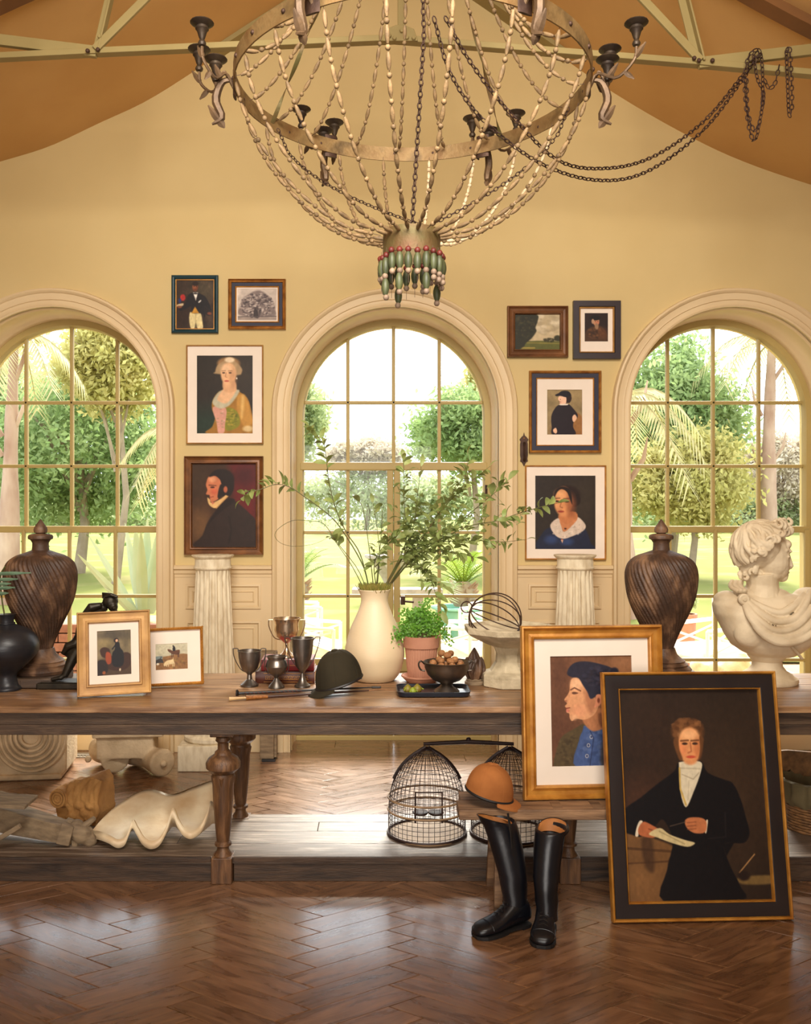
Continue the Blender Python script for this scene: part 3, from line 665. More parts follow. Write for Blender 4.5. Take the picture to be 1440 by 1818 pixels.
for (px, py, r) in ((1250, 1190, .09), (1238, 1182, .06), (1262, 1186, .07), (1300, 1186, .11), (1310, 1176, .09), (1290, 1192, .10), (1325, 1190, .08), (1252, 1177, .03), (1315, 1166, .05)):
    p = at(px, py, 7.25)-Vector(rk.location); g.ell(p, (r, r*1.1, r*0.8))
g.build('carving', MT['stone'], rk, remesh=0.012, sm=2)
# ------------------------------------------------------------------ the long table
TZ, TF, TB = 0.778, 3.85, 4.656
tbl = thing('long_table', 'long rustic wooden table on turned legs across the room', 'table', (0.2, 4.2, 0))
def loc(p): return (p[0]-0.2, p[1]-4.2, p[2])
TX0, TX1 = -2.7, 3.1
yy = [TF, 4.02, 4.19, 4.35, 4.50, TB]
for i in range(5):
    g = G().box(TX0-0.2, TX1-0.2, yy[i]-4.2+0.001, yy[i+1]-4.2-0.001, TZ-0.027, TZ); g.build('top_plank', MT['tabletop'], tbl, smooth=None, bevel=0.003)
for y, s in ((3.90, 1), (4.60, -1)):
    G().box(TX0-0.15, TX1-0.25, y-4.2-0.012, y-4.2+0.012, TZ-0.082, TZ-0.027).build('apron', MT['table'], tbl, smooth=None)
    G().box(TX0-0.15, TX1-0.25, y-4.2-0.020*s-0.006, y-4.2-0.020*s+0.012, TZ-0.125, TZ-0.082).build('apron_rail', MT['table'], tbl, smooth=None, bevel=0.003)
    G().box(TX0-0.15, TX1-0.25, y-4.2-0.026*s-0.003, y-4.2-0.026*s+0.010, TZ-0.034, TZ-0.027).build('apron_bead', MT['table'], tbl, smooth=None)
LZ = 0.11
def lp(Y, rows): return rows
for lx in (-2.17, -0.67, 0.83, 2.33):
    for ly, yb in ((3.965, 0.0), (4.47, LZ+0.002)):
        k = 3.965/FOC; top = TZ-0.125
        def zz(py): return CH-(py-909)*k
        front = ly < 4.2
        sc = 1.0
        prof = [(0.030, zz(1308)), (0.034, zz(1314)), (0.024, zz(1318)), (0.024, zz(1330)), (0.036, zz(1334)), (0.038, zz(1338)), (0.064, zz(1345)), (0.076, zz(1354)), (0.074, zz(1362)), (0.056, zz(1369)), (0.048, zz(1372)), (0.050, zz(1376)), (0.047, zz(1390)), (0.044, zz(1420)), (0.034, zz(1470)), (0.028, zz(1492)), (0.036, zz(1495)), (0.037, zz(1499)), (0.026, zz(1502)), (0.027, zz(1508)), (0.038, zz(1515)), (0.040, zz(1518))][::-1]
        lg = G()
        lg.lathe(prof, 20)
        l_ = lg.build('leg', MT['leg'], tbl, smooth=35, loc=(lx-0.2, ly-4.2, 0))
        G().box(-0.043, 0.043, -0.043, 0.043, top, TZ-0.03).build('leg_head', MT['leg'], l_, smooth=None, bevel=0.003)
        G().cbox((0, 0, top-0.01), (0.10, 0.10, 0.022)).build('leg_cap', MT['leg'], l_, smooth=None, bevel=0.004)
        if front: G().box(-0.045, 0.045, -0.048, 0.048, 0.0, zz(1517)).build('foot_block', MT['leg'], l_, smooth=None, bevel=0.004)
        else: G().box(-0.045, 0.045, -0.045, 0.045, LZ, zz(1517)).build('foot_block', MT['leg'], l_, smooth=None, bevel=0.004)
        g = G()
        for i in range(8):
            a = 2*PI*i/8; c = Vector((math.cos(a)*0.046, math.sin(a)*0.046, zz(1383))); g.add([c+Vector((-math.sin(a)*.016, math.cos(a)*.016, .02)), c+Vector((math.sin(a)*.016, -math.cos(a)*.016, .02)), c+Vector((0, 0, -.03)), c*1.0+Vector((math.cos(a)*.008, math.sin(a)*.008, .012))], [(0, 1, 3), (1, 2, 3), (2, 0, 3), (0, 2, 1)])
        g.build('carved_leaf_collar', MT['leg'], l_, smooth=None)
# low shelf between the feet
py_ = [3.945, 4.10, 4.26, 4.385, 4.50]
for i in range(4):
    cuts = [TX0] + ([-0.9, 0.6] if i % 2 else [-0.28, 1.3]) + [TX1]
    if i == 0: cuts = [TX0, TX1]
    for a, b in zip(cuts, cuts[1:]):
        G().box(a+0.001-0.2, b-0.001-0.2, py_[i]+0.001-4.2, py_[i+1]-0.001-4.2, LZ-0.03, LZ).build('shelf_plank', MT['shelf'], tbl, smooth=None, bevel=0.002)
for a, b in ((TX0, -2.22), (-2.12, -0.718), (-0.622, 0.782), (0.878, 2.28), (2.38, TX1)):
    G().box(a-0.2, b-0.2, 3.952-4.2, 3.972-4.2, 0.0, LZ-0.02).build('kick_board', MT['kick'], tbl, smooth=None, bevel=0.002)
    G().box(a-0.2, b-0.2, 3.935-4.2, 3.948-4.2, LZ-0.024, LZ+0.001).build('shelf_nosing', MT['kick'], tbl, smooth=None, bevel=0.004)
G().box(TX0-0.2, TX1-0.2, 4.48-4.2, 4.50-4.2, 0.0, LZ-0.03).build('kick_board', MT['kick'], tbl, smooth=None)
# ------------------------------------------------------------------ plank bench
BZ, BF, BB = 0.405, 3.66, 3.915
bx0, bx1 = xat(815, 3.66), 1.42
bn = thing('plank_bench', 'low worn plank bench in front of the long table', 'bench', ((bx0+bx1)/2, (BF+BB)/2, 0)); hw = (bx1-bx0)/2; hd = (BB-BF)/2
G().box(-hw, hw, -hd, -0.002, BZ-0.042, BZ).build('seat_plank', MT['bench'], bn, smooth=None, bevel=0.004)
G().box(-hw+0.02, hw, 0.002, hd, BZ-0.042, BZ-0.002).build('seat_plank', MT['bench'], bn, smooth=None, bevel=0.004)
for px in (985, 1055): G().box(-0.02, 0.02, -hd+0.02, hd-0.01, BZ-0.001, BZ+0.002).build('cleat', MT['bench'], bn, smooth=None, loc=(xat(px, 3.75)-bn.location.x, 0, 0))
for sx in (-1, 1):
    for sy in (-1, 1):
        a = Vector((sx*(hw-0.17), sy*(hd-0.05), BZ-0.042)); b = Vector((sx*(hw-0.155), sy*(hd+0.0), 0.0))
        G().tube([b, a], [0.022, 0.026], 4).build('leg', MT['bench'], bn, smooth=None)
# ------------------------------------------------------------------ chandelier
CYY = 3.6; CXX = xat(731, CYY); CR_ = 0.69; CZ = 3.285; HZ_ = 2.655; HR = 0.113
ch = thing('bead_chandelier', 'large iron ring chandelier strung with wooden beads and candle arms', 'chandelier', (CXX, CYY, HZ_-0.2))
def cl(x, y, z): return Vector((x, y, z-(HZ_-0.2)))
g = G(); seg = 72; rr = []
for i in range(seg):
    a = 2*PI*i/seg; c, s = math.cos(a), math.sin(a); w = 0.003*math.sin(3*a)
    rr.append([cl(c*r, s*r, CZ+z+w) for r, z in ((CR_, -0.032), (CR_+0.006, -0.032), (CR_+0.006, 0.032), (CR_, 0.032))])
g.rings(rr+[rr[0]], cap=False); ringo = g.build('ring_band', MT['ring'], ch, smooth=40)
rv = G().ell((0, 0, 0), (0.009, 0.009, 0.009), 8, 6).mesh('rivet', MT['iron'], 180)
for i in range(24):
    a = 2*PI*i/24+0.08; obj_from_mesh('rivet', rv, ringo, cl(math.cos(a)*(CR_+0.006), math.sin(a)*(CR_+0.006), CZ))
g = G(); rr = []
for i in range(40):
    a = 2*PI*i/40; c, s = math.cos(a), math.sin(a)
    rr.append([cl(c*r, s*r, HZ_+z) for r, z in ((HR-0.004, -0.048), (HR, -0.048), (HR, 0.048), (HR-0.004, 0.048))])
g.rings(rr+[rr[0]], cap=False); hub = g.build('bottom_band', MT['hubring'], ch, smooth=40)
TZT, TR_ = 4.32, 0.10
g = G(); g.lathe([(TR_, -0.02), (TR_+0.005, -0.02), (TR_+0.005, 0.02), (TR_, 0.02)], 32, cap=False, c=cl(0, 0, TZT)); g.build('top_band', MT['ring'], ch)
def bead_mesh(L_, r, m, seg=7, n=5, nm='bead'):
    g = G(); g.lathe([(r*(0.35+0.65*math.sin(PI*(i/n))**0.55) if 0 < i < n else r*0.5, L_*(i/n-0.5)) for i in range(n+1)], seg)
    return g.mesh(nm, m, 60)
BL, BR = 0.054, 0.0088
bm_long = bead_mesh(BL, BR, MT['bead']); bm_round = bead_mesh(0.018, 0.0095, MT['bead'], 7, 4); bm_pale = bead_mesh(0.036, 0.0075, MT['beadw'])
stuff_d = G(); stuff_p = G()
def lay(path, wire_parent, individual, pale, counter):
    P = [Vector(p) for p in path]; acc = [0]
    for a, b in zip(P, P[1:]): acc.append(acc[-1]+(b-a).length)
    def pos(s):
        j = max(0, min(len(P)-2, next((i for i in range(len(P)-1) if acc[i+1] >= s), len(P)-2)))
        t = (s-acc[j])/max(1e-9, acc[j+1]-acc[j]); return P[j].lerp(P[j+1], t), (P[j+1]-P[j]).normalized()
    s = 0.02; k = 0
    while s < acc[-1]-0.03:
        long_ = k % 2 == 0
        ln = (0.036 if pale else BL) if long_ else 0.018
        p, d = pos(s+ln/2); q = d.to_track_quat('Z', 'Y')
        me = (bm_pale if pale else bm_long) if long_ else bm_round
        if individual and counter[0] < 285:
            o = obj_from_mesh('bead', me, wire_parent); o.location = p; o.rotation_mode = 'QUATERNION'; o.rotation_quaternion = q; counter[0] += 1
        else:
            M_ = Matrix.Translation(p) @ q.to_matrix().to_4x4()
            (stuff_p if pale else stuff_d).add([M_ @ v.co for v in me.vertices], [tuple(f.vertices) for f in me.polygons])
        s += ln+random.uniform(0.002, 0.007); k += 1
cnt = [0]
NL = 20
prof_lo = spline([(CR_, CZ-0.02), (0.652, 3.13), (0.565, 2.975), (0.43, 2.825), (0.27, 2.718), (HR+0.01, HZ_+0.03)], 26)
order = sorted(range(NL), key=lambda i: math.sin(2*PI*(i+0.5)/NL))
for n_, i in enumerate(order):
    a = 2*PI*(i+0.5)/NL; c, s = math.cos(a), math.sin(a); sag = random.uniform(-0.012, 0.012)
    path = [cl(c*(r+sag*math.sin(PI*k/25)), s*(r+sag*math.sin(PI*k/25)), z) for k, (r, z) in enumerate(prof_lo)]
    wire = G().tube(path, 0.0012, 4).build('bead_strand', MT['iron'], ch)
    lay(path, wire, n_ < 13, s > 0.25 and n_ % 2 == 0, cnt)
NU = 20
for i in range(NU):
    a = 2*PI*i/NU+0.05; c, s = math.cos(a), math.sin(a); sg = random.uniform(0.10, 0.22)
    path = []
    for k in range(25):
        q = k/24; r = CR_+(TR_-CR_)*q; z = CZ+0.02+(TZT-CZ)*(q**1.25)-sg*math.sin(PI*q)
        path.append(cl(c*r, s*r, z))
    wire = G().tube(path, 0.0012, 4).build('bead_strand', MT['iron'], ch)
    lay(path, wire, False, False, cnt)
stuff_d.build('dark_beads', MT['bead'], ch, smooth=60, fixn=False, kind='stuff')
stuff_p.build('pale_beads', MT['beadw'], ch, smooth=60, fixn=False, kind='stuff')
# flat twisted straps from ring to top
for a0 in (0.9, 2.6, 4.4):
    rr = []
    for k in range(50):
        q = k/49; r = CR_+(TR_-CR_)*q; p = cl(math.cos(a0)*r, math.sin(a0)*r, CZ+(TZT-CZ)*q); w = 0.012; t = q*16
        u = Vector((math.cos(t)*-math.sin(a0), math.cos(t)*math.cos(a0), math.sin(t)))*w; n2 = Vector((math.cos(a0), math.sin(a0), 1)).normalized()*0.0015
        rr.append([p+u, p+n2, p-u, p-n2])
    G().rings(rr).build('twisted_strap', MT['hubring'], ch, smooth=30)
# pendants on the bottom band
NP = 22
pb = {'r': bead_mesh(0.022, 0.012, MT['bred'], 10, 6, 'pendant_bead'), 'g': bead_mesh(0.062, 0.0155, MT['bgreen'], 10, 6, 'pendant_bead'), 'w': bead_mesh(0.022, 0.0118, MT['bgrey'], 10, 6, 'pendant_bead')}
for i in range(NP):
    a = 2*PI*i/NP; c, s = math.cos(a)*(HR+0.006), math.sin(a)*(HR+0.006); z = HZ_-0.036-random.uniform(0, 0.016)
    seqs = ['rgw', 'rgww', 'rgwgw', 'rgww', 'rgww'][random.randrange(5)]
    w = G().tube([cl(c, s, HZ_-0.03), cl(c, s, z-0.14)], 0.001, 4).build('pendant_wire', MT['iron'], hub)
    for b in seqs:
        h = 0.062 if b == 'g' else 0.022
        o = obj_from_mesh('pendant_bead', pb[b], hub); o.location = cl(c*random.uniform(1, 1.06), s*random.uniform(1, 1.06), z-h/2); z -= h*0.97
# candle brackets
def cup_geo(g, p, sc=1.0):
    g.lathe([(0.0, 0.0), (0.013, 0.004), (0.016, 0.012), (0.012, 0.022), (0.008, 0.026), (0.012, 0.034), (0.020, 0.060), (0.026, 0.066), (0.024, 0.076), (0.036, 0.082), (0.046, 0.090), (0.044, 0.094), (0.030, 0.088), (0.022, 0.086)], 16, c=p, fn=lambda r, z, a: r*(1+0.05*math.sin(8*a)) if r > 0.034 else r)
    g.tube([(p[0], p[1], p[2]+0.08), (p[0], p[1], p[2]+0.115)], [0.003, 0.001], 4)
for bi in range(6):
    a = PI*bi/3; rad = Vector((math.cos(a), math.sin(a), 0)); tan = Vector((-math.sin(a), math.cos(a), 0)); up = Vector((0, 0, 1))
    O = cl(0, 0, CZ)+rad*(CR_+0.008)
    br = G().tube([O+up*0.05, O-up*0.05], [(0.03, 0.006)]*2, 8, flat=tan).build('candle_bracket', MT['iron'], ch)
    for k, (rd, tg, zc) in enumerate(((0.16, -0.10, 0.10), (0.11, 0.10, 0.10), (0.075, 0.0, 0.01))):
        p = O+rad*rd+tan*tg+up*zc
        q = spline([O-up*0.02, O+rad*0.03+up*0.035+tan*tg*0.2, O+rad*rd*0.6+tan*tg*0.6+up*(0.0 if k < 2 else 0.05), O+rad*rd*0.95+tan*tg+up*(zc-0.05 if k < 2 else -0.01), p], 16)
        arm = G().tube(q, [0.006]*16, 6).build('candle_arm', MT['leafmetal'], br)
        g = G(); cup_geo(g, p); g.build('candle_cup', MT['cupmetal'], br, smooth=50)
        if k < 2:
            for t0 in (6, 9, 12):
                b0 = Vector(q[t0]); o2 = b0+rad*0.035*(1 if k == 0 else .6)+up*(0.05 if t0 != 9 else -0.03)
                blade(G(), b0, o2+tan*random.uniform(-.02, .02), 0.016, 0, 0.004, 5).build('acanthus_leaf', MT['leafmetal'], br)
    q = spline([O+up*0.02, O+rad*0.05+up*0.01, O+rad*0.075-up*0.06, O+rad*0.05-up*0.13, O+rad*0.09-up*0.155], 14)
    G().tube(q, [0.005+0.012*math.sin(PI*i/13) for i in range(14)], 6).build('scroll', MT['leafmetal'], br)
    for d in (0.045, -0.02): blade(G(), Vector(q[11]), O+rad*(0.06+d)-up*(0.08 if d > 0 else 0.17), 0.022, 0, 0.004, 5).build('acanthus_leaf', MT['leafmetal'], br)
# chains
def chain(name, pts, label, link=0.030, r=0.0028, parent=None, loc=(0, 0, 0)):
    P = [Vector(p) for p in pts]; acc = [0]
    for a, b in zip(P, P[1:]): acc.append(acc[-1]+(b-a).length)
    g = G(); n = int(acc[-1]/(link*0.78)); j = 0
    for i in range(n):
        s = acc[-1]*(i+.5)/n
        while j < len(P)-2 and acc[j+1] < s: j += 1
        p = P[j].lerp(P[j+1], (s-acc[j])/max(1e-9, acc[j+1]-acc[j])); d = (P[j+1]-P[j]).normalized()
        u = d.orthogonal().normalized(); u = Matrix.Rotation((i % 2)*PI/2+0.4, 3, d) @ u
        g.tube([p+d*(link/2*math.cos(t))+u*(link*0.29*math.sin(t)) for t in [2*PI*k/8 for k in range(8)]], r, 4, closed=True)
    o = g.build(name, MT['chain'], parent, smooth=180, fixn=False, loc=loc)
    if parent is None: tag(o, label, 'chain')
    return o
chain('suspension_chain', [cl(*p) for p in ((0.02, 0.02, 4.4), (0.05, 0.02, 3.5), (0.0, 0.0, 2.7))], None, parent=ch)
for a0, a1 in ((0.2, 2.9), (2.6, 0.1)):
    q = []
    for k in range(14):
        t = k/13; q.append(cl(math.cos(a0)*0.66*(1-t)+0.06*t, math.sin(a0)*0.66*(1-t), CZ-0.03-(CZ-HZ_-0.1)*(t**0.6)))
    chain('inner_chain', q, None, parent=ch, link=0.024, r=0.002)
Yc2 = 4.35
def sw(pts, n=60): return spline([at(px, py, Y) for px, py, Y in pts], n)
chain('swagged_chain', sw([(790, 30, 3.7), (835, 110, 3.8), (905, 200, 3.9), (990, 284, 4.05), (1075, 299, 4.2), (1160, 278, 4.35), (1250, 215, 4.5), (1318, 134, 4.58), (1330, 116, 4.555), (1346, 92, 4.53)]), 'upper of two dark iron chains swagged from chandelier to the truss')
chain('swagged_chain', sw([(770, 30, 3.7), (800, 130, 3.8), (860, 215, 3.9), (960, 290, 4.05), (1060, 320, 4.2), (1150, 304, 4.35), (1250, 230, 4.5), (1322, 136, 4.58), (1334, 116, 4.55), (1352, 96, 4.53)]), 'lower of two dark iron chains swagged from chandelier to the truss')
chain('looped_chain', sw([(1338, 98, 4.53), (1345, 140, 4.53), (1356, 165, 4.53), (1352, 200, 4.53), (1342, 246, 4.53), (1332, 235, 4.53), (1324, 180, 4.53), (1323, 135, 4.53), (1330, 100, 4.53), (1348, 90, 4.53), (1354, 130, 4.53), (1352, 200, 4.53), (1340, 232, 4.53), (1328, 200, 4.53), (1325, 140, 4.53)], 90), 'long loop of dark chain hung over the truss tie, right side')
chain('looped_chain', sw([(1357, 140, 4.53), (1365, 156, 4.53), (1375, 150, 4.53), (1380, 132, 4.53), (1384, 115, 4.53)], 30), 'short curled end of dark chain beside the long chain loop')
chain('looped_chain', sw([(1396, 90, 4.53), (1398, 140, 4.53), (1401, 202, 4.53), (1406, 190, 4.53), (1405, 140, 4.53), (1402, 88, 4.53), (1396, 92, 4.53)], 50), 'narrow chain loop hanging furthest right on the truss tie')
# ------------------------------------------------------------------ painted canvases (vertex colours of the print itself)
class Canvas:
    def __init__(s, x0, y0, x1, y1, nx, bg, sk=0.0):
        s.b = (x0, y0, x1, y1); nx = int(nx*1.4); s.nx = nx; s.ny = max(4, int(nx*(y1-y0)/(x1-x0)))
        X, Y_ = np.meshgrid(np.linspace(x0, x1, s.nx), np.linspace(y0, y1, s.ny)); s.Y = Y_; s.X = X+sk*(Y_-y0)
        s.px = (x1-x0)/nx
        s.I = np.ones((s.ny, s.nx, 3))*np.array(bg, float); s.rs = np.random.RandomState(int(x0+y0+nx))
    def mix(s, al, col): s.I = s.I*(1-al[..., None])+np.array(col, float)*al[..., None]
    def blob(s, cx, cy, rx, ry, col, soft=0.25, a=1.0, rot=0.0):
        c, n = math.cos(rot), math.sin(rot); dx, dy = s.X-cx, s.Y-cy
        d = np.sqrt(((dx*c+dy*n)/rx)**2+((-dx*n+dy*c)/ry)**2)
        s.mix(np.clip((1-d)/soft+0.5, 0, 1)*a, col); return s
    def poly(s, pts, col, soft=None, a=1.0, smooth=True):
        soft = soft or s.px*2.2
        if smooth and len(pts) > 3:
            q = pts+[pts[0]]; q = [pts[-1]]+q+[pts[1]]; P = []
            for i in range(1, len(q)-2):
                a0, b0, c0, d0 = [np.array(v, float) for v in q[i-1:i+3]]
                for t in np.linspace(0, 1, 5)[:-1]: P.append(0.5*(2*b0+(c0-a0)*t+(2*a0-5*b0+4*c0-d0)*t*t+(3*b0-a0-3*c0+d0)*t**3))
            pts = P
        ins = np.zeros(s.X.shape, bool); dm = np.full(s.X.shape, 1e9)
        for i in range(len(pts)):
            (x1, y1), (x2, y2) = pts[i], pts[(i+1) % len(pts)]
            if abs(y2-y1) > 1e-9: ins ^= ((y1 > s.Y) != (y2 > s.Y)) & (s.X < (x2-x1)*(s.Y-y1)/(y2-y1)+x1)
            L2 = (x2-x1)**2+(y2-y1)**2+1e-9; t = np.clip(((s.X-x1)*(x2-x1)+(s.Y-y1)*(y2-y1))/L2, 0, 1)
            dm = np.minimum(dm, (s.X-x1-t*(x2-x1))**2+(s.Y-y1-t*(y2-y1))**2)
        sd = np.sqrt(dm)*np.where(ins, 1, -1); s.mix(np.clip(sd/soft+0.5, 0, 1)*a, col); return s
    def line(s, pts, w, col, a=1.0):
        dm = np.full(s.X.shape, 1e9)
        for (x1, y1), (x2, y2) in zip(pts, pts[1:]):
            L2 = (x2-x1)**2+(y2-y1)**2+1e-9; t = np.clip(((s.X-x1)*(x2-x1)+(s.Y-y1)*(y2-y1))/L2, 0, 1)
            dm = np.minimum(dm, (s.X-x1-t*(x2-x1))**2+(s.Y-y1-t*(y2-y1))**2)
        s.mix(np.clip((w-np.sqrt(dm))/(s.px*1.5)+0.5, 0, 1)*a, col); return s
    def noise(s, amt, k=12):
        n = s.rs.normal(size=(k+2, k+2)); yi = np.linspace(0, k, s.ny); xi = np.linspace(0, k, s.nx)
        y0 = yi.astype(int); x0 = xi.astype(int); fy = (yi-y0)[:, None]; fx = (xi-x0)[None]
        v = n[y0][:, x0]*(1-fy)*(1-fx)+n[y0+1][:, x0]*fy*(1-fx)+n[y0][:, x0+1]*(1-fy)*fx+n[y0+1][:, x0+1]*fy*fx
        s.I = s.I*(1+amt*v[..., None]); return s
    def scatter(s, n, pts, r, cols, a=0.7):
        for i in range(n):
            cx, cy, rx, ry = pts; t = s.rs.uniform(0, 2*PI); q = s.rs.uniform(0, 1)**0.5
            s.blob(cx+rx*q*math.cos(t), cy+ry*q*math.sin(t), r*s.rs.uniform(.5, 1.5), r*s.rs.uniform(.4, 1), cols[s.rs.randint(len(cols))], 0.5, a)
        return s
    def finish(s):
        s.noise(.035, max(6, s.nx//6)); s.noise(.014, max(8, s.nx//2))
        for _ in range(1):
            J = np.pad(s.I, ((1, 1), (1, 1), (0, 0)), 'edge'); s.I = (J[1:-1, 1:-1]*4+J[:-2, 1:-1]+J[2:, 1:-1]+J[1:-1, :-2]+J[1:-1, 2:])/8
    def mesh(s, w, h, y):
        s.finish()
        I = np.clip(s.I, 0, 255)/255.0; L_ = np.where(I <= 0.04045, I/12.92, ((I+0.055)/1.055)**2.4)
        me = bpy.data.meshes.new('painting')
        xs = np.linspace(-w/2, w/2, s.nx); zs = np.linspace(h, 0, s.ny); XX, ZZ = np.meshgrid(xs, zs)
        v = np.stack([XX.ravel(), np.full(XX.size, y), ZZ.ravel()], 1)
        i = np.arange((s.ny-1)*s.nx).reshape(s.ny-1, s.nx)[:, :-1].ravel()
        f = np.stack([i, i+s.nx, i+s.nx+1, i+1], 1)
        me.from_pydata(v.tolist(), [], f.tolist())
        ca = me.color_attributes.new('paint', 'FLOAT_COLOR', 'POINT')
        ca.data.foreach_set('color', np.concatenate([L_.reshape(-1, 3), np.ones((XX.size, 1))], 1).ravel().astype(np.float32))
        me.materials.append(MT['paint']); return me
def ring4(x0, x1, z0, z1, prof, ins):
    l, t, r, b = ins; g = G()
    rr = [[(x0+d*l, y, z0+d*b), (x1-d*r, y, z0+d*b), (x1-d*r, y, z1-d*t), (x0+d*l, y, z1-d*t)] for d, y in prof]
    g.rings(rr+[rr[0]], cap=False); return g
PROF = {
 'mould': [(0, 0.0), (0, -0.70), (0.05, -0.95), (0.14, -1.0), (0.22, -0.72), (0.34, -0.52), (0.58, -0.40), (0.76, -0.52), (0.83, -0.76), (0.92, -0.70), (1, -0.32), (1, 0.0)],
 'scoop': [(0, 0.0), (0, -0.85), (0.05, -1.0), (0.11, -0.97), (0.14, -0.66), (0.22, -0.60), (0.5, -0.45), (0.74, -0.52), (0.79, -0.88), (0.89, -0.84), (1, -0.35), (1, 0.0)],
 'flat': [(0, 0.0), (0, -1.0), (0.06, -1.0), (0.94, -1.0), (1, -0.95), (1, 0.0)],
 'round': [(0, 0.0), (0, -0.7), (0.15, -0.92), (0.4, -1.0), (0.7, -0.9), (1, -0.6), (1, 0.0)],
 'board': [(0, 0.0), (0, -1.0), (1, -1.0), (1, -0.7), (1, 0)],
}
def picture(name, label, w, h, loc, rot, layers, cv, cat='picture', back=True, group=None):
    t = thing(name, label, cat, loc, rot, group); x0, x1, z0, z1 = -w/2, w/2, 0.0, h
    for nm, m, wd, kind, dep in layers:
        ins = wd if isinstance(wd, tuple) else (wd,)*4
        o = ring4(x0, x1, z0, z1, [(d, y*dep) for d, y in PROF[kind]], ins).build(nm, MT[m], t, smooth=25)
        x0 += ins[0]; z1 -= ins[1]; x1 -= ins[2]; z0 += ins[3]
    me = cv.mesh(x1-x0+0.002, z1-z0+0.002, 0); p = obj_from_mesh('painting', me, t, ((x0+x1)/2, -0.006, z0-0.001))
    G().box(-w/2+0.004, w/2-0.004, -0.004, 0.0, 0.004, h-0.004).build('backing_board', MT['oldwood'], t, smooth=None)
    return t
def wallpic(name, label, x0, y0, x1, y1, layers, cv):
    Y = 6.07; k = Y/FOC; return picture(name, label, (x1-x0)*k, (y1-y0)*k, (xat((x0+x1)/2, Y), YW-0.004, zat(y1, Y)), (0, 0, 0), layers, cv)
K = 6.07/FOC
# --- gentleman with a red ball
c = Canvas(120, 145, 492, 620, 70, (56, 42, 32)); c.noise(.18, 8)
c.blob(400, 240, 120, 110, (84, 72, 52), 1.2, .7); c.blob(170, 480, 90, 130, (46, 30, 22), .8, .8)
c.poly([(290, 262), (235, 290), (205, 370), (150, 425), (160, 445), (235, 415), (262, 400), (270, 440), (345, 470), (385, 480), (395, 520), (410, 470), (400, 400), (455, 440), (470, 430), (430, 340), (400, 300), (335, 268)], (30, 26, 28))
c.poly([(398, 400), (455, 440), (465, 480), (430, 490), (395, 450)], (34, 28, 28))
c.poly([(256, 458), (290, 470), (345, 468), (366, 480), (380, 560), (380, 618), (330, 618), (312, 560), (298, 618), (264, 618), (246, 530)], (214, 196, 142)); c.line([(312, 480), (312, 615)], 4, (160, 138, 92), .6)
c.poly([(305, 402), (345, 466), (268, 468)], (196, 138, 44), smooth=False); c.poly([(284, 264), (334, 264), (312, 345)], (226, 216, 204), smooth=False)
c.blob(308, 275, 24, 8, (60, 56, 54)); c.blob(306, 212, 29, 42, (112, 62, 40), .3); c.blob(300, 205, 20, 26, (150, 86, 54), .7, .7); c.blob(308, 178, 32, 22, (40, 28, 24), .4)
c.blob(296, 205, 5, 3, (40, 22, 18)); c.blob(318, 205, 5, 3, (40, 22, 18)); c.blob(306, 232, 9, 3, (96, 40, 32))
c.blob(182, 314, 26, 32, (178, 44, 40), .4); c.blob(152, 345, 14, 26, (44, 52, 96), .5); c.poly([(120, 385), (185, 370), (180, 395), (125, 402)], (200, 176, 138)); c.blob(150, 405, 24, 12, (120, 70, 46), .5); c.poly([(338, 356), (360, 338), (366, 346), (344, 366)], (220, 214, 204))
c.blob(448, 470, 22, 14, (120, 66, 46), .5); c.noise(.05, 30)
wallpic('framed_portrait', 'small teal framed painting of a gentleman in black tailcoat and cream trousers', 304, 488, 387, 591, [('frame', 'teal', 7*K, 'round', .030), ('gilt_slip', 'gold', 1.6*K, 'flat', .014)], c)
# --- tree etching
c = Canvas(720, 225, 1110, 535, 80, (206, 190, 176)); c.noise(.06, 6); c.poly([(720, 495), (1110, 490), (1110, 535), (720, 535)], (150, 134, 122), 10, .7)
c.poly([(735, 480), (740, 400), (775, 320), (840, 275), (900, 245), (960, 250), (1030, 300), (1075, 350), (1095, 430), (1090, 490), (900, 500)], (112, 96, 92), 18, .85)
c.scatter(240, (915, 390, 170, 120), 11, [(70, 58, 60), (176, 160, 150), (90, 76, 76), (200, 186, 174), (60, 50, 52)], .75); c.poly([(885, 430), (915, 430), (925, 500), (880, 500)], (58, 48, 48)); c.line([(720, 500), (1110, 494)], 5, (84, 72, 70), .8); c.line([(720, 518), (1110, 515)], 3, (120, 104, 98), .7)
wallpic('framed_etching', 'gilt framed black and white etching of a spreading tree', 405, 495, 507, 584, [('frame', 'gold_dark', 6*K, 'mould', .032), ('liner', 'navy', 6*K, 'flat', .014), ('gilt_slip', 'gold', 2.4*K, 'round', .018), ('mount', 'mount', 2*K, 'board', .009)], c)
# --- lady in gold silk
c = Canvas(320, 882, 868, 1648, 100, (44, 36, 28)); c.blob(420, 1560, 200, 160, (30, 58, 44), 1.4, .6); c.blob(760, 1050, 150, 200, (60, 48, 36), 1.3, .6)
c.poly([(470, 1340), (520, 1250), (600, 1215), (690, 1215), (770, 1260), (830, 1330), (868, 1520), (868, 1648), (420, 1648), (470, 1580), (500, 1480), (470, 1420)], (156, 108, 38))
c.poly([(720, 1280), (790, 1270), (840, 1400), (868, 1540), (790, 1580), (740, 1500), (712, 1400)], (186, 134, 56), 20); c.poly([(755, 1290), (785, 1290), (770, 1480), (750, 1480)], (224, 182, 108), 24, .8); c.blob(820, 1600, 50, 30, (212, 182, 128), .6)
c.poly([(608, 1400), (712, 1430), (740, 1560), (640, 1620), (590, 1580)], (128, 124, 34), 12); c.scatter(40, (665, 1500, 55, 90), 12, [(160, 150, 50), (92, 92, 24), (186, 150, 60)], .6)
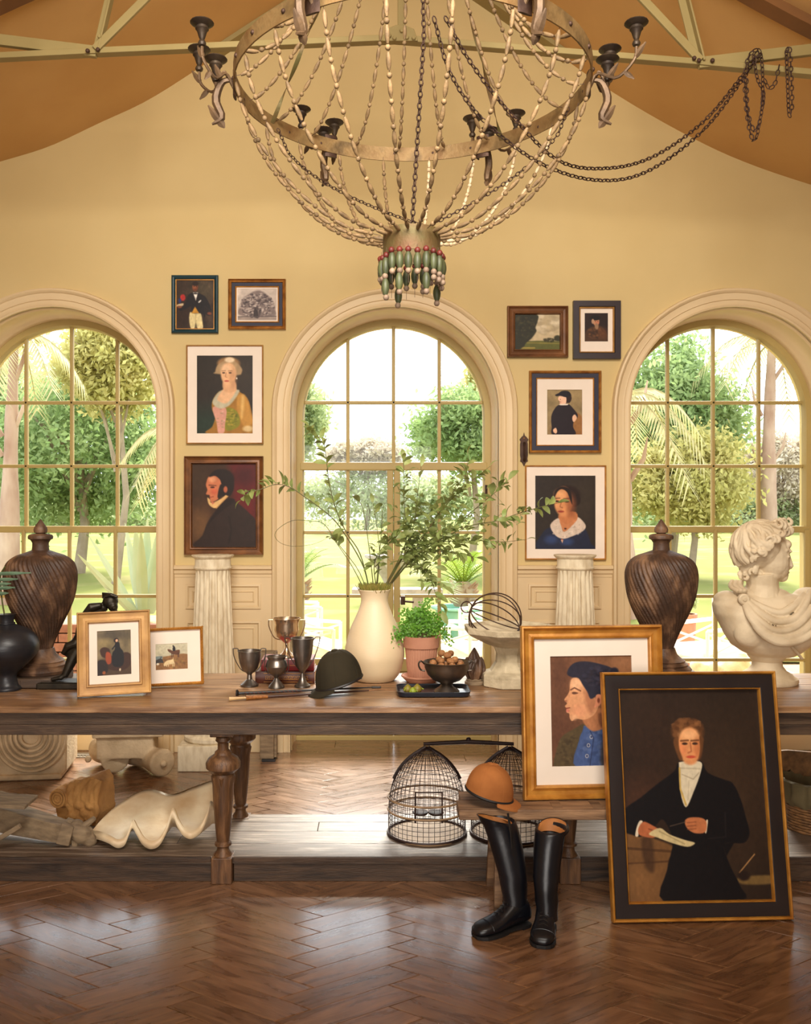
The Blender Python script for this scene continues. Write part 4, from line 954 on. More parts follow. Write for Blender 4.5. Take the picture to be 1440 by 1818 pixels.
c.poly([(476, 1390), (605, 1400), (596, 1560), (585, 1640), (530, 1645), (512, 1540)], (206, 148, 128), 8); c.scatter(16, (550, 1500, 45, 100), 10, [(150, 132, 96), (224, 176, 156)], .6)
c.poly([(472, 1345), (520, 1255), (580, 1220), (700, 1215), (735, 1240), (640, 1370), (540, 1400)], (186, 178, 150), 14); c.poly([(520, 1300), (590, 1205), (690, 1195), (700, 1240), (620, 1345), (550, 1340)], (226, 178, 134), 16)
c.poly([(580, 1130), (690, 1130), (700, 1230), (590, 1235)], (214, 162, 118), 14)
c.blob(630, 960, 110, 62, (150, 112, 70), .3); c.poly([(500, 1040), (520, 980), (600, 930), (690, 935), (755, 1000), (760, 1045), (720, 1075), (500, 1060)], (168, 138, 98), 14)
c.blob(630, 1062, 76, 112, (224, 174, 128), .22); c.blob(668, 1100, 40, 80, (196, 140, 96), 1, .5); c.blob(604, 1010, 50, 40, (240, 200, 158), 1, .6)
for x in (582, 645): c.blob(x, 1052, 15, 7, (70, 46, 32), .5); c.line([(x-18, 1034), (x+18, 1032)], 4, (130, 90, 60), .7)
c.line([(608, 1050), (598, 1090), (612, 1096)], 4, (176, 118, 82), .8); c.blob(612, 1132, 24, 8, (176, 82, 66), .5); c.blob(640, 925, 48, 26, (232, 206, 170), .5); c.blob(710, 1106, 6, 9, (236, 226, 210))
wallpic('framed_portrait', 'white mounted portrait of a lady in gold silk gown, thin gilt frame', 330, 612, 467, 788, [('frame', 'gold2', 2.4*K, 'round', .028), ('mount', 'mount', (16.3*K, 16.1*K, 16.6*K, 16.5*K), 'board', .010)], c)
# --- man in profile, red drape
c = Canvas(265, 290, 1005, 1250, 100, (60, 38, 24)); c.poly([(700, 290), (1005, 290), (1005, 980), (860, 820), (740, 700), (735, 420)], (96, 26, 24), 90); c.blob(360, 1000, 140, 220, (106, 74, 44), 1.2, .9); c.blob(330, 500, 120, 200, (64, 46, 30), 1.2, .8); c.blob(870, 430, 120, 120, (60, 20, 22), 1.2, .7)
c.poly([(300, 1250), (380, 1120), (450, 950), (560, 800), (690, 690), (790, 740), (920, 850), (1005, 960), (1005, 1250)], (46, 32, 26), 14); c.poly([(560, 800), (690, 690), (760, 720), (600, 840), (480, 960), (420, 1040)], (36, 24, 20), 10)
c.blob(610, 470, 140, 120, (34, 22, 18), .2); c.poly([(600, 480), (730, 460), (745, 560), (700, 660), (600, 650), (580, 560)], (34, 22, 18), 12)
c.poly([(430, 500), (460, 435), (560, 410), (610, 480), (600, 600), (570, 690), (490, 730), (470, 690), (465, 650), (425, 640), (440, 590), (425, 540)], (196, 116, 78), 8); c.blob(500, 470, 40, 30, (226, 160, 116), .9, .8); c.blob(520, 610, 40, 36, (196, 84, 60), .9, .6); c.poly([(580, 560), (625, 540), (620, 640), (560, 680)], (40, 26, 20), 10)
c.blob(500, 560, 26, 10, (64, 34, 26), .5); c.line([(460, 535), (540, 540)], 6, (60, 32, 24), .7); c.line([(470, 675), (510, 668)], 5, (120, 44, 36), .8); c.blob(652, 580, 24, 40, (190, 98, 68), .4)
c.poly([(440, 680), (470, 700), (490, 740), (600, 690), (690, 620), (685, 660), (600, 740), (530, 800), (460, 760)], (214, 172, 112), 8); c.poly([(480, 720), (530, 735), (500, 760)], (190, 110, 80), 8); c.line([(545, 800), (640, 700), (690, 650)], 6, (206, 158, 96), .8)
c.poly([(462, 440), (500, 385), (580, 352), (680, 380), (742, 450), (748, 570), (705, 655), (650, 640), (628, 560), (604, 520), (585, 470), (530, 428)], (36, 24, 20), 10); c.blob(652, 585, 22, 38, (176, 96, 66), .4); c.poly([(585, 540), (622, 535), (618, 640), (565, 685)], (38, 26, 20), 10)
c.line([(690, 900), (720, 1050), (690, 1200)], 12, (32, 22, 18), .6)
wallpic('framed_portrait', 'bronze framed portrait of a man in profile before a dark red drape', 327, 810, 467, 985, [('frame', 'bronze_frame', 13.6*K, 'scoop', .040)], c)
# --- landscape, generic park with dark trees
c = Canvas(210, 225, 690, 590, 70, (196, 176, 138)); c.scatter(60, (540, 330, 150, 100), 34, [(214, 198, 164), (168, 150, 118), (186, 166, 128), (224, 208, 176)], .5)
c.poly([(210, 510), (690, 505), (690, 590), (210, 590)], (92, 92, 40), 8); c.line([(260, 572), (420, 572)], 7, (186, 156, 70), .8); c.line([(340, 518), (690, 526)], 6, (150, 134, 62), .7)
c.poly([(210, 225), (440, 225), (455, 290), (430, 360), (440, 400), (390, 470), (330, 520), (300, 560), (210, 580)], (44, 42, 26), 10); c.scatter(60, (310, 350, 110, 130), 14, [(60, 58, 34), (34, 34, 22), (76, 66, 38)], .6)
c.scatter(24, (600, 490, 90, 16), 14, [(52, 50, 30), (66, 60, 36)], .9); c.blob(665, 470, 36, 30, (54, 52, 32), .4)
wallpic('framed_landscape', 'walnut framed landscape painting of dark trees beside a pale cloudy sky', 901, 543, 1009, 634, [('frame', 'walnut', 14.4*K, 'mould', .040)], c)
# --- bearded man in furs
c = Canvas(955, 212, 1205, 517, 60, (44, 30, 28)); c.poly([(960, 517), (965, 420), (1010, 370), (1060, 350), (1120, 345), (1170, 390), (1200, 450), (1205, 517)], (72, 48, 32), 10); c.scatter(40, (1070, 430, 90, 60), 14, [(96, 62, 38), (50, 34, 26), (120, 76, 44)], .5)
c.blob(1080, 300, 34, 46, (190, 132, 96), .3); c.blob(1092, 320, 16, 22, (200, 110, 84), .9, .6); c.blob(1070, 262, 58, 28, (26, 22, 22), .3); c.blob(1045, 300, 14, 26, (180, 140, 110), .5); c.blob(1086, 352, 20, 34, (150, 116, 88), .5); c.blob(1072, 300, 6, 3, (50, 30, 26)); c.blob(1098, 300, 6, 3, (50, 30, 26)); c.blob(1150, 430, 50, 60, (104, 62, 36), .9, .6)
wallpic('framed_portrait', 'small dark framed portrait of a bearded man in cap and furs', 1018, 534, 1102, 637, [('frame', 'black_frame', 10.5*K, 'flat', .034), ('gilt_slip', 'gold2', 3*K, 'round', .030), ('mount', 'mount', (7.5*K, 7.5*K, 8*K, 18*K), 'board', .012)], c)
# --- child in black cap
c = Canvas(550, 1020, 940, 1528, 90, (150, 128, 88)); c.noise(.06, 7); c.poly([(850, 1290), (940, 1330), (940, 1528), (840, 1528)], (146, 100, 54), 14); c.blob(620, 1480, 60, 80, (132, 104, 66), 1, .6)
c.poly([(690, 1190), (780, 1180), (830, 1220), (890, 1300), (880, 1350), (850, 1370), (840, 1440), (860, 1528), (620, 1528), (604, 1440), (600, 1320), (640, 1230)], (34, 24, 30), 7)
c.blob(760, 1110, 62, 62, (44, 26, 24), .25); c.poly([(676, 1110), (700, 1090), (760, 1100), (762, 1170), (730, 1195), (695, 1180), (690, 1150), (678, 1140)], (236, 190, 158), 6); c.poly([(642, 1080), (680, 1060), (720, 1035), (790, 1040), (818, 1090), (760, 1105), (700, 1090), (660, 1095)], (28, 22, 28), 6)
c.poly([(800, 1090), (822, 1120), (800, 1170), (770, 1150)], (44, 26, 24), 8); c.poly([(690, 1185), (780, 1180), (775, 1195), (700, 1196)], (226, 212, 196), 4); c.blob(700, 1128, 6, 3, (60, 40, 36)); c.line([(692, 1160), (706, 1160)], 3, (190, 96, 84))
c.poly([(835, 1320), (860, 1300), (882, 1340), (850, 1385), (832, 1360)], (230, 182, 148), 6); c.poly([(620, 1470), (650, 1450), (664, 1490), (650, 1515), (625, 1500)], (230, 182, 148), 6)
wallpic('framed_portrait', 'white mounted portrait of a child in black cap, gilt and navy frame', 940, 658, 1068, 804, [('frame', 'gold_dark', 4.8*K, 'round', .036), ('liner', 'navy', 7.6*K, 'flat', .020), ('gilt_slip', 'gold', 2.2*K, 'round', .024), ('mount', 'mount', (17.6*K, 18.6*K, 18.8*K, 18.2*K), 'board', .012)], c)
# --- woman with lace collar
c = Canvas(340, 617, 1022, 1470, 105, (46, 38, 32)); c.blob(900, 900, 160, 260, (58, 48, 38), 1.2, .7)
c.poly([(380, 1470), (420, 1290), (510, 1220), (640, 1250), (830, 1170), (920, 1260), (970, 1400), (990, 1470)], (34, 38, 58), 14); c.blob(520, 1360, 70, 50, (50, 68, 112), .9, .8); c.blob(700, 1385, 70, 40, (48, 66, 108), .9, .8)
c.blob(700, 850, 150, 120, (40, 26, 22), .25); c.poly([(740, 800), (830, 840), (850, 930), (790, 980), (740, 940)], (36, 24, 20), 16)
c.poly([(615, 1060), (800, 1040), (810, 1180), (680, 1270), (620, 1180)], (186, 116, 72), 14); c.blob(660, 920, 102, 172, (206, 138, 88), .2); c.blob(745, 960, 52, 120, (136, 76, 46), 1, .75); c.blob(620, 840, 60, 60, (232, 172, 118), 1, .7); c.blob(600, 960, 34, 50, (226, 160, 108), 1, .6)
c.poly([(555, 880), (570, 790), (650, 745), (740, 790), (760, 950), (735, 900), (700, 810), (640, 775), (590, 810)], (38, 26, 22), 8)
for x, y in ((588, 915), (698, 918)): c.blob(x, y, 26, 11, (58, 34, 26), .5); c.line([(x-34, y-32), (x+30, y-36)], 6, (72, 42, 30), .7)
c.line([(640, 910), (622, 980), (650, 990)], 6, (150, 86, 54), .8); c.blob(632, 1034, 36, 12, (150, 62, 48), .5)
c.poly([(512, 1190), (600, 1110), (630, 1180), (672, 1268), (800, 1150), (830, 1100), (910, 1190), (880, 1260), (760, 1320), (650, 1350), (560, 1300)], (206, 186, 168), 9); c.scatter(60, (700, 1240, 190, 90), 9, [(160, 138, 122), (226, 212, 198)], .5); c.poly([(620, 1140), (640, 1210), (670, 1268), (780, 1170), (800, 1110), (700, 1180)], (190, 122, 78), 8); c.blob(682, 1232, 14, 9, (70, 34, 26)); c.blob(645, 1358, 14, 8, (120, 44, 36)); c.poly([(630, 1360), (660, 1360), (648, 1400)], (206, 160, 130), 4)
wallpic('framed_portrait', 'white mounted portrait of a dark haired woman in lace collar, thin gilt frame', 933, 826, 1077, 994, [('frame', 'gold', 2.6*K, 'round', .028), ('mount', 'mount', (15.6*K, 15.7*K, 16*K, 16.4*K), 'board', .010)], c)
# --- leaning pictures -------------------------------------------------
# lady on horseback, on the table
c = Canvas(497, 343, 752, 715, 90, (112, 98, 72), 0.066); c.noise(.16, 6); c.blob(620, 380, 120, 40, (70, 62, 52), 1, .7); c.blob(560, 450, 60, 40, (150, 130, 84), 1, .6); c.poly([(500, 600), (780, 560), (790, 740), (500, 740)], (70, 50, 34), 30, .9)
c.poly([(530, 500), (560, 480), (600, 500), (625, 560), (720, 530), (765, 560), (760, 640), (700, 680), (600, 660), (580, 580), (545, 555)], (60, 36, 26), 8); c.poly([(580, 520), (612, 540), (618, 610), (590, 620), (574, 570)], (150, 66, 36), 8); c.poly([(515, 600), (570, 590), (600, 660), (580, 700), (520, 720)], (38, 28, 26), 10)
c.poly([(640, 450), (668, 445), (680, 490), (705, 530), (712, 620), (680, 650), (630, 630), (622, 540), (640, 500)], (22, 20, 24), 5); c.blob(646, 428, 18, 20, (40, 28, 24), .3); c.blob(650, 430, 9, 12, (222, 170, 136), .4); c.line([(640, 470), (622, 498)], 5, (20, 18, 22)); c.blob(688, 672, 7, 12, (200, 180, 150), .5); c.blob(570, 690, 12, 14, (150, 80, 40), .6)
pic_h = 0.372
picture('framed_picture', 'wide gilt framed picture of a lady on horseback leaning on bronze figure', 0.318, pic_h, (xat(204.5, 4.08), 4.075, TZ+0.005), (math.radians(-11), math.radians(-1.2), math.radians(14)),
        [('frame', 'gold2', 0.052, 'scoop', .030), ('mount', 'mount', (0.034, 0.034, 0.034, 0.036), 'board', .010)], c)
# hounds and rider
c = Canvas(915, 458, 1235, 695, 90, (186, 178, 150), 0.02); c.noise(.05, 7); c.poly([(900, 590), (1000, 575), (1240, 562), (1250, 705), (900, 710)], (134, 94, 54), 8); c.poly([(900, 575), (980, 570), (980, 600), (900, 602)], (120, 132, 130), 6); c.scatter(70, (1080, 640, 160, 50), 12, [(160, 112, 64), (110, 78, 44), (150, 120, 60), (96, 66, 40)], .5)
c.poly([(1036, 510), (1060, 512), (1090, 525), (1150, 518), (1158, 535), (1148, 560), (1090, 558), (1068, 545), (1045, 530)], (92, 56, 36), 4)
for x in (1076, 1090, 1138, 1147): c.line([(x, 550), (x+2, 584)], 3, (70, 42, 30))
c.poly([(1092, 490), (1105, 484), (1114, 505), (1112, 525), (1090, 525), (1086, 505)], (30, 26, 30), 3); c.blob(1092, 482, 7, 8, (36, 30, 30), .4)
c.poly([(1000, 640), (1030, 612), (1085, 602), (1092, 580), (1096, 605), (1100, 640), (1040, 650), (1005, 662)], (214, 188, 140), 4)
for x in (1030, 1048, 1090, 1104): c.line([(x, 635), (x-2, 664)], 4, (206, 180, 134))
c.poly([(918, 610), (960, 592), (985, 600), (995, 630), (950, 630), (922, 650)], (60, 54, 52), 4); c.line([(960, 600), (976, 575)], 3, (60, 54, 52)); c.blob(940, 640, 14, 10, (220, 206, 180), .5)
b_w, b_h = 0.275, 0.272
fb = picture('framed_picture', 'rope edged gilt framed picture of rider and hounds on the table', b_w, b_h, (xat(312, 4.33), 4.30, TZ+0.004), (math.radians(-10), math.radians(-1.0), math.radians(12)),
        [('frame', 'gold', 0.014, 'round', .020), ('mount', 'mount', (0.040, 0.062, 0.060, 0.062), 'board', .008)], c)
g = G()
for side in range(4):
    n_ = 34; 
    for i in range(n_):
        t = (i+.5)/n_; x, z = ((-b_w/2+b_w*t, 0.007), (-b_w/2+b_w*t, b_h-0.007), (-b_w/2+0.007, b_h*t), (b_w/2-0.007, b_h*t))[side]
        d = (Vector((0.7, 0, 0.7)) if side < 2 else Vector((0.7, 0, 0.7)))*0.008
        g.tube([Vector((x, -0.02, z))-d, Vector((x, -0.024, z)), Vector((x, -0.02, z))+d], [0.0015, 0.0032, 0.0015], 5)
g.build('rope_moulding', MT['gold'], fb, kind='stuff')
# boy in profile on the bench
c = Canvas(320, 343, 1052, 1300, 190, (126, 84, 58), 0.03); c.noise(.10, 7); c.blob(420, 500, 120, 200, (92, 60, 46), 1.3, .8); c.blob(430, 1000, 160, 260, (84, 54, 42), 1.3, .7); c.blob(980, 450, 120, 120, (150, 104, 70), 1.3, .7)
c.poly([(380, 1320), (400, 1130), (440, 1040), (540, 980), (640, 935), (700, 1000), (640, 1320)], (84, 70, 48), 12); c.scatter(60, (500, 1150, 100, 140), 18, [(96, 80, 54), (66, 54, 40), (74, 60, 42)], .5)
c.poly([(590, 1080), (620, 1000), (640, 950), (720, 990), (850, 940), (1080, 1000), (1100, 1320), (575, 1320)], (70, 88, 132), 10); c.scatter(50, (760, 1150, 150, 150), 24, [(86, 106, 152), (56, 70, 108), (96, 112, 150)], .5); c.poly([(820, 1000), (900, 980), (1100, 1010), (1100, 1320), (800, 1320)], (64, 56, 50), 26, .8)
c.poly([(630, 880), (780, 800), (850, 880), (850, 960), (740, 1000), (690, 990), (640, 940)], (176, 116, 78), 14); c.poly([(760, 850), (840, 860), (850, 950), (780, 960)], (110, 66, 46), 20, .7)
c.poly([(505, 600), (520, 545), (580, 530), (640, 600), (720, 700), (760, 780), (720, 860), (640, 900), (560, 890), (525, 910), (505, 880), (500, 845), (478, 835), (475, 800), (462, 780), (480, 755), (455, 725), (480, 690), (500, 650)], (214, 152, 108), 7)
c.blob(560, 590, 50, 50, (238, 188, 146), .9, .7); c.blob(590, 820, 60, 50, (226, 152, 112), .9, .6); c.poly([(640, 640), (720, 700), (740, 790), (690, 850), (650, 760)], (156, 98, 68), 40, .7); c.blob(545, 880, 30, 24, (232, 176, 132), .8, .6)
c.poly([(478, 500), (500, 440), (560, 400), (660, 395), (780, 420), (880, 460), (935, 560), (930, 640), (860, 690), (800, 720), (780, 690), (740, 700), (690, 720), (660, 660), (620, 600), (580, 540), (520, 530)], (46, 44, 56), 10); c.scatter(80, (765, 520, 135, 90), 22, [(58, 56, 72), (36, 34, 44), (70, 64, 78), (48, 40, 46)], .45); c.blob(900, 490, 40, 40, (40, 38, 50), .4)
c.poly([(740, 690), (780, 685), (796, 730), (770, 780), (725, 795), (735, 750)], (216, 140, 104), 8); c.blob(762, 735, 12, 22, (130, 70, 50), .6)
c.poly([(522, 664), (545, 657), (580, 668), (556, 678), (532, 677)], (84, 52, 40), 6, .85); c.line([(512, 640), (545, 622), (600, 650)], 6, (92, 56, 42), .8); c.line([(470, 800), (505, 795)], 5, (126, 58, 48), .9); c.blob(488, 820, 16, 14, (206, 122, 100), .6); c.blob(470, 735, 12, 8, (160, 96, 70), .6, .7)
for x, y in ((700, 1050), (675, 1122), (662, 1214)): c.blob(x, y, 15, 17, (196, 190, 190), .3); c.blob(x, y, 10, 12, (70, 80, 116), .3)
c.line([(690, 1000), (720, 1060), (690, 1300)], 5, (46, 54, 84), .8)
bw, bh = 0.598, 0.716
picture('framed_portrait', 'wide gilt framed portrait of a youth in profile standing on bench', bw, bh, (xat(1053, 3.82), 3.812, BZ+0.003), (math.radians(-3.2), math.radians(-0.3), math.radians(3.0)),
        [('frame', 'gold', 0.058, 'mould', .036), ('mount', 'mount', (0.066, 0.070, 0.070, 0.074), 'board', .012)], c)
# large gentleman on the floor
c = Canvas(190, 200, 1150, 1515, 250, (40, 30, 24), 0.036); c.noise(.06, 6); c.blob(420, 500, 260, 330, (56, 38, 28), 1.3, .7); c.blob(900, 900, 300, 500, (62, 44, 30), 1.3, .8); c.blob(330, 900, 160, 150, (82, 50, 34), 1.3, .6)
c.poly([(215, 1110), (300, 1100), (540, 1180), (540, 1230), (510, 1270), (500, 1350), (470, 1520), (230, 1520)], (112, 78, 46), 16); c.line([(215, 1190), (530, 1215)], 8, (70, 46, 28), .7); c.line([(215, 1285), (515, 1275)], 6, (74, 48, 30), .7); c.blob(330, 1400, 90, 90, (140, 98, 58), 1.2, .5); c.poly([(330, 1140), (400, 1130), (410, 1330), (350, 1300)], (60, 40, 28), 24, .7)
c.poly([(980, 1380), (1200, 1370), (1200, 1420), (1000, 1420)], (140, 110, 60), 14, .7); c.line([(985, 1350), (1090, 1240)], 4, (176, 130, 80), .9); c.blob(1015, 1370, 40, 30, (40, 28, 24), .5)
c.poly([(560, 720), (600, 660), (740, 655), (790, 730), (900, 775), (960, 800), (1010, 900), (1040, 1010), (1062, 1110), (1020, 1170), (890, 1175), (920, 1300), (985, 1430), (990, 1520), (475, 1520), (500, 1320), (540, 1150), (480, 1020), (420, 1060), (330, 1120), (270, 1110), (215, 1080), (215, 960), (330, 880), (440, 800)], (20, 17, 19), 8)
c.poly([(880, 1175), (960, 1160), (900, 1250)], (20, 17, 19), 8); c.line([(900, 980), (900, 1130), (780, 1140)], 5, (36, 30, 30), .6)
c.poly([(594, 690), (610, 660), (740, 660), (745, 720), (690, 850), (635, 945), (600, 850)], (214, 200, 170), 6); c.line([(615, 740), (690, 770), (730, 730)], 4, (166, 150, 122), .7); c.line([(605, 700), (738, 705)], 5, (180, 166, 138), .7); c.line([(598, 700), (600, 830), (636, 930)], 6, (196, 160, 80), .9); c.line([(660, 780), (650, 900)], 3, (176, 160, 132), .6)
c.blob(660, 470, 110, 82, (96, 60, 34), .3); c.scatter(70, (660, 455, 105, 72), 17, [(134, 88, 52), (84, 52, 30), (112, 72, 42)], .6)
c.blob(672, 560, 80, 118, (216, 146, 92), .16); c.blob(668, 490, 60, 34, (236, 180, 128), .9, .7); c.blob(625, 580, 30, 40, (222, 130, 84), .9, .6); c.blob(725, 580, 28, 60, (176, 98, 58), .9, .6)
c.poly([(575, 590), (560, 530), (590, 500), (600, 580), (620, 640), (600, 650)], (104, 66, 38), 10); c.poly([(740, 500), (770, 520), (750, 610), (732, 640), (742, 580)], (96, 60, 34), 10)
for x in (638, 708): c.blob(x, 546, 19, 8, (66, 42, 30), .5); c.line([(x-26, 528), (x+24, 525)], 6, (104, 64, 38), .8)
c.line([(676, 540), (682, 595), (660, 604)], 5, (168, 96, 60), .8); c.blob(678, 630, 32, 9, (186, 76, 54), .5); c.blob(676, 665, 36, 14, (206, 130, 84), .9, .5)
c.poly([(288, 1115), (300, 1060), (320, 1024), (340, 1030), (315, 1080), (308, 1118)], (220, 204, 176), 5); c.poly([(310, 1070), (345, 1030), (400, 1050), (455, 1085), (440, 1105), (410, 1130), (340, 1120), (312, 1105)], (176, 100, 62), 7); c.line([(380, 1075), (450, 1100)], 4, (110, 56, 36), .7)
c.poly([(380, 1105), (455, 1070), (520, 1110), (620, 1145), (690, 1165), (640, 1188), (540, 1165), (440, 1130)], (206, 186, 136), 6); c.line([(450, 1090), (620, 1170)], 4, (160, 140, 96), .7)
c.poly([(770, 1030), (782, 1030), (770, 1100), (760, 1100)], (224, 206, 176), 4); c.poly([(625, 1030), (660, 1008), (740, 1012), (772, 1040), (760, 1100), (690, 1105), (640, 1075)], (186, 112, 70), 7)
for y in (1040, 1062, 1082): c.line([(640, y), (700, y-4)], 3, (120, 66, 42), .7)
c.line([(525, 1060), (630, 1035)], 3, (90, 74, 60), .8)
pw, ph = 0.716, 0.958
picture('framed_portrait', 'large ebony and gilt framed portrait of a gentleman standing on floor', pw, ph, (xat(1245.5, 3.575), 3.578, 0.002), (math.radians(-9.2), 0, math.radians(2.4)),
        [('frame', 'gold', 0.014, 'round', .034), ('frame_panel', 'ebony', 0.052, 'flat', .024), ('gilt_slip', 'gold', 0.007, 'round', .028)], c)
# ------------------------------------------------------------------ lathe objects drawn in photo pixels
def ybase(Yc, Z=None): return CY+(CH-(TZ if Z is None else Z))*FOC/Yc
def prof_px(Yc, rows, Z=None):
    k = Yc/FOC; yb = ybase(Yc, Z); return [(r*k, max(0.0, (yb-y)*k)) for r, y in rows]
def smooth_prof(rows, n): return spline(rows, n)
# spiral urns
def urn(px, Yc, label, mirror=False, slab=None, tone='urn'):
    Z0 = TZ+0.048
    t = thing('spiral_urn', label, 'urn', (xat(px, Yc), Yc, Z0+0.001), group='spiral fluted wooden urns')
    k = Yc/FOC; yb = ybase(Yc, Z0); H = lambda y: (yb-y)*k
    # foot
    ft = [(50, yb), (52, yb-5), (49, yb-9), (45, yb-11), (46, yb-14), (40, yb-18), (41, yb-20), (33, yb-25), (27, yb-31), (23, yb-42), (21, 1150)]
    G().lathe([(r*k, H(y)) for r, y in ft], 48).build('foot', MT['urn'], t, smooth=50)
    body = smooth_prof([(21, 1150), (25, 1135), (36, 1110), (48, 1085), (57, 1060), (61, 1035), (61, 1015), (55, 998), (42, 987), (26, 981), (15, 977)], 64)
    def fl(r, z, a):
        u = z/(0.5); tw = 9.0*z*(1 if not mirror else 1)
        amp = min(1.0, max(0.0, (H(982)-z)/0.05))*min(1, max(0, (z-H(1150))/0.03))
        ph = math.sin(42*a+tw*13.0)
        return r+amp*0.0042*(abs(ph)**0.6*(1 if ph > 0 else -1))
    G().lathe([(r*k, H(y)) for r, y in body], 336, fn=fl, cap=False).build('body', MT['urn'], t, smooth=180)
    G().lathe([(r*k, H(y)) for r, y in [(15, 978), (14, 970), (14, 964), (17, 959), (21, 957), (21.5, 953), (20, 950), (14, 948), (9, 947.5)]], 40).build('neck', MT['urn'], t, smooth=50)
    G().lathe([(r*k, H(y)) for r, y in [(6, 948), (11, 946), (12, 941), (11, 937), (7, 931), (2.5, 924), (0.5, 922)]], 24).build('finial', MT['urn'], t, smooth=50)
    return t
u1 = urn(72, 4.42, 'brown spiral fluted wooden urn with finial behind the black vase')
u2 = urn(1174, 4.44, 'dark spiral fluted wooden urn with finial beside the marble bust')
s1 = thing('wood_slab', 'rough dark wood slab under the left spiral urn', 'plinth', (xat(68, 4.40), 4.40, TZ+0.001))
G().rings([[(x*1.0, y, z) for x, y in ((-0.16, -0.15), (-0.06, -0.17), (0.05, -0.165), (0.115, -0.155), (0.13, -0.12), (0.14, 0.02), (0.12, 0.15), (-0.02, 0.165), (-0.14, 0.15))] for z in (0, 0.046)]).build('slab', MT['table'], s1, smooth=30, bevel=0.006)
G().box(-0.10, -0.02, -0.172, -0.165, 0.004, 0.040).build('bark_edge', MT['kick'], s1, smooth=None, bevel=0.003)
s2 = thing('square_plinth', 'square dark wood plinth under the right spiral urn', 'plinth', (xat(1178, 4.44), 4.44, TZ+0.001))
G().box(-0.17, 0.155, -0.16, 0.16, 0, 0.047).build('block', MT['table'], s2, smooth=None, bevel=0.004)
G().box(-0.172, 0.157, -0.162, 0.162, 0, 0.008).build('base_bead', MT['table'], s2, smooth=None)
# black vase
Yv = 4.22; k = Yv/FOC; yb = ybase(Yv)
bv = thing('black_vase', 'squat black ceramic vase at left end of the table', 'vase', (xat(12, Yv), Yv, TZ+0.001))
G().lathe([(r*k, (yb-y)*k) for r, y in smooth_prof([(25, yb), (25, yb-4), (20, yb-10), (17, yb-24), (22, yb-33), (38, yb-48), (51, yb-62), (55, yb-76), (52, yb-90), (40, yb-105), (22, yb-113), (13, yb-117), (12, yb-122), (13, yb-128), (16, yb-134)], 50)], 48).build('body', MT['blackvase'], bv, smooth=60)
G().lathe([(r*k, (yb-y)*k) for r, y in [(12, yb-116), (14.5, yb-117), (14.5, yb-119), (12, yb-120)]], 32, cap=False).build('neck_ring', MT['blackvase'], bv)
sp = thing('leafy_sprig', 'grey green leaves reaching in from the left in black vase', 'plant', (bv.location.x, Yv, TZ+0.30))
g = G(); st = [Vector((0, 0, 0.0)), Vector((-0.02, 0, 0.10)), Vector((-0.03, 0, 0.22)), Vector((0.0, -0.02, 0.27))]; g.tube(spline(st, 12), 0.004, 6); g.build('stem', MT['stem'], sp)
for tx, ty in ((55, 1017), (32, 1028), (27, 1043), (15, 1053), (20, 1036), (-20, 1030), (-30, 1060)):
    tp_ = at(tx, ty, Yv-0.03)-Vector(sp.location); blade(G(), (-0.035, -0.01, tp_.z-0.005), tp_, 0.012, 0.0, 0.002, 7).build('leaf', MT['bluegreen'], sp, smooth=50)
# cream vase
Yv = 4.46; k = Yv/FOC; yb = ybase(Yv)
cv = thing('cream_vase', 'tall cream stoneware vase holding the leafy branches', 'vase', (xat(665, Yv), Yv, TZ+0.001))
rows = smooth_prof([(30, yb), (36, yb-2), (46, yb-16), (52, yb-36), (53, yb-50), (50, yb-68), (43, yb-92), (34, yb-112), (27, yb-128), (24, yb-140), (25, yb-150), (28, yb-159)], 60)
G().lathe([(r*k, (yb-y)*k) for r, y in rows]+[((27)*k, 160*k), (25.5*k, 159.5*k), (23*k, 148*k), (0, 146*k)], 64).build('body', MT['cream'], cv, smooth=60)
G().lathe([(r*k, (yb-y)*k) for r, y in [(27.5, yb-158), (28.6, yb-159), (28.2, yb-161), (26.2, yb-161)]], 64, cap=False).build('rim', MT['cream'], cv, smooth=60)
ms = thing('moss', 'tuft of green brown moss in the mouth of the cream vase', 'moss', (cv.location.x, Yv, TZ+153*k))
g = G(); rng = random.Random(3)
for i in range(700):
    a = rng.uniform(0, 2*PI); r = 24*k*math.sqrt(rng.random()); p = Vector((r*math.cos(a), r*math.sin(a), 0.0)); g.tube([p, p+Vector((rng.uniform(-.016, .016)+0.2*p.x, rng.uniform(-.016, .016)+0.2*p.y, rng.uniform(.028, .056)))], [0.003, 0.0012], 4)
g.build('moss_strands', MT['moss'], ms, kind='stuff', fixn=False)
G().lathe([(0.0, 0.03), (0.04, 0.03), (0.058, 0.018), (0.058, 0.0)], 20).build('moss_bed', MT['moss'], ms)
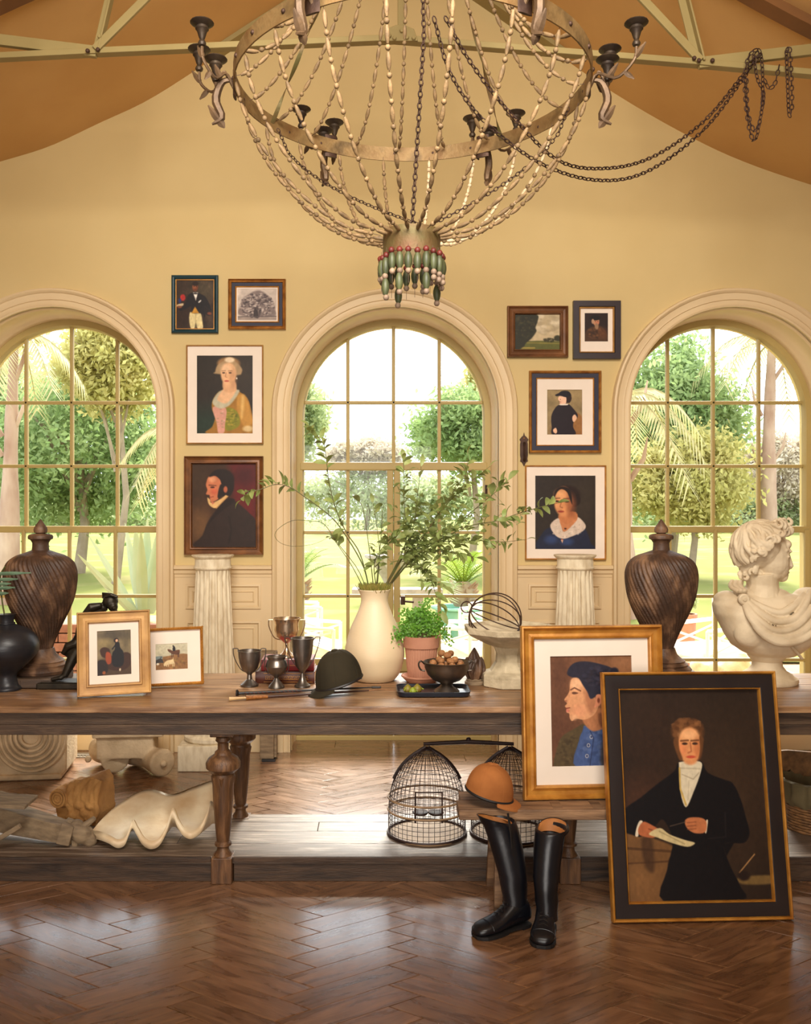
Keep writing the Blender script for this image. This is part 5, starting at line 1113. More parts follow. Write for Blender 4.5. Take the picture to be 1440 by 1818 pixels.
# leafy branches
lb = thing('leafy_branches', 'spray of long leafy branches arranged in the cream vase', 'branches', (cv.location.x, Yv, TZ+149*k))
def lm(w, L_):
    g = G(); n = 6; rr = []
    for i in range(n+1):
        q = i/n; ww = w*math.sin(PI*min(1, q*0.96+0.02))**0.8; z = 0.12*L_*math.sin(PI*q)-0.10*L_*q*q
        g.v += [(-ww, L_*q, z+0.25*ww), (0, L_*q, z), (ww, L_*q, z+0.25*ww)]
    g.f = [(3*i+j, 3*i+j+1, 3*i+j+4, 3*i+j+3) for i in range(n) for j in (0, 1)]
    return g.mesh('leaf', MT['leaf'], 180)
LM = [lm(0.0115, 0.054), lm(0.0135, 0.062), lm(0.0110, 0.060)]; extra = G()
rng = random.Random(11)
STEMS = [
 ([(660, 1050), (640, 985), (615, 945), (597, 905), (585, 860), (580, 820), (575, 790), (560, 770), (548, 758)], 0.00, 0.3, 34, 0.0032),
 ([(658, 1050), (645, 1005), (610, 945), (585, 915), (545, 885), (515, 865), (490, 860), (465, 868), (440, 875), (428, 888)], -0.12, 0.34, 30, 0.0034),
 ([(655, 1050), (635, 1010), (600, 965), (575, 930), (550, 925), (520, 924), (495, 938), (488, 952), (500, 965), (525, 970), (560, 965), (590, 950)], -0.05, 0.9, 1, 0.0020),
 ([(652, 1050), (625, 1005), (598, 965), (592, 958)], 0.0, 0.6, 8, 0.0026), ([(668, 1050), (655, 970), (645, 905), (636, 888)], 0.02, 0.9, 2, 0.0026),
 ([(672, 1050), (674, 990), (670, 940), (662, 893)], -0.04, 0.85, 4, 0.0026), ([(670, 1050), (676, 960), (682, 896), (700, 905)], 0.04, 0.8, 3, 0.0024),
 ([(676, 1050), (665, 1000), (690, 960), (712, 950)], -0.08, 0.2, 14, 0.0026),
 ([(680, 1050), (712, 985), (722, 950), (718, 900), (717, 830), (716, 815)], 0.02, 0.22, 22, 0.003), ([(682, 1050), (720, 980), (735, 930), (740, 890), (748, 828)], -0.06, 0.3, 16, 0.003),
 ([(684, 1050), (730, 985), (770, 925), (800, 880), (825, 845), (832, 812)], -0.02, 0.3, 18, 0.003), ([(684, 1050), (725, 990), (790, 900), (830, 860), (870, 828)], 0.08, 0.35, 22, 0.003),
 ([(686, 1050), (720, 1000), (770, 965), (830, 935), (880, 925), (920, 912), (960, 900), (990, 893)], -0.10, 0.25, 26, 0.0034), ([(686, 1050), (725, 1000), (775, 965), (840, 960), (890, 962), (935, 958)], 0.0, 0.25, 20, 0.003),
 ([(684, 1050), (740, 985), (800, 940), (860, 890), (890, 865), (903, 852)], 0.06, 0.3, 18, 0.003), ([(686, 1050), (715, 1005), (745, 1005), (765, 1030), (775, 1060), (785, 1085)], -0.12, 0.25, 20, 0.0028),
 ([(686, 1050), (720, 1000), (760, 982), (810, 980), (846, 990)], -0.05, 0.25, 18, 0.0028), ([(684, 1050), (715, 990), (748, 955), (790, 955), (822, 975)], 0.05, 0.25, 18, 0.0028), ([(684, 1050), (710, 995), (735, 975), (745, 1000), (748, 1030)], 0.0, 0.3, 12, 0.0026)]
for pts, dy, q0, nl, r in STEMS:
    n = len(pts); P3 = []
    for i, (px, py) in enumerate(pts):
        q = i/(n-1); Y_ = Yv+dy*q; p = at(px, py, Y_); p.x = p.x if i else cv.location.x+(px-668)*k*0.75
        P3.append(p-Vector(lb.location))
    P3[0].z = 0.0
    path = [Vector(p) for p in spline(P3, 40)]
    so = G().tube(path, [r*(1-0.65*i/39) for i in range(40)], 5).build('stem', MT['stem'], lb)
    for j in range(nl):
        q = q0+(1-q0)*(j+rng.random()*0.6)/nl; i = min(38, int(q*39)); p = path[i]; d = (path[i+1]-path[i]).normalized()
        if j == nl-1: p = path[39]; ld = d
        else:
            off = Vector((rng.uniform(-1, 1), rng.uniform(-1, 1), rng.uniform(-0.75, 0.9))); off -= d*off.dot(d); off.normalize(); ld = (d*rng.uniform(0.2, 0.7)+off*0.8).normalized()
        qt = ld.to_track_quat('Y', 'Z'); o = obj_from_mesh('leaf', LM[rng.randrange(3)], so); o.location = p; o.rotation_mode = 'QUATERNION'
        o.rotation_quaternion = qt @ Euler((0, rng.uniform(-1.2, 1.2), 0)).to_quaternion(); s_ = rng.uniform(0.75, 1.25); o.scale = (s_, s_, s_)
    if len(pts) > 3 and pts[-1][0] > 690 and nl > 10:                # the thick of the spray: twigs of further small leaves
        for j in range(34):
            i = min(38, int((0.30+0.5*rng.random())*39)); p = path[i]+Vector((rng.gauss(0, .03), rng.gauss(0, .035), rng.gauss(-.005, .03)))
            M_ = Matrix.Translation(p) @ Euler((rng.uniform(-.8, .6), rng.uniform(-1.2, 1.2), rng.uniform(0, 6.3))).to_matrix().to_4x4() @ Matrix.Scale(rng.uniform(.65, 1.05), 4); me = LM[rng.randrange(3)]
            extra.add([M_ @ v.co for v in me.vertices], [tuple(q_.vertices) for q_ in me.polygons]); extra.tube([path[i], p], 0.0010, 3)
extra.build('inner_leaves', MT['leaf'], lb, smooth=180, kind='stuff', fixn=False)
# terracotta pot and fern
Yt = 4.42; k = Yt/FOC; yb = ybase(Yt, TZ+0.03)
px0 = 748
sa = thing('pot_saucer', 'terracotta saucer beneath the fern pot', 'saucer', (xat(px0, Yt), Yt, TZ+0.001))
G().lathe([(0, 0), (0.070, 0), (0.092, 0.022), (0.094, 0.032), (0.088, 0.032), (0.070, 0.012), (0, 0.012)], 48).build('dish', MT['terra'], sa, smooth=40)
G().lathe([(0.093, 0.024), (0.097, 0.026), (0.097, 0.033), (0.092, 0.034)], 48, cap=False).build('lip', MT['terra'], sa, smooth=40)
po = thing('terracotta_pot', 'ribbed terracotta flower pot with fern on the table', 'pot', (xat(px0, Yt), Yt, TZ+0.0135))
H = lambda y: (1217-y)*k
G().lathe([(22*k, 0), (23*k, 0.005), (26.5*k, H(1190)), (29*k, H(1160))], 144, fn=lambda r, z, a: r*(1+0.012*(1 if math.sin(48*a) > 0 else -1))).build('body', MT['terra'], po, smooth=30)
G().lathe([(29*k, H(1161)), (31.5*k, H(1160)), (33*k, H(1140)), (30.5*k, H(1140)), (29*k, H(1146)), (0, H(1147))], 64).build('rim', MT['terra'], po, smooth=40)
fe = thing('maidenhair_fern', 'bright green maidenhair fern growing in the terracotta pot', 'fern', (xat(px0, Yt), Yt, TZ+0.0135+H(1147)))
g = G(); gs = G(); rng = random.Random(5)
def frond(tipv, b0=None, dens=1.0):
    b0 = b0 or Vector((rng.uniform(-.05, .05), rng.uniform(-.05, .05), 0.0)); m_ = (b0+tipv)/2+Vector((0, 0, 0.05)); P = [Vector(p) for p in spline([b0, m_, tipv], 14)]
    gs.tube(P, 0.0009, 4)
    for i in range(4, 14):
        for _ in range(int(5*dens)):
            o_ = P[i]+Vector((rng.uniform(-.022, .022), rng.uniform(-.022, .022), rng.uniform(-.022, .018))); s_ = rng.uniform(0.004, 0.0085)
            u = Vector((rng.uniform(-1, 1), rng.uniform(-.5, .5), rng.uniform(-1, 1))).normalized(); w = u.cross(Vector((rng.uniform(-.4, .4), -1, rng.uniform(-.2, .8)))).normalized()
            g.add([o_, o_+u*s_*0.8+w*s_*0.9, o_+u*s_*1.5+w*s_*0.35, o_+u*s_*1.5-w*s_*0.35, o_+u*s_*0.8-w*s_*0.9], [(0, 1, 2, 3, 4)])
for i in range(46):
    a = rng.uniform(0, 2*PI); rr_ = rng.uniform(0.02, 0.11); frond(Vector((rr_*math.cos(a), rr_*0.8*math.sin(a), rng.uniform(0.03, 0.145)-0.3*max(0, rr_-0.08))))
for tx, ty in ((678, 1155), (690, 1140), (683, 1148), (700, 1130), (708, 1112), (795, 1120), (800, 1140), (715, 1085), (760, 1068)):
    tv = at(tx, ty, Yt-0.06)-Vector(fe.location); frond(tv, dens=1.6)
gs.build('stalks', MT['stem'], fe, kind='stuff', fixn=False); g.build('fronds', MT['fern'], fe, smooth=None, kind='stuff', fixn=False)
# tray, bowl, walnuts, fruit
Yr = 4.10
trx = xat(769, Yr); ty0, ty1 = 4.035, 4.235
tr = thing('serving_tray', 'dark blue black rectangular tray holding bowl and pods', 'tray', (trx, (ty0+ty1)/2, TZ+0.001)); hw_, hd_ = 0.160, 0.10
def rrect(hw, hd, r, z, n=6):
    out = []
    for cx_, cy_, a0 in ((hw-r, hd-r, 0), (-hw+r, hd-r, PI/2), (-hw+r, -hd+r, PI), (hw-r, -hd+r, 1.5*PI)):
        for i in range(n+1):
            a = a0+PI/2*i/n; out.append((cx_+r*math.cos(a), cy_+r*math.sin(a), z))
    return out
G().rings([rrect(hw_-.01, hd_-.01, .03, 0.0), rrect(hw_, hd_, .035, .004), rrect(hw_+.004, hd_+.004, .036, .020), rrect(hw_, hd_, .034, .020), rrect(hw_-.008, hd_-.008, .03, .008), rrect(hw_-.012, hd_-.012, .028, .006)]).build('tray_body', MT['tray'], tr, smooth=40)
rr_ = [[(Vector(p)+Vector((0, 0, dz)))*1 for p in rrect(hw_+.002+dx, hd_+.002+dx, .035, .020)] for dx, dz in ((0, 0), (.003, .001), (.003, .004), (0, .004))]
G().rings(rr_+[rr_[0]], cap=False).build('rolled_rim', MT['tray'], tr, smooth=60)
Yb = 4.125; k = Yb/FOC; Z0 = TZ+0.0075
bw_ = thing('footed_bowl', 'dark pewter footed bowl with handles full of walnuts', 'bowl', (xat(793, Yb), Yb, Z0)); yb = ybase(Yb, Z0)
H = lambda y: (yb-y)*k
G().lathe([(r*k, H(y)) for r, y in [(22, yb), (23, yb-2), (21, yb-5), (13, yb-10), (10, yb-14), (12, yb-17), (24, yb-22), (34, yb-32), (39, yb-44), (40, yb-52), (42, yb-54), (40.5, yb-55), (37, yb-50), (32, yb-36), (18, yb-25), (0, yb-22)]], 56).build('body', MT['bowl'], bw_, smooth=40)
for s in (-1, 1):
    pts = spline([(s*38*k, 0, H(yb-38)), (s*46*k, 0, H(yb-40)), (s*50*k, -0.01, H(yb-50)), (s*46*k, -0.01, H(yb-56)), (s*39*k, 0, H(yb-50))], 14)
    G().tube(pts, [0.004]*14, 8).build('handle', MT['bowl'], bw_)
nut_me = G(); nut_me.lathe([(0.001, -0.018), (0.009, -0.015), (0.0145, -0.006), (0.0150, 0.003), (0.011, 0.013), (0.004, 0.018), (0.0005, 0.020)], 16, fn=lambda r, z, a: r*(1+0.05*math.sin(7*a+90*z))); nm = nut_me.mesh('walnut', MT['nut'], 180)
seam_me = G(); seam_me.lathe([(0.0155, -0.0012), (0.0163, 0), (0.0155, 0.0012)], 16, cap=False, M=RX(PI/2)); seam = seam_me.mesh('seam', MT['nut'], 180)
bc = Vector((bw_.location.x, Yb, Z0)); NUTS = []
for i in range(8): a = 2*PI*i/8+.3; NUTS.append((0.066*math.cos(a), 0.066*math.sin(a), H(yb-50)))
for i in range(5): a = 2*PI*i/5+.1; NUTS.append((0.036*math.cos(a), 0.036*math.sin(a), H(yb-57)))
NUTS += [(0.002, -0.01, H(yb-66)), (0.02, 0.025, H(yb-67)), (-0.022, 0.02, H(yb-68)), (0.0, 0.0, H(yb-48)), (0.03, 0, H(yb-45)), (-0.03, 0, H(yb-45))]
names = ['rear right', 'rear', 'rear left', 'left', 'front left', 'front', 'front right', 'right']
for i, p in enumerate(NUTS):
    o = obj_from_mesh('walnut', nm, None, bc+Vector(p), (random.uniform(0, 3), random.uniform(0, 3), random.uniform(0, 3)))
    tag(o, 'brown walnut heaped among the others in the pewter bowl', 'walnut', 'walnuts in the pewter bowl')
    obj_from_mesh('seam', seam, o, (0, 0, 0))
FR = [(724, 1228, 'fig', 'round brown green fruit at left end of the dark tray', 0.021), (741, 1232, 'fig', 'plump fruit with brown cap beside the pods on tray', 0.022), (733, 1238, 'figgreen', 'bright green split pod at the front of the dark tray', 0.017)]
for px, py, m, lab, r in FR:
    Yp = 4.09 if m == 'fig' else 4.065
    t = thing('fruit_pod', lab, 'fruit', (xat(px, Yp), Yp, TZ+0.008), group='fruit on the tray')
    G().lathe([(0.001, 0.0), (r*0.6, r*0.15), (r, r*0.8), (r*0.9, r*1.3), (r*0.4, r*1.8), (r*0.15, r*2.0)], 14).build('flesh', MT[m], t, smooth=60)
    for a in (0.3, 2.0, 4.0): blade(G(), (0, 0, r*1.7), (r*1.3*math.cos(a), r*1.3*math.sin(a)-0.008, r*0.9), 0.005, 0, 0.001, 5).build('sepal', MT['figgreen'], t)
# trophies
def cup(label, px, Yc, rows, hand, m, Z=TZ, hw=None, open_r=None):
    k = Yc/FOC; t = thing('trophy_cup', label, 'trophy', (xat(px, Yc), Yc, Z+0.001), group='trophy cups'); yb = ybase(Yc, Z)
    P = [(r*k, h*k) for r, h in rows]; rim = P[-1]; ins = [(rim[0]*0.95, rim[1]), (rim[0]*0.92, rim[1]*0.95), (rim[0]*0.7, rim[1]*0.72), (0.001, rim[1]*0.62)]
    G().lathe(P+ins, 40).build('bowl', MT[m], t, smooth=35)
    for s in (-1, 1):
        q = spline([(s*a*k, 0, b*k) for a, b in hand], 20); G().tube(q, 0.0024 if m != 'silver' else 0.003, 6).build('handle', MT[m], t)
    G().lathe([(rim[0]*0.97, rim[1]-0.002), (rim[0]*1.04, rim[1]-0.001), (rim[0]*1.04, rim[1]+0.002), (rim[0]*0.97, rim[1]+0.002)], 40, cap=False).build('rim', MT[m], t)
    return t
cup('dark pewter loving cup, leftmost of the trophy cups', 443, 4.31, [(16, 0), (16, 3), (12, 6), (5, 12), (4, 20), (6, 23), (14, 30), (18, 42), (20, 52), (20.5, 62)], [(6, 24), (16, 30), (27, 50), (29, 64), (28, 66), (21, 66), (20, 62)], 'pewter')
cup('squat round pewter cup in front of the red books', 491, 4.27, [(14.5, 0), (14, 3), (6, 12), (3, 17), (6, 21), (16, 28), (20, 38), (17, 48), (14, 51), (17, 55)], [(14, 24), (21, 32), (21, 44), (20, 53), (17, 56), (14, 50)], 'pewter')
cup('tall slender pewter trophy beside the riding helmet', 537, 4.29, [(14.5, 0), (14, 3), (8, 8), (3.5, 20), (3, 24), (5, 27), (12, 38), (17, 58), (19, 72), (20, 86)], [(8, 32), (20, 50), (29, 75), (31, 87), (30, 88), (24, 88), (19, 82)], 'pewter')
cup('large bright silver trophy standing on the books', 509, 4.47, [(16, 0), (15, 3), (8, 8), (3, 16), (3, 24), (8, 28), (18, 36), (22, 48), (21, 58), (23, 66), (24, 68)], [(10, 30), (22, 34), (31, 52), (32, 64), (30, 66), (24, 66)], 'silver', Z=TZ+0.112)
# books
def book(label, cx_, cy_, w, d, h, z, rz, m, deco):
    t = thing('book', label, 'book', (cx_, cy_, z), (0, 0, rz), 'old books under the silver cup')
    c_ = 0.004
    G().box(-w/2, w/2, -d/2, d/2, 0, c_).build('cover', MT[m], t, smooth=None, bevel=0.001); G().box(-w/2, w/2, -d/2, d/2, h-c_, h).build('cover', MT[m], t, smooth=None, bevel=0.001)
    n = 8; G().rings([[(x, -d/2-0.006*math.sin(PI*i/n)+ (0 if j == 0 else .004), h*i/n) for j in (0, 1) for i in (range(n+1) if j == 0 else range(n, -1, -1))] for x in (-w/2, w/2)]).build('spine', MT[m], t, smooth=40)
    G().box(-w/2+0.004, w/2-0.004, -d/2+0.002, d/2-0.005, c_, h-c_).build('page_block', MT['pages'], t, smooth=None)
    if deco:
        g = G(); zc = h/2; x = -w/2+0.05
        while x < w/2-0.03:
            s = 0.0085
            for a, b in (((0, -1), (0, 1)), ((0, 1), (1.6, 1)), ((1.6, 1), (1.6, -.4)), ((1.6, -.4), (.8, -.4)), ((.8, -.4), (.8, .3)), ((0, -1), (2.2, -1))):
                g.tube([(x+a[0]*s, -d/2-0.0066, zc+a[1]*s), (x+b[0]*s, -d/2-0.0066, zc+b[1]*s)], 0.001, 4)
            x += 2.2*s
        g.tube([(-w/2+.04, -d/2-0.005, h*.86), (w/2-.01, -d/2-0.005, h*.86)], 0.0012, 4); g.tube([(-w/2+.04, -d/2-0.005, h*.14), (w/2-.01, -d/2-0.005, h*.14)], 0.0012, 4)
        g.build('gilt_key_pattern', MT['gold'], t)
    else: G().tube([(-w/2+.02, -d/2-0.006, h*.5), (w/2-.02, -d/2-0.006, h*.5)], 0.001, 4).build('gilt_line', MT['gold'], t)
book('brown leather book with gilt key pattern spine, lower of the pair', xat(511, 4.47), 4.465, 0.285, 0.19, 0.056, TZ+0.001, math.radians(-2), 'bookbrown', True)
book('red cloth bound book, upper of the pair under silver cup', xat(513, 4.47), 4.475, 0.255, 0.175, 0.052, TZ+0.059, math.radians(1), 'bookred', False)
# riding helmets
def helmet(name, label, m, c, R, tilt, face, loc_z, brim=0.35, lean=0.0):
    t = thing(name, label, 'helmet', c, (0, lean, face), 'riding helmets'); g = G(); n, sg = 14, 40; rr = []
    for i in range(n+1):
        q = PI/2*i/n; ring = []
        for j in range(sg):
            a = 2*PI*j/sg; zc = R[2]*math.sin(q); r = math.cos(q)**0.82
            z0 = 0.10*R[2]*math.cos(a)*(-1 if i == 0 else -0.6*(1-i/n)); ring.append((R[0]*r*math.cos(a), R[1]*r*math.sin(a), zc+z0+R[2]*0.08))
        rr.append(ring)
    G().rings(rr).build('shell', MT[m], t, smooth=70)
    rr = []
    for d, dz in ((0.97, 0.0), (1.0, 0.02), (1.0, -0.02), (0.97, -0.03)):
        pass
    for i in range(9):                                           # peak
        q = i/8; ring = []
        for j in range(17):
            a = -1.15+2.3*j/16; ex = brim*R[0]*q*math.cos(a*1.1)**0.7 if math.cos(a*1.1) > 0 else 0
            ring.append(((R[0]*0.97+ex)*math.cos(a), (R[1]*0.97+ex*0.5)*math.sin(a), R[2]*(0.06-0.10*math.cos(a))-(0.03*q+0.13*q*q)*R[2]*math.cos(a)))
        rr.append(ring)
    g = G(); n_ = 17
    top = [p for r in rr for p in r]; bot = [(x, y, z-0.008) for x, y, z in top]
    g.v = top+bot; K_ = len(top)
    g.f = [(i*n_+j, i*n_+j+1, (i+1)*n_+j+1, (i+1)*n_+j) for i in range(8) for j in range(16)]+[(K_+i*n_+j, K_+(i+1)*n_+j, K_+(i+1)*n_+j+1, K_+i*n_+j+1) for i in range(8) for j in range(16)]
    edge = [8*n_+j for j in range(17)]; g.f += [(a, b, K_+b, K_+a) for a, b in zip(edge, edge[1:])]
    g.build('peak', MT[m], t, smooth=60)
    g = G(); rr2 = []
    for j in range(sg):
        a = 2*PI*j/sg; rr2.append((R[0]*0.99*math.cos(a), R[1]*0.99*math.sin(a), R[2]*(0.06-0.10*math.cos(a))))
    g.tube(rr2, 0.006, 6, closed=True); g.build('binding', MT['black' if m == 'helmet' else 'sole'], t)
    G().ell((0, 0, R[2]*1.08), (0.016, 0.016, 0.006)).build('button', MT[m], t)
    for j in range(6):
        a = 2*PI*j/6+0.2; P = [(R[0]*1.003*math.cos(q)**0.82*math.cos(a), R[1]*1.003*math.cos(q)**0.82*math.sin(a), R[2]*(1.003*math.sin(q)+0.08-0.06*math.cos(a)*(1-2*q/PI))) for q in [PI/2*i/10 for i in range(10)]]
        G().tube(P, 0.0013, 4).build('seam', MT[m], t)
    return t
hY = 4.10
hm = helmet('riding_helmet', 'dark olive black velvet riding helmet lying on the long table', 'helmet', (xat(603, hY), hY, TZ+0.050), (0.108, 0.090, 0.142), 0, PI+0.30, 0, 0.42, math.radians(9))
g = G(); g.tube(spline([(-0.09, -0.05, 0.02), (-0.10, -0.055, 0.0), (-0.12, -0.05, -0.006)], 8), [(0.010, 0.003)]*8, 6); g.build('chin_strap', MT['black'], hm)
Ys = 3.735
hm2 = helmet('riding_helmet', 'tan suede riding helmet resting on the end of the plank bench', 'suede', (xat(868, Ys), Ys, BZ+0.036), (0.098, 0.088, 0.118), 0, -0.25, 0, 0.50, math.radians(8))
for a in (0, PI/2, PI, 1.5*PI): blade(G(), (0, 0, 0.127), (0.022*math.cos(a), 0.022*math.sin(a), 0.130), 0.010, 0, 0.003, 5).build('bow_loop', MT['suede'], hm2)
# riding crops
def crop(label, a, b, m, extras):
    A, B = Vector(a), Vector(b); t = thing('riding_crop', label, 'riding crop', A, (0, 0, 0), 'riding crops on the table'); d = B-A
    G().tube([Vector((0, 0, 0)), d*0.35, d*0.7, d], [0.0065, 0.0055, 0.005, 0.003], 8).build('shaft', MT[m], t)
    extras(t, d)
    return t
Z1 = TZ+0.009
def ex1(t, d):
    G().lathe([(0.0, -0.006), (0.016, -0.004), (0.017, 0.002), (0.008, 0.008)], 16, M=RY(PI/2)).build('knob', MT['black'], t)
    G().cbox((0, 0, 0), (0.045, 0.018, 0.008)).build('leather_tongue', MT['black'], t, smooth=None, loc=d, bevel=0.003)
    g = G()
    for i in range(14):
        p = d*(0.06+0.03*i); g.tube([p+Vector((-.004, -.0066, .003)), p+Vector((.004, -.0068, -.003))], 0.0012, 4)
    g.build('red_stitching', MT['bred'], t)
def crop_pt(px, py): Y_ = (CH-Z1)*FOC/(py-CY); return (xat(px, Y_), Y_, Z1)
crop('black riding crop with red braid on the table', crop_pt(421, 1231), crop_pt(668, 1220), 'black', ex1)
def ex2(t, d):
    u = d.normalized(); G().tube([u*-0.075, u*-0.055, u*-0.035, u*0.0], [0.0085, 0.0075, 0.006, 0.005], 8).build('horn_tip', MT['bone'], t)
    G().tube([u*0.0, u*0.012, u*0.07, u*0.095], [0.011, 0.0095, 0.0085, 0.007], 10).build('cane_whipping', MT['cane'], t)
    G().tube([d, d+Vector((0.05, 0.01, 0.004)), d+Vector((0.13, 0.02, -0.006))], [0.002, 0.0015, 0.001], 5).build('lash', MT['cane'], t)
crop('brown leather crop with woven cane grip at the table edge', crop_pt(437, 1239), crop_pt(655, 1226), 'crop', ex2)
# wooden flame finial
Yf = 4.36; k = Yf/FOC
ff = thing('flame_finial', 'dark carved wooden flame finial behind the walnut bowl', 'finial', (xat(842, Yf), Yf, TZ+0.001))
G().lathe([(17*k, 0), (17*k, 0.012), (14*k, 0.016), (15*k, 0.022), (11*k, 0.026)], 24).build('base', MT['oldwood'], ff)
g = G(); g.lathe([(11*k, 0.024), (15*k, 0.05), (16*k, 0.08), (13*k, 0.11), (8*k, 0.14), (3*k, 0.165), (0.5*k, 0.175)], 48, fn=lambda r, z, a: r*(1+0.16*math.sin(6*a+38*z))); g.build('flame', MT['urn'], ff, smooth=60)
for a in (3.6, 4.4, 5.2, 6.0, 0.8, 2.4): g = G(); g.tube(spline([(13*k*math.cos(a), 13*k*math.sin(a), 0.03), (17.5*k*math.cos(a), 17.5*k*math.sin(a), 0.07), (13*k*math.cos(a+.4), 13*k*math.sin(a+.4), 0.115), (12*k*math.cos(a+.6), 12*k*math.sin(a+.6), 0.125)], 10), [0.004+0.006*math.sin(PI*i/9) for i in range(10)], 6); g.build('flame_tongue', MT['urn'], ff)
# stone bird bath with armillary
Yp = 4.34; k = Yp/FOC; yb = ybase(Yp)
st = thing('stone_pedestal_bowl', 'octagonal pale stone pedestal bowl at the right of the table', 'bowl', (xat(905, Yp), Yp, TZ+0.001), (0, 0, PI/8))
H = lambda y: (yb-y)*k
G().lathe([(52*k, 0), (52*k, H(yb-20)), (48*k, H(yb-23)), (40*k, H(yb-26))], 8).build('base', MT['stone2'], st, smooth=20, bevel=0.004)
G().lathe([(38*k, H(yb-25)), (33*k, H(yb-32)), (26*k, H(yb-42)), (25*k, H(yb-56)), (30*k, H(yb-68)), (42*k, H(yb-74))], 8).build('stem', MT['stone2'], st, smooth=20, bevel=0.002)
G().lathe([(40*k, H(yb-72)), (58*k, H(yb-80)), (78*k, H(yb-90)), (83*k, H(yb-94)), (84*k, H(yb-104)), (78*k, H(yb-105)), (70*k, H(yb-98)), (40*k, H(yb-88)), (0, H(yb-86))], 8).build('bowl', MT['stone2'], st, smooth=20, bevel=0.003)
ar = thing('iron_hoop_sphere', 'rusty iron hoop sphere resting in the stone bowl', 'sculpture', (xat(880, Yp), Yp, TZ+0.212))
pa, pb_ = at(836, 1081, Yp)-Vector(ar.location), at(922, 1116, Yp)-Vector(ar.location); ax = (pb_-pa); mid_ = (pa+pb_)/2; L_ = ax.length/2; axn = ax.normalized(); u0 = axn.orthogonal().normalized(); v0 = axn.cross(u0)
for i in range(5):
    a = PI*i/5+0.25; w = u0*math.cos(a)+v0*math.sin(a)
    G().tube([mid_+axn*(L_*math.cos(t))+w*(0.125*math.sin(t)) for t in [2*PI*j/40 for j in range(40)]], 0.0032, 6, closed=True).build('hoop', MT['iron'], ar)
c0 = pa-axn*0.022
G().tube([c0+Vector((0.026*math.cos(t), 0, 0.026*math.sin(t))) for t in [2*PI*j/24 for j in range(24)]], 0.0032, 6, closed=True).build('ring_handle', MT['iron'], ar)
# plaster columns
for px, lab in ((378, 'white fluted plaster column left of the glazed door'), (1021, 'white fluted plaster column right of the glazed door')):
    Yc = 5.80; k = Yc/FOC
    t = thing('fluted_column', lab, 'column', (xat(px, Yc), Yc, 0.001), group='fluted plaster columns')
    Zt = zat(985, Yc); Hh = lambda y: zat(y, Yc)
    G().box(-0.185, 0.185, -0.185, 0.185, 0, 0.157).build('plinth', MT['column'], t, smooth=None, bevel=0.005)
    G().lathe([(0.165, 0.157), (0.178, 0.17), (0.178, 0.19), (0.165, 0.202), (0.158, 0.205), (0.158, 0.22)], 48).build('torus', MT['column'], t, smooth=40)
    n = 20; g = G(); rr = []
    for i in range(25):
        q = i/24; z = 0.22+(Hh(1012)-0.22)*q; r0 = 0.156+(0.108-0.156)*q; ring = []
        for j in range(n*8):
            a = 2*PI*j/(n*8); ph = (j % 8)/8; f = 0 if ph < 0.30 else math.sin(PI*(ph-0.30)/0.70)**0.7
            ring.append(((r0-0.013*f*(1 if 0 < i < 24 else 0))*math.cos(a), (r0-0.013*f*(1 if 0 < i < 24 else 0))*math.sin(a), z))
        rr.append(ring)
    g.rings(rr); g.build('shaft', MT['column'], t, smooth=45)
    G().lathe([(0.108, Hh(1012)), (0.118, Hh(1010)), (0.120, Hh(1008)), (0.116, Hh(1006)), (0.113, Hh(1005)), (0.113, Hh(992)), (0.120, Hh(991)), (0.133, Hh(987)), (0.134, Hh(985.5)), (0.132, Zt)], 56).build('capital', MT['column'], t, smooth=40)
# wall hook plate
hp = thing('iron_door_pull', 'ornate rusty iron pull plate beside the child portrait', 'hardware', (xat(931, 6.08), YW-0.002, zat(828, 6.08)))
k = 6.08/FOC; pol = [(0, 0), (4, 8), (7, 9), (6, 14), (7, 20), (7, 40), (6, 44), (8, 48), (4, 53), (1.5, 55), (0, 61), (-1.5, 55), (-4, 53), (-8, 48), (-6, 44), (-7, 40), (-7, 20), (-6, 14), (-7, 9), (-4, 8)]
G().prism([(x*k, z*k) for x, z in pol], -0.008, 0).build('back_plate', MT['iron'], hp, smooth=None, bevel=0.002)
G().tube(spline([(0, -0.008, 42*k), (0, -0.04, 38*k), (0, -0.045, 25*k), (0, -0.035, 14*k), (0, -0.008, 10*k)], 14), [(0.010, 0.006)]*14, 8).build('pull', MT['iron'], hp)
G().ell((0, -0.010, 50*k), (0.004, 0.004, 0.004)).build('screw', MT['gold'], hp)
# ------------------------------------------------------------------ marble bust
Yq = 4.40; k = Yq/FOC; B0 = (xat(1362, Yq), Yq, TZ+0.001); yb = ybase(Yq)
bu = thing('classical_bust', 'pale plaster bust with curly hair and draped cloak facing right', 'bust', B0)
def q3(px, py, d=0.0): return Vector(((px-1362)*k, d*k, (yb-py)*k))
off = 1222-yb      # photograph foot line against the projected base line
def Q(px, py, d=0.0): return q3(px, py-off-1, d)
g = G()
def E(px, py, d, rx, rd, rz, rot=None): g.ell(Q(px, py, d), (rx*k, rd*k, rz*k), 20, 14, rot)
E(1348, 982, 0, 40, 38, 44); E(1366, 996, 0, 34, 31, 46); E(1378, 1016, 0, 22, 25, 28); E(1388, 1036, 0, 10, 13, 9); E(1362, 1034, -2, 26, 24, 14, RY(-0.2).to_3x3())
E(1392, 978, 0, 10, 22, 10); E(1396, 990, 0, 6.5, 20, 4); E(1390, 1003, -11, 8, 8, 8); E(1390, 1003, 11, 8, 8, 8)
g.tube([Q(1397, 990), Q(1400, 1003), Q(1404, 1017), Q(1401, 1020)], [3.4*k, 4.6*k, 5.2*k, 4.5*k], 10)
E(1397, 1028, 0, 3.4, 9, 2.6); E(1396, 1033, 0, 3.4, 7.5, 2.4)
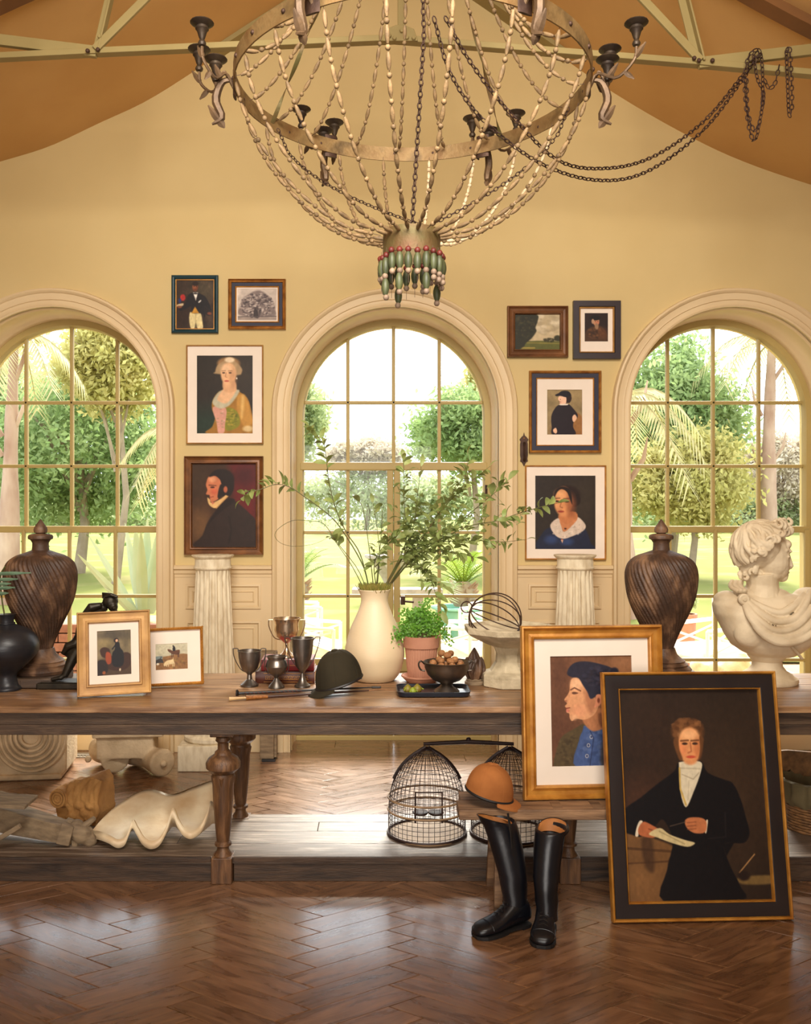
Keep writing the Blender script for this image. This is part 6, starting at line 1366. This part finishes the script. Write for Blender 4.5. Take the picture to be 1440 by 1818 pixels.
E(1391, 998, -15, 4, 5, 2.6); E(1391, 998, 15, 4, 5, 2.6)
g.tube([Q(1352, 1030), Q(1354, 1050), Q(1350, 1078)], [28*k, 27*k, 36*k], 18)
g.tube([Q(1338, 1024, -12), Q(1358, 1052, -18), Q(1370, 1078, -26)], [6*k, 7*k, 6*k], 10); E(1368, 1010, -10, 27, 20, 28); E(1368, 1010, 10, 27, 20, 28); E(1382, 1012, -13, 12, 12, 14)
g.tube([Q(1376, 991, -25), Q(1386, 988, -23), Q(1397, 989, -12)], [2.6*k, 3.2*k, 3*k], 8); E(1388, 999, -21, 6, 4, 2.6); g.tube([Q(1379, 1003, -24), Q(1388, 1004, -22), Q(1395, 1002, -14)], [1.2*k, 1.6*k, 1.2*k], 6)
E(1330, 1022, -27, 6, 4, 9); E(1398, 1019, -6, 4, 5, 3.4)
head = g.build('head', MT['plaster'], bu, remesh=0.0036, sm=3)
# chest
g = G()
sec = [(1066, 1308, 1408, 26), (1072, 1280, 1436, 36), (1082, 1265, 1452, 42), (1100, 1268, 1456, 50), (1118, 1278, 1454, 54), (1138, 1288, 1446, 55), (1156, 1300, 1434, 50), (1168, 1318, 1418, 42), (1176, 1336, 1404, 32)]
rr = []
for py, x0, x1, d in sec:
    ring = []
    for i in range(40):
        a = 2*PI*i/40; c_, s_ = math.cos(a), math.sin(a); cx_ = (x0+x1)/2; hw_ = (x1-x0)/2
        ring.append(Q(cx_+hw_*abs(c_)**0.8*(1 if c_ > 0 else -1), py, d*(abs(s_)**0.8)*(1 if s_ > 0 else -1)*(1.0 if s_ < 0 else 0.75)))
    rr.append(ring)
g.rings(rr)
E(1322, 1132, -34, 32, 20, 26); E(1396, 1136, -34, 36, 20, 26); E(1292, 1076, 0, 24, 28, 16); E(1434, 1076, 0, 26, 32, 22); E(1352, 1070, 0, 52, 28, 18)
chest = g.build('torso', MT['plaster'], bu, remesh=0.006, sm=6)
g = G()
drp = [[(1305, 1072, -34), (1318, 1100, -56), (1345, 1122, -66), (1380, 1118, -64), (1412, 1092, -56), (1440, 1062, -34)], [(1305, 1076, -36), (1312, 1106, -56), (1342, 1134, -68), (1385, 1130, -66), (1425, 1100, -56), (1450, 1070, -34)],
       [(1306, 1070, -34), (1326, 1092, -52), (1352, 1108, -60), (1385, 1102, -58), (1408, 1078, -48), (1426, 1056, -28)], [(1310, 1078, -38), (1318, 1118, -60), (1350, 1142, -70), (1395, 1136, -68), (1440, 1104, -52), (1456, 1076, -30)],
       [(1308, 1068, -30), (1335, 1086, -48), (1362, 1094, -54), (1392, 1080, -46), (1412, 1062, -34)], [(1426, 1056, -26), (1446, 1064, -20), (1456, 1090, -24), (1448, 1130, -30)], [(1440, 1062, -30), (1440, 1090, -48), (1425, 1125, -56)]]
for p in drp: g.tube([Q(*v) for v in spline(p, 22)], [(4.5+3*math.sin(PI*i/21))*k for i in range(22)], 8)
g.tube([Q(1362, 1134, -66), Q(1382, 1155, -62), Q(1402, 1174, -48)], [3*k]*3, 6)
for i in range(3): g.tube([Q(*v) for v in spline([(1300+6*i, 1060, -30), (1292+9*i, 1052, -14), (1302+8*i, 1044, 4)], 8)], 4.5*k, 8)
g.build('cloak', MT['plaster'], bu, remesh=0.004, sm=3)
g = G(); M_ = RX(PI/2)
g.lathe([(0, 5*k), (3*k, 5*k), (4*k, 3.5*k), (8*k, 4*k), (10*k, 2*k), (10*k, -5*k)], 24, c=(0, 0, 0), M=M_); g.build('brooch', MT['plaster'], bu, loc=Q(1305, 1072, -40))
# hair
g = G(); rng = random.Random(8)
E(1345, 979, 0, 42, 41, 43); E(1330, 1014, 0, 17, 25, 26)
pole = Vector((-0.35, 0, 0.94)).normalized(); ex = Vector((0.94, 0, 0.35)).normalized(); ey = Vector((0, 1, 0))
def skull(th, ph, lift=0.0):
    dv = pole*math.cos(th)+(ex*math.cos(ph)+ey*math.sin(ph))*math.sin(th)
    return Q(1348, 983)+Vector((dv.x*(45+lift)*k, dv.y*(42+lift)*k, dv.z*(46+lift)*k))
for i in range(40):                                  # wavy locks combed from the crown to the hairline
    ph = 2*PI*(i+rng.random()*0.4)/40; fr_ = 0.5+0.5*math.cos(ph); tm = 1.95-0.72*fr_; w0 = rng.uniform(0, 6); P = []
    for j in range(16):
        q = j/15; P.append(skull(0.12+(tm-0.12)*q, ph+0.10*math.sin(9*q+w0), -1+3.5*q+1.8*math.sin(11*q+w0)))
    g.tube(P, [(2.6+2.4*q/15) * k for q in range(16)], 7)
def curl(c_, r, ax1, ax2, n=10, t0=0.0):
    P = [c_+ax1*(r*(0.35+0.65*i/(n-1))*math.cos(t0+i*0.62))+ax2*(r*(0.35+0.65*i/(n-1))*math.sin(t0+i*0.62)) for i in range(n)]
    g.tube(P, [(3.4-1.2*abs(i/(n-1)-0.5))*k for i in range(n)], 7)
for i in range(44):                                  # curls along the hairline, thick over brow and temple
    ph = rng.uniform(-1, 1)*2.3; fr_ = 0.5+0.5*math.cos(ph); th = 1.95-0.72*fr_-rng.uniform(0.0, 0.34); c_ = skull(th, ph, 4+4*fr_)
    curl(c_, (5.5+3*fr_)*k, Vector((0.7, rng.uniform(-.4, .4), 0.6)).normalized(), Vector((-0.6, rng.uniform(-.4, .4), 0.75)).normalized(), t0=rng.uniform(0, 6))
for i in range(14): curl(Q(1394+rng.uniform(-13, 7), 950+rng.uniform(-12, 14), rng.uniform(-20, 18)), 8*k, Vector((1, rng.uniform(-.5, .5), 0.2)).normalized(), Vector((-0.2, rng.uniform(-.5, .5), 1)).normalized(), t0=rng.uniform(0, 6))
for i in range(10): curl(Q(1322+rng.uniform(-8, 10), 1010+rng.uniform(-6, 26), rng.uniform(-28, 10)), 6*k, Vector((1, 0, 0.2)), Vector((0, .3, 1)), t0=rng.uniform(0, 6))
g.build('hair', MT['plaster'], bu, remesh=0.0034, sm=2)
g = G(); g.lathe([(r*k, (yb-(y-off))*k) for r, y in [(50, 1222), (52, 1218), (51, 1213), (44, 1209), (42, 1206), (32, 1200), (26, 1192), (25, 1184), (32, 1176), (34, 1172)]], 48); g.build('socle', MT['plaster'], bu, smooth=40)
# ------------------------------------------------------------------ bronze statuette behind the picture
Yn = 4.29; k = Yn/FOC
bz = thing('bronze_statuette', 'dark bronze stooping figure on a base behind the horseback picture', 'statuette', (xat(150, Yn), Yn, TZ+0.001)); yb = ybase(Yn)
def S(px, py, d=0): return Vector(((px-150)*k, d*k, (yb-py)*k))
M_ = Matrix.Translation((0, 0, 0))
G().box(-76*k, 50*k, -0.075, 0.05, 0, 0.028).build('base', MT['bronze'], bz, smooth=None, bevel=0.006)
G().box(-70*k, 44*k, -0.068, 0.043, 0.028, 0.032).build('base_top', MT['bronze'], bz, smooth=None, bevel=0.003)
g = G(); yf = yb-0.032/k
g.tube([S(95, yf-3, -14), S(112, yf-6, -12), S(120, yf-12, -10)], [3*k, 5*k, 5*k], 8)
g.tube([S(118, yf-8, -10), S(124, 1185, -8), S(132, 1165, -4), S(145, 1145, 0)], [6*k, 8*k, 11*k, 14*k], 10)
g.tube([S(172, yf-4, 6), S(168, 1185, 6), S(160, 1165, 2), S(150, 1145, 0)], [5*k, 7*k, 10*k, 13*k], 10)
g.tube([S(146, 1150, 0), S(154, 1120, 0), S(164, 1095, 0), S(176, 1082, 0)], [16*k, 19*k, 18*k, 9*k], 12)
g.tube([S(178, 1084), S(188, 1078)], [7*k, 7*k], 8)
g.ell(S(196, 1068), (14*k, 13*k, 13*k)); g.ell(S(202, 1077, -5), (9*k, 9*k, 9*k)); g.ell(S(206, 1079, -13), (2.5*k, 3*k, 3*k)); g.ell(S(205, 1085, -8), (6*k, 6*k, 4*k))
g.tube([S(160, 1092, -14), S(172, 1108, -24), S(188, 1118, -20)], [8*k, 7*k, 5*k], 8)
for i in range(6): g.tube([S(140, 1140-4*i, -10+5*i), S(124, 1146+3*i, -12+5*i), S(114+i, 1160+2*i, -10+4*i)], [8*k, 7*k, 3*k], 8)
g.tube([S(152, 1090, -12), S(165, 1078, -10), S(182, 1074, -6)], [4*k, 9*k, 5*k], 8)
g.build('figure', MT['bronze'], bz, remesh=0.004, sm=2)
g = G()
for i in range(9): g.tube([S(212-3*i, 1060-4*math.sin(i*.4), -10+2.4*i), S(200-2.5*i, 1055, -11+2.4*i), S(186-1.2*i+4, 1060+i*.5, -10+2.4*i)], [2.5*k, 3.6*k, 1.8*k], 6)
g.build('hair', MT['bronze'], bz, remesh=0.0035, sm=1)
# ------------------------------------------------------------------ shelf and floor curiosities
# giant clam shell
Ycl = 4.16
cs = thing('giant_clam_shell', 'large cream giant clam shell resting on the low shelf', 'shell', (xat(270, Ycl), Ycl, LZ+0.001))
near = [(164, 1474, 4.14), (178, 1476, 4.06), (194, 1482, 4.03), (209, 1490, 4.02), (222, 1486, 4.03), (230, 1468, 4.05), (236, 1454, 4.07), (243, 1466, 4.05), (254, 1484, 4.02), (268, 1492, 4.00), (284, 1486, 4.01), (297, 1462, 4.04), (307, 1433, 4.07), (316, 1452, 4.06), (326, 1468, 4.04), (340, 1474, 4.03), (356, 1464, 4.06), (368, 1440, 4.10), (374, 1422, 4.14), (384, 1430, 4.20)]
far = [(164, 1474, 4.16), (180, 1455, 4.24), (200, 1436, 4.30), (222, 1420, 4.34), (240, 1408, 4.36), (262, 1401, 4.37), (282, 1404, 4.37), (300, 1410, 4.37), (318, 1407, 4.37), (340, 1398, 4.36), (362, 1390, 4.34), (378, 1385, 4.32), (386, 1392, 4.28)]
NT, NS = 150, 24
N3 = [at(*p)-Vector(cs.location) for p in spline(near, NT)]; F3 = [at(*p)-Vector(cs.location) for p in spline(far, NT)]
g = G(); top = []
for n_, f_ in zip(N3, F3):
    n_.z = max(n_.z, 0.030); b1_ = n_.lerp(f_, 0.16); b1_.z = 0.014; b2_ = n_.lerp(f_, 0.80); b2_.z = 0.016
    for j in range(NS+1):
        s_ = j/NS; p = n_*(1-s_)**3+b1_*(3*s_*(1-s_)**2)+b2_*(3*s_*s_*(1-s_))+f_*s_**3
        p.z = max(p.z, 0.013); top.append(p)
W_ = NS+1; K_ = len(top)
bot = []
for i in range(NT):
    for j in range(W_):
        e_ = min(j, NS-j)/NS; q_ = top[i*W_+j].copy(); nr = max(0.0, 1-j/5.0); q_.z = max(0.001, q_.z-0.010-0.024*nr); q_.y -= 0.012*nr; bot.append(q_)
g.v = [tuple(p) for p in top+bot]
g.f = [(i*W_+j, i*W_+j+1, (i+1)*W_+j+1, (i+1)*W_+j) for i in range(NT-1) for j in range(NS)]+[(K_+i*W_+j, K_+(i+1)*W_+j, K_+(i+1)*W_+j+1, K_+i*W_+j+1) for i in range(NT-1) for j in range(NS)]
g.f += [(i*W_, (i+1)*W_, K_+(i+1)*W_, K_+i*W_) for i in range(NT-1)]+[(i*W_+NS, K_+i*W_+NS, K_+(i+1)*W_+NS, (i+1)*W_+NS) for i in range(NT-1)]
g.f += [(j, K_+j, K_+j+1, j+1) for j in range(NS)]+[((NT-1)*W_+j, (NT-1)*W_+j+1, K_+(NT-1)*W_+j+1, K_+(NT-1)*W_+j) for j in range(NS)]
g.build('valve', MT['shell'], cs, smooth=180)
g = G()
for q in (0.35, 0.55, 0.75):                       # growth ridges just under the scalloped lip
    g.tube([n_+Vector((0, 0.006+0.02*q, -0.012*q-0.004)) for n_ in N3[8:-8]], 0.0016, 4)
g.build('growth_lines', MT['bone'], cs, smooth=180)
# carved corbel
Yco = 4.40
cb = thing('carved_corbel', 'golden brown carved stone corbel with scroll behind the clam shell', 'corbel', (xat(150, Yco), Yco, LZ+0.001), (0, 0, math.radians(-18)))
g = G(); k = Yco/FOC
g.prism([(-0.02, 0), (0.05, 0), (0.10, 0.03), (0.12, 0.10), (0.11, 0.18), (0.06, 0.235), (0.0, 0.235), (-0.05, 0.19), (-0.05, 0.10)], -0.06, 0.10, RZ(PI/2)@TR(-0.03, 0, 0)) if False else None
g.prism([(-0.115, 0.0), (0.10, 0.0), (0.115, 0.06), (0.105, 0.20), (0.08, 0.235), (0.03, 0.22), (-0.02, 0.18), (-0.08, 0.185), (-0.125, 0.15), (-0.13, 0.06)], -0.05, 0.09)
g.lathe([(0.0, -0.035), (0.045, -0.03), (0.052, 0), (0.052, 0.15)], 20, M=TR(-0.085, -0.055, 0.125)@RX(-PI/2))
body = g.build('block', MT['sand'], cb, remesh=0.006, sm=2)
for rad_ in (0.040, 0.026, 0.012): G().tube([(-0.085+rad_*math.cos(t), -0.092, 0.125+rad_*math.sin(t)) for t in [2*PI*j/20 for j in range(20)]], 0.005, 6, closed=True).build('scroll_ring', MT['sand'], cb)
rng = random.Random(4)
g = G()
for i in range(8):
    x = -0.05+0.021*i; P = spline([(x+0.02, -0.035, 0.225-0.006*abs(i-5)), (x+0.016, -0.06, 0.18), (x-0.006+0.003*i, -0.066, 0.12), (x+0.012, -0.056, 0.07), (x+0.004, -0.07, 0.03)], 14)
    g.tube(P, [0.008+0.009*abs(math.sin(j*0.55+i*1.3)) for j in range(14)], 8)
for x, z, r in ((0.02, 0.10, .03), (0.05, 0.06, .028), (-0.02, 0.045, .026), (0.08, 0.10, .024), (0.03, 0.03, .026)): g.ell((x, -0.065, z), (r, 0.022, r*0.8))
g.build('carved_foliage', MT['sand'], cb, remesh=0.005, sm=2)
# timber with carved end
Yb_ = 4.08
tb = thing('carved_timber', 'weathered wooden beam with pegged collar and carved animal head', 'carving', (xat(60, Yb_), Yb_, LZ+0.001))
def tl2(px, py, Y=Yb_): return at(px, py, Y)-Vector(tb.location)
a, b = tl2(-60, 1432, 4.26), tl2(118, 1478, 4.07)
d = (b-a).normalized()
G().tube([a, a.lerp(b, .5), b], [0.088, 0.075, 0.055], 4, flat=(d.cross(Vector((0, 1, 0)))+Vector((0, 1, 0)))).build('beam', MT['oldwood'], tb, smooth=None, bevel=0.004)
square_bar(tl2(-40, 1418, 4.02), tl2(56, 1424, 4.02), 0.16, 0.016, MT['oldwood'], tb, 'cross_board'); square_bar(tl2(-30, 1402, 4.10), tl2(40, 1420, 4.10), 0.03, 0.022, MT['oldwood'], tb, 'batten'); square_bar(tl2(-10, 1494, 4.0), tl2(36, 1466, 4.0), 0.02, 0.02, MT['oldwood'], tb, 'peg_brace')
G().tube([tl2(110, 1474), tl2(132, 1480)], [0.066, 0.062], 4, flat=(0, 1, 1)).build('collar', MT['oldwood'], tb, smooth=None, bevel=0.004)
g = G(); g.ell(tl2(146, 1480), (0.05, 0.045, 0.045)); g.ell(tl2(160, 1492), (0.032, 0.03, 0.03)); g.ell(tl2(136, 1470), (0.035, 0.04, 0.04)); g.build('carved_head', MT['oldwood'], tb, remesh=0.006, sm=2)
for p, q in (((146, 1470), (168, 1452)), ((134, 1490), (133, 1517)), ((138, 1468), (120, 1458)), ((128, 1470), (142, 1458))): G().tube([tl2(*p), tl2(*q)], [0.02, 0.010], 8).build('peg', MT['oldwood'], tb)
# birdcage
cg = thing('double_birdcage', 'pair of dark wire birdcages joined by a carrying pole on shelf', 'birdcage', (xat(832, 4.23), 4.23, LZ+0.001))
for ci, px in enumerate((758, 905)):
    cx_ = xat(px, 4.23)-cg.location.x; R_ = 0.178; zt_ = zat(1328, 4.23)-LZ
    pf = [(R_, 0.0), (R_*1.0, 0.09), (R_*0.985, 0.15), (R_*0.93, 0.21), (R_*0.82, 0.265), (R_*0.63, 0.318), (R_*0.40, 0.358), (R_*0.18, 0.384), (0.006, zt_+0.004)]
    pp = spline(pf, 20)
    base = G().tube([(cx_+R_*1.01*math.cos(t), R_*1.01*0.92*math.sin(t), 0.008) for t in [2*PI*j/40 for j in range(40)]], 0.007, 6, closed=True).build('base_ring', MT['cagewire'], cg)
    g = G()
    for i in range(44):
        a = 2*PI*i/44; g.tube([(cx_+r*math.cos(a), r*0.92*math.sin(a), z) for r, z in pp], 0.0016, 4, cap=False)
    g.build('upright_wires', MT['cagewire'], base, kind='stuff', fixn=False)
    g = G()
    for z in [0.02*j+0.02 for j in range(5)]: 
        g.tube([(cx_+R_*math.cos(t), R_*0.92*math.sin(t), z) for t in [2*PI*j/32 for j in range(32)]], 0.0014, 4, closed=True)
    g.build('low_hoops', MT['cagewire'], base, kind='stuff', fixn=False)
    for j in range(3, 19):
        r, z = pp[j]; z = z+random.uniform(-.004, .004)
        G().tube([(cx_+r*math.cos(t), r*0.92*math.sin(t), z) for t in [2*PI*q/32 for q in range(32)]], 0.0014, 4, closed=True).build('hoop', MT['cagewire'], base, fixn=False)
    for z in (0.115, 0.172): G().tube([(cx_+R_*1.015*math.cos(t), R_*0.935*math.sin(t), z) for t in [2*PI*q/40 for q in range(40)]], 0.0048, 6, closed=True).build('rattan_hoop', MT['rattan'], base)
    for s in (-1, 1):
        G().tube([(cx_+s*r*1.02, -0.0, z) for r, z in pp[9:]], 0.0075, 6).build('side_rib', MT['cagewire'], base)
    g = G(); g.tube([(cx_-0.06, -0.155, 0.10), (cx_-0.06, -0.150, 0.235), (cx_+0.06, -0.150, 0.235), (cx_+0.06, -0.155, 0.10)], 0.005, 6); g.build('door_frame', MT['cagewire'], base)
    for s in (-1, 1): G().lathe([(0.03, 0), (0.036, 0.008), (0.034, 0.012), (0.0, 0.009)], 20, c=(cx_+s*0.035, -0.11, 0.125)).build('feed_dish', MT['cagewire'], base)
    G().lathe([(0.0, 0), (R_*0.98, 0), (R_*0.98, 0.004), (0, 0.004)], 32, c=(cx_, 0, 0.002)).build('floor_tray', MT['rattan'], base)
zt_ = zat(1322, 4.23)-LZ
G().tube([(xat(752, 4.23)-cg.location.x, 0, zt_+0.002), (0, 0, zt_+0.012), (xat(912, 4.23)-cg.location.x, 0, zt_+0.002)], [0.008, 0.011, 0.008], 8).build('carrying_pole', MT['cagewire'], cg)
G().ell((0.0, 0, zt_+0.024), (0.012, 0.01, 0.009)).build('pole_knob', MT['cagewire'], cg)
# wicker basket
Yk = 4.30
wb = thing('wicker_basket', 'brown wicker basket with green lining at the right shelf end', 'basket', (xat(1470, Yk), Yk, LZ+0.001))
for j in range(12):
    z = 0.006+j*0.013; r = 0.185+0.01*j/12
    G().tube([((r+0.003*math.sin(14*t+PI*(j % 2)))*math.cos(t), (r*0.8+0.003*math.sin(14*t+PI*(j % 2)))*math.sin(t), z) for t in [2*PI*q/84 for q in range(84)]], 0.0075, 5, closed=True).build('woven_strand', MT['wicker'], wb, smooth=180)
MT['lining'] = mat('olive_cloth', (112, 98, 66), (92, 80, 52), 10, rough=0.9)
rr = []
for z, r, am in ((0.12, 0.20, .0), (0.15, 0.222, .01), (0.19, 0.215, .012), (0.23, 0.222, .012), (0.235, 0.206, .01), (0.15, 0.17, .0)):
    rr.append([((r+am*math.sin(16*t))*math.cos(t), (r+am*math.sin(16*t))*0.8*math.sin(t), z+0.004*math.sin(16*t)) for t in [2*PI*q/96 for q in range(96)]])
G().rings(rr, cap=False).build('cloth_lining', MT['lining'], wb, smooth=60)
G().prism([(-0.22, 0.20), (0.22, 0.20), (0.22, 0.315), (0.12, 0.325), (0.0, 0.318), (-0.12, 0.328), (-0.22, 0.322)], 0.145, 0.165).build('raised_lid', MT['wicker'], wb, smooth=None, bevel=0.004)
# stone fragments at the back wall
cp = thing('stone_capital', 'pale carved stone block with concentric rings at floor far left', 'fragment', (xat(35, 5.50), 5.62, 0.001))
wq = 0.28
G().prism([(-0.42, 0), (0.23, 0), (0.27, 0.05), (0.27, 0.40), (-0.42, 0.40)], -0.18, 0.16, RZ(0.12)).build('block', MT['stone'], cp, smooth=None, bevel=0.02)
for r_ in (0.205, 0.175, 0.145, 0.115, 0.085, 0.055): G().tube([(0.09+r_*math.cos(t), -0.185+0.012*math.cos(t), 0.26+r_*math.sin(t)) for t in [2*PI*q/36 for q in range(36)]], 0.011, 6, closed=True).build('carved_ring', MT['stone'], cp)
G().box(-0.43, 0.245, -0.20, 0.17, 0, 0.035, RZ(0.12)).build('base_moulding', MT['stone'], cp, smooth=None, bevel=0.012)
io = thing('scroll_capital', 'pale stone scroll capital fragment lying on floor under table', 'fragment', (xat(232, 5.62), 5.62, 0.001))
g = G()
g.lathe([(0.075, -0.19), (0.085, -0.18), (0.075, -0.10), (0.062, 0), (0.075, 0.10), (0.085, 0.18), (0.075, 0.19)], 28, M=TR(0.10, 0.02, 0.085)@RZ(0.75)@RX(PI/2)); g.lathe([(0.085, -0.15), (0.095, -0.14), (0.07, 0), (0.09, 0.15)], 28, M=TR(-0.15, 0.06, 0.10)@RZ(0.55)@RX(PI/2))
g.cbox((-0.02, 0.02, 0.17), (0.34, 0.22, 0.14), RZ(0.1)); g.cbox((0.0, 0.02, 0.27), (0.42, 0.28, 0.07), RZ(0.1))
g.build('block', MT['stone'], io, remesh=0.008, sm=3)
for c_, r_ in (((0.235, -0.135, 0.085), 0.02), ((-0.235, -0.085, 0.10), 0.02)): G().ell(c_, (r_, r_, r_)).build('volute_eye', MT['stone'], io)
ps = thing('timber_post', 'short grey carved timber post standing beside the glazed door', 'post', (xat(474, 5.86), 5.90, 0.001))
G().box(-0.045, 0.045, -0.05, 0.05, 0.015, 0.70).build('post', MT['oldwood'], ps, smooth=None, bevel=0.005)
G().box(-0.03, 0.055, -0.06, 0.06, 0.0, 0.016).build('foot', MT['black'], ps, smooth=None)
G().box(0.045, 0.06, -0.03, 0.04, 0.02, 0.70).build('side_strip', MT['oldwood'], ps, smooth=None, bevel=0.003)
fr = thing('floor_register', 'slatted metal floor register under the left window', 'register', (xat(137, 6.02), 6.00, 0.001))
G().box(-0.30, 0.30, -0.06, 0.06, 0, 0.004).build('frame', MT['register'], fr, smooth=None, bevel=0.001)
for i in range(26): G().box(-0.006, 0.006, -0.045, 0.045, 0.004, 0.010, RZ(-0.5)).build('slat', MT['register'], fr, smooth=None, loc=(-0.27+0.0216*i, 0, 0))
# ------------------------------------------------------------------ riding boots
def boot(label, heel, toe, top, lean_pts, rtop):
    t = thing('riding_boot', label, 'boot', heel, (0, 0, 0), 'tall black riding boots'); H0 = Vector(heel)
    d = Vector(toe)-H0; d.z = 0; L_ = d.length; f = d.normalized(); s = Vector((-f.y, f.x, 0))
    def oval(c, rf, rs, ax=None, n=24, tilt=Vector((0, 0, 0))):
        return [c+f*(rf*math.cos(a))+s*(rs*math.sin(a))+Vector((0, 0, tilt.x*math.cos(a)+tilt.y*math.sin(a))) for a in [2*PI*i/n for i in range(n)]]
    # shaft
    rr = []
    P = [Vector(p)-H0 for p in spline(lean_pts, 16)]
    for i, p in enumerate(P):
        q = i/15; r_ = 0.047+0.019*math.sin(PI*min(1, max(0, (q-0.15)/0.85))*0.55); w = 0.0025*math.sin(i*2.3) if i < 6 else 0
        if q < 0.16: r_ -= 0.004*(1-q/0.16)
        tl_ = Vector((0, 0, 0)); 
        if i == 15: tl_ = Vector((rtop[2], 0, 0))
        elif i == 14: tl_ = Vector((rtop[2]*0.6, 0, 0))
        rr.append(oval(p, r_*1.08+w, r_*0.92-w, tilt=tl_))
    ins = [[p+(P[15]-p)*0.06 for p in rr[15]], [p*0.92+P[14]*0.08 for p in rr[14]], [p*0.9+P[10]*0.1 for p in rr[10]]]
    G().rings(rr, cap=False).build('shaft', MT['boot'], t, smooth=70)
    G().rings([rr[15], ins[0], ins[1], ins[2]], cap=False).build('lining', MT['tan'], t, smooth=70)
    G().tube(rr[15], 0.0022, 5, closed=True).build('top_binding', MT['boot'], t)
    # foot
    secs = [(-0.035, 0.020, 0.030, 0.085), (-0.02, 0.018, 0.036, 0.11), (0.02, 0.016, 0.038, 0.118), (0.06, 0.013, 0.037, 0.105), (0.10, 0.010, 0.038, 0.080), (0.14, 0.009, 0.044, 0.062), (0.18, 0.009, 0.046, 0.054), (0.215, 0.010, 0.042, 0.048), (0.24, 0.012, 0.031, 0.040), (0.252, 0.016, 0.016, 0.030)]
    sc = (L_+0.0)/0.252; rr = []
    for x, z0, w, h in secs:
        ring = []
        for i in range(20):
            a = 2*PI*i/20; c_, s_ = math.cos(a), math.sin(a); zc = (z0+h)/2; hh_ = (h-z0)/2
            ring.append(f*(x*sc)+s*(w*abs(c_)**0.8*(1 if c_ > 0 else -1))+Vector((0, 0, zc+hh_*abs(s_)**0.8*(1 if s_ > 0 else -1))))
        rr.append(ring)
    G().rings(rr).build('foot', MT['boot'], t, smooth=70)
    out = [f*(x*sc)+s*w*1.06 for x, _, w, _ in secs]+[f*(x*sc)-s*w*1.06 for x, _, w, _ in secs[::-1]]
    G().rings([[p+Vector((0, 0, z)) for p in out] for z in (0.006, 0.014)]).build('sole', MT['sole'], t, smooth=None)
    hs = [p for p in out if p.dot(f) < 0.05*sc]; G().rings([[p*0.97+Vector((0, 0, z)) for p in hs] for z in (0.0, 0.0065)]).build('heel', MT['sole'], t, smooth=None)
    tp_ = [p for p in out if p.dot(f) > 0.10*sc]; G().rings([[p*0.98+Vector((0, 0, z)) for p in tp_] for z in (0.0, 0.0065)]).build('tread', MT['sole'], t, smooth=None)
    g = G()
    for j in range(5):
        c_ = f*((0.075+0.016*j)*sc)+Vector((0, 0, 0.100-0.0105*j)); g.tube([c_-s*0.016, c_+Vector((0, 0, 0.004)), c_+s*0.016+f*0.008], 0.0018, 5); g.tube([c_+s*0.016, c_+Vector((0, 0, 0.004)), c_-s*0.016+f*0.008], 0.0018, 5)
    g.build('laces', MT['black'], t)
    c_ = f*(0.185*sc); G().tube([c_+s*(0.046*math.cos(a))+Vector((0, 0, 0.032+0.023*math.sin(a))) for a in [PI*i/12 for i in range(13)]], 0.0012, 4).build('toe_seam', MT['boot'], t)
    return t, f, s
hl = at(930, 1625, 3.50); hl.z = 0.001
h1 = Vector((xat(924, 3.53), 3.53, 0.001)); t1 = Vector((xat(842, 3.42), 3.42, 0.001)); top1 = at(876, 1452, 3.63)
b1, f1, s1_ = boot('black riding boot toppling against bench with tan lining, pointing left', h1, t1, top1, [(h1.x-0.020, h1.y-0.012, 0.055), (xat(912, 3.54), 3.535, 0.16), (xat(902, 3.565), 3.56, 0.27), (xat(888, 3.59), 3.585, 0.37), (xat(877, 3.60), 3.585, zat(1452, 3.6))], (0.06, 0.05, 0.022))
G().tube([Vector((xat(900, 3.56), 3.535, zat(1440, 3.56)))-h1, Vector((xat(905, 3.55), 3.52, zat(1470, 3.56)))-h1, Vector((xat(912, 3.55), 3.515, zat(1560, 3.55)))-h1], [(0.007, 0.003)]*3, 6).build('zip_strap', MT['black'], b1)
h2 = Vector((xat(970, 3.50), 3.50, 0.001)); t2 = Vector((xat(960, 3.345), 3.335, 0.001))
b2, f2, s2_ = boot('black riding boot standing upright with its toe towards the viewer', h2, t2, None, [(h2.x, h2.y-0.028, 0.055), (xat(969, 3.5), 3.495, 0.17), (xat(972, 3.53), 3.53, 0.27), (xat(978, 3.56), 3.565, 0.36), (xat(983, 3.57), 3.582, zat(1470, 3.585))], (0.06, 0.05, -0.018))
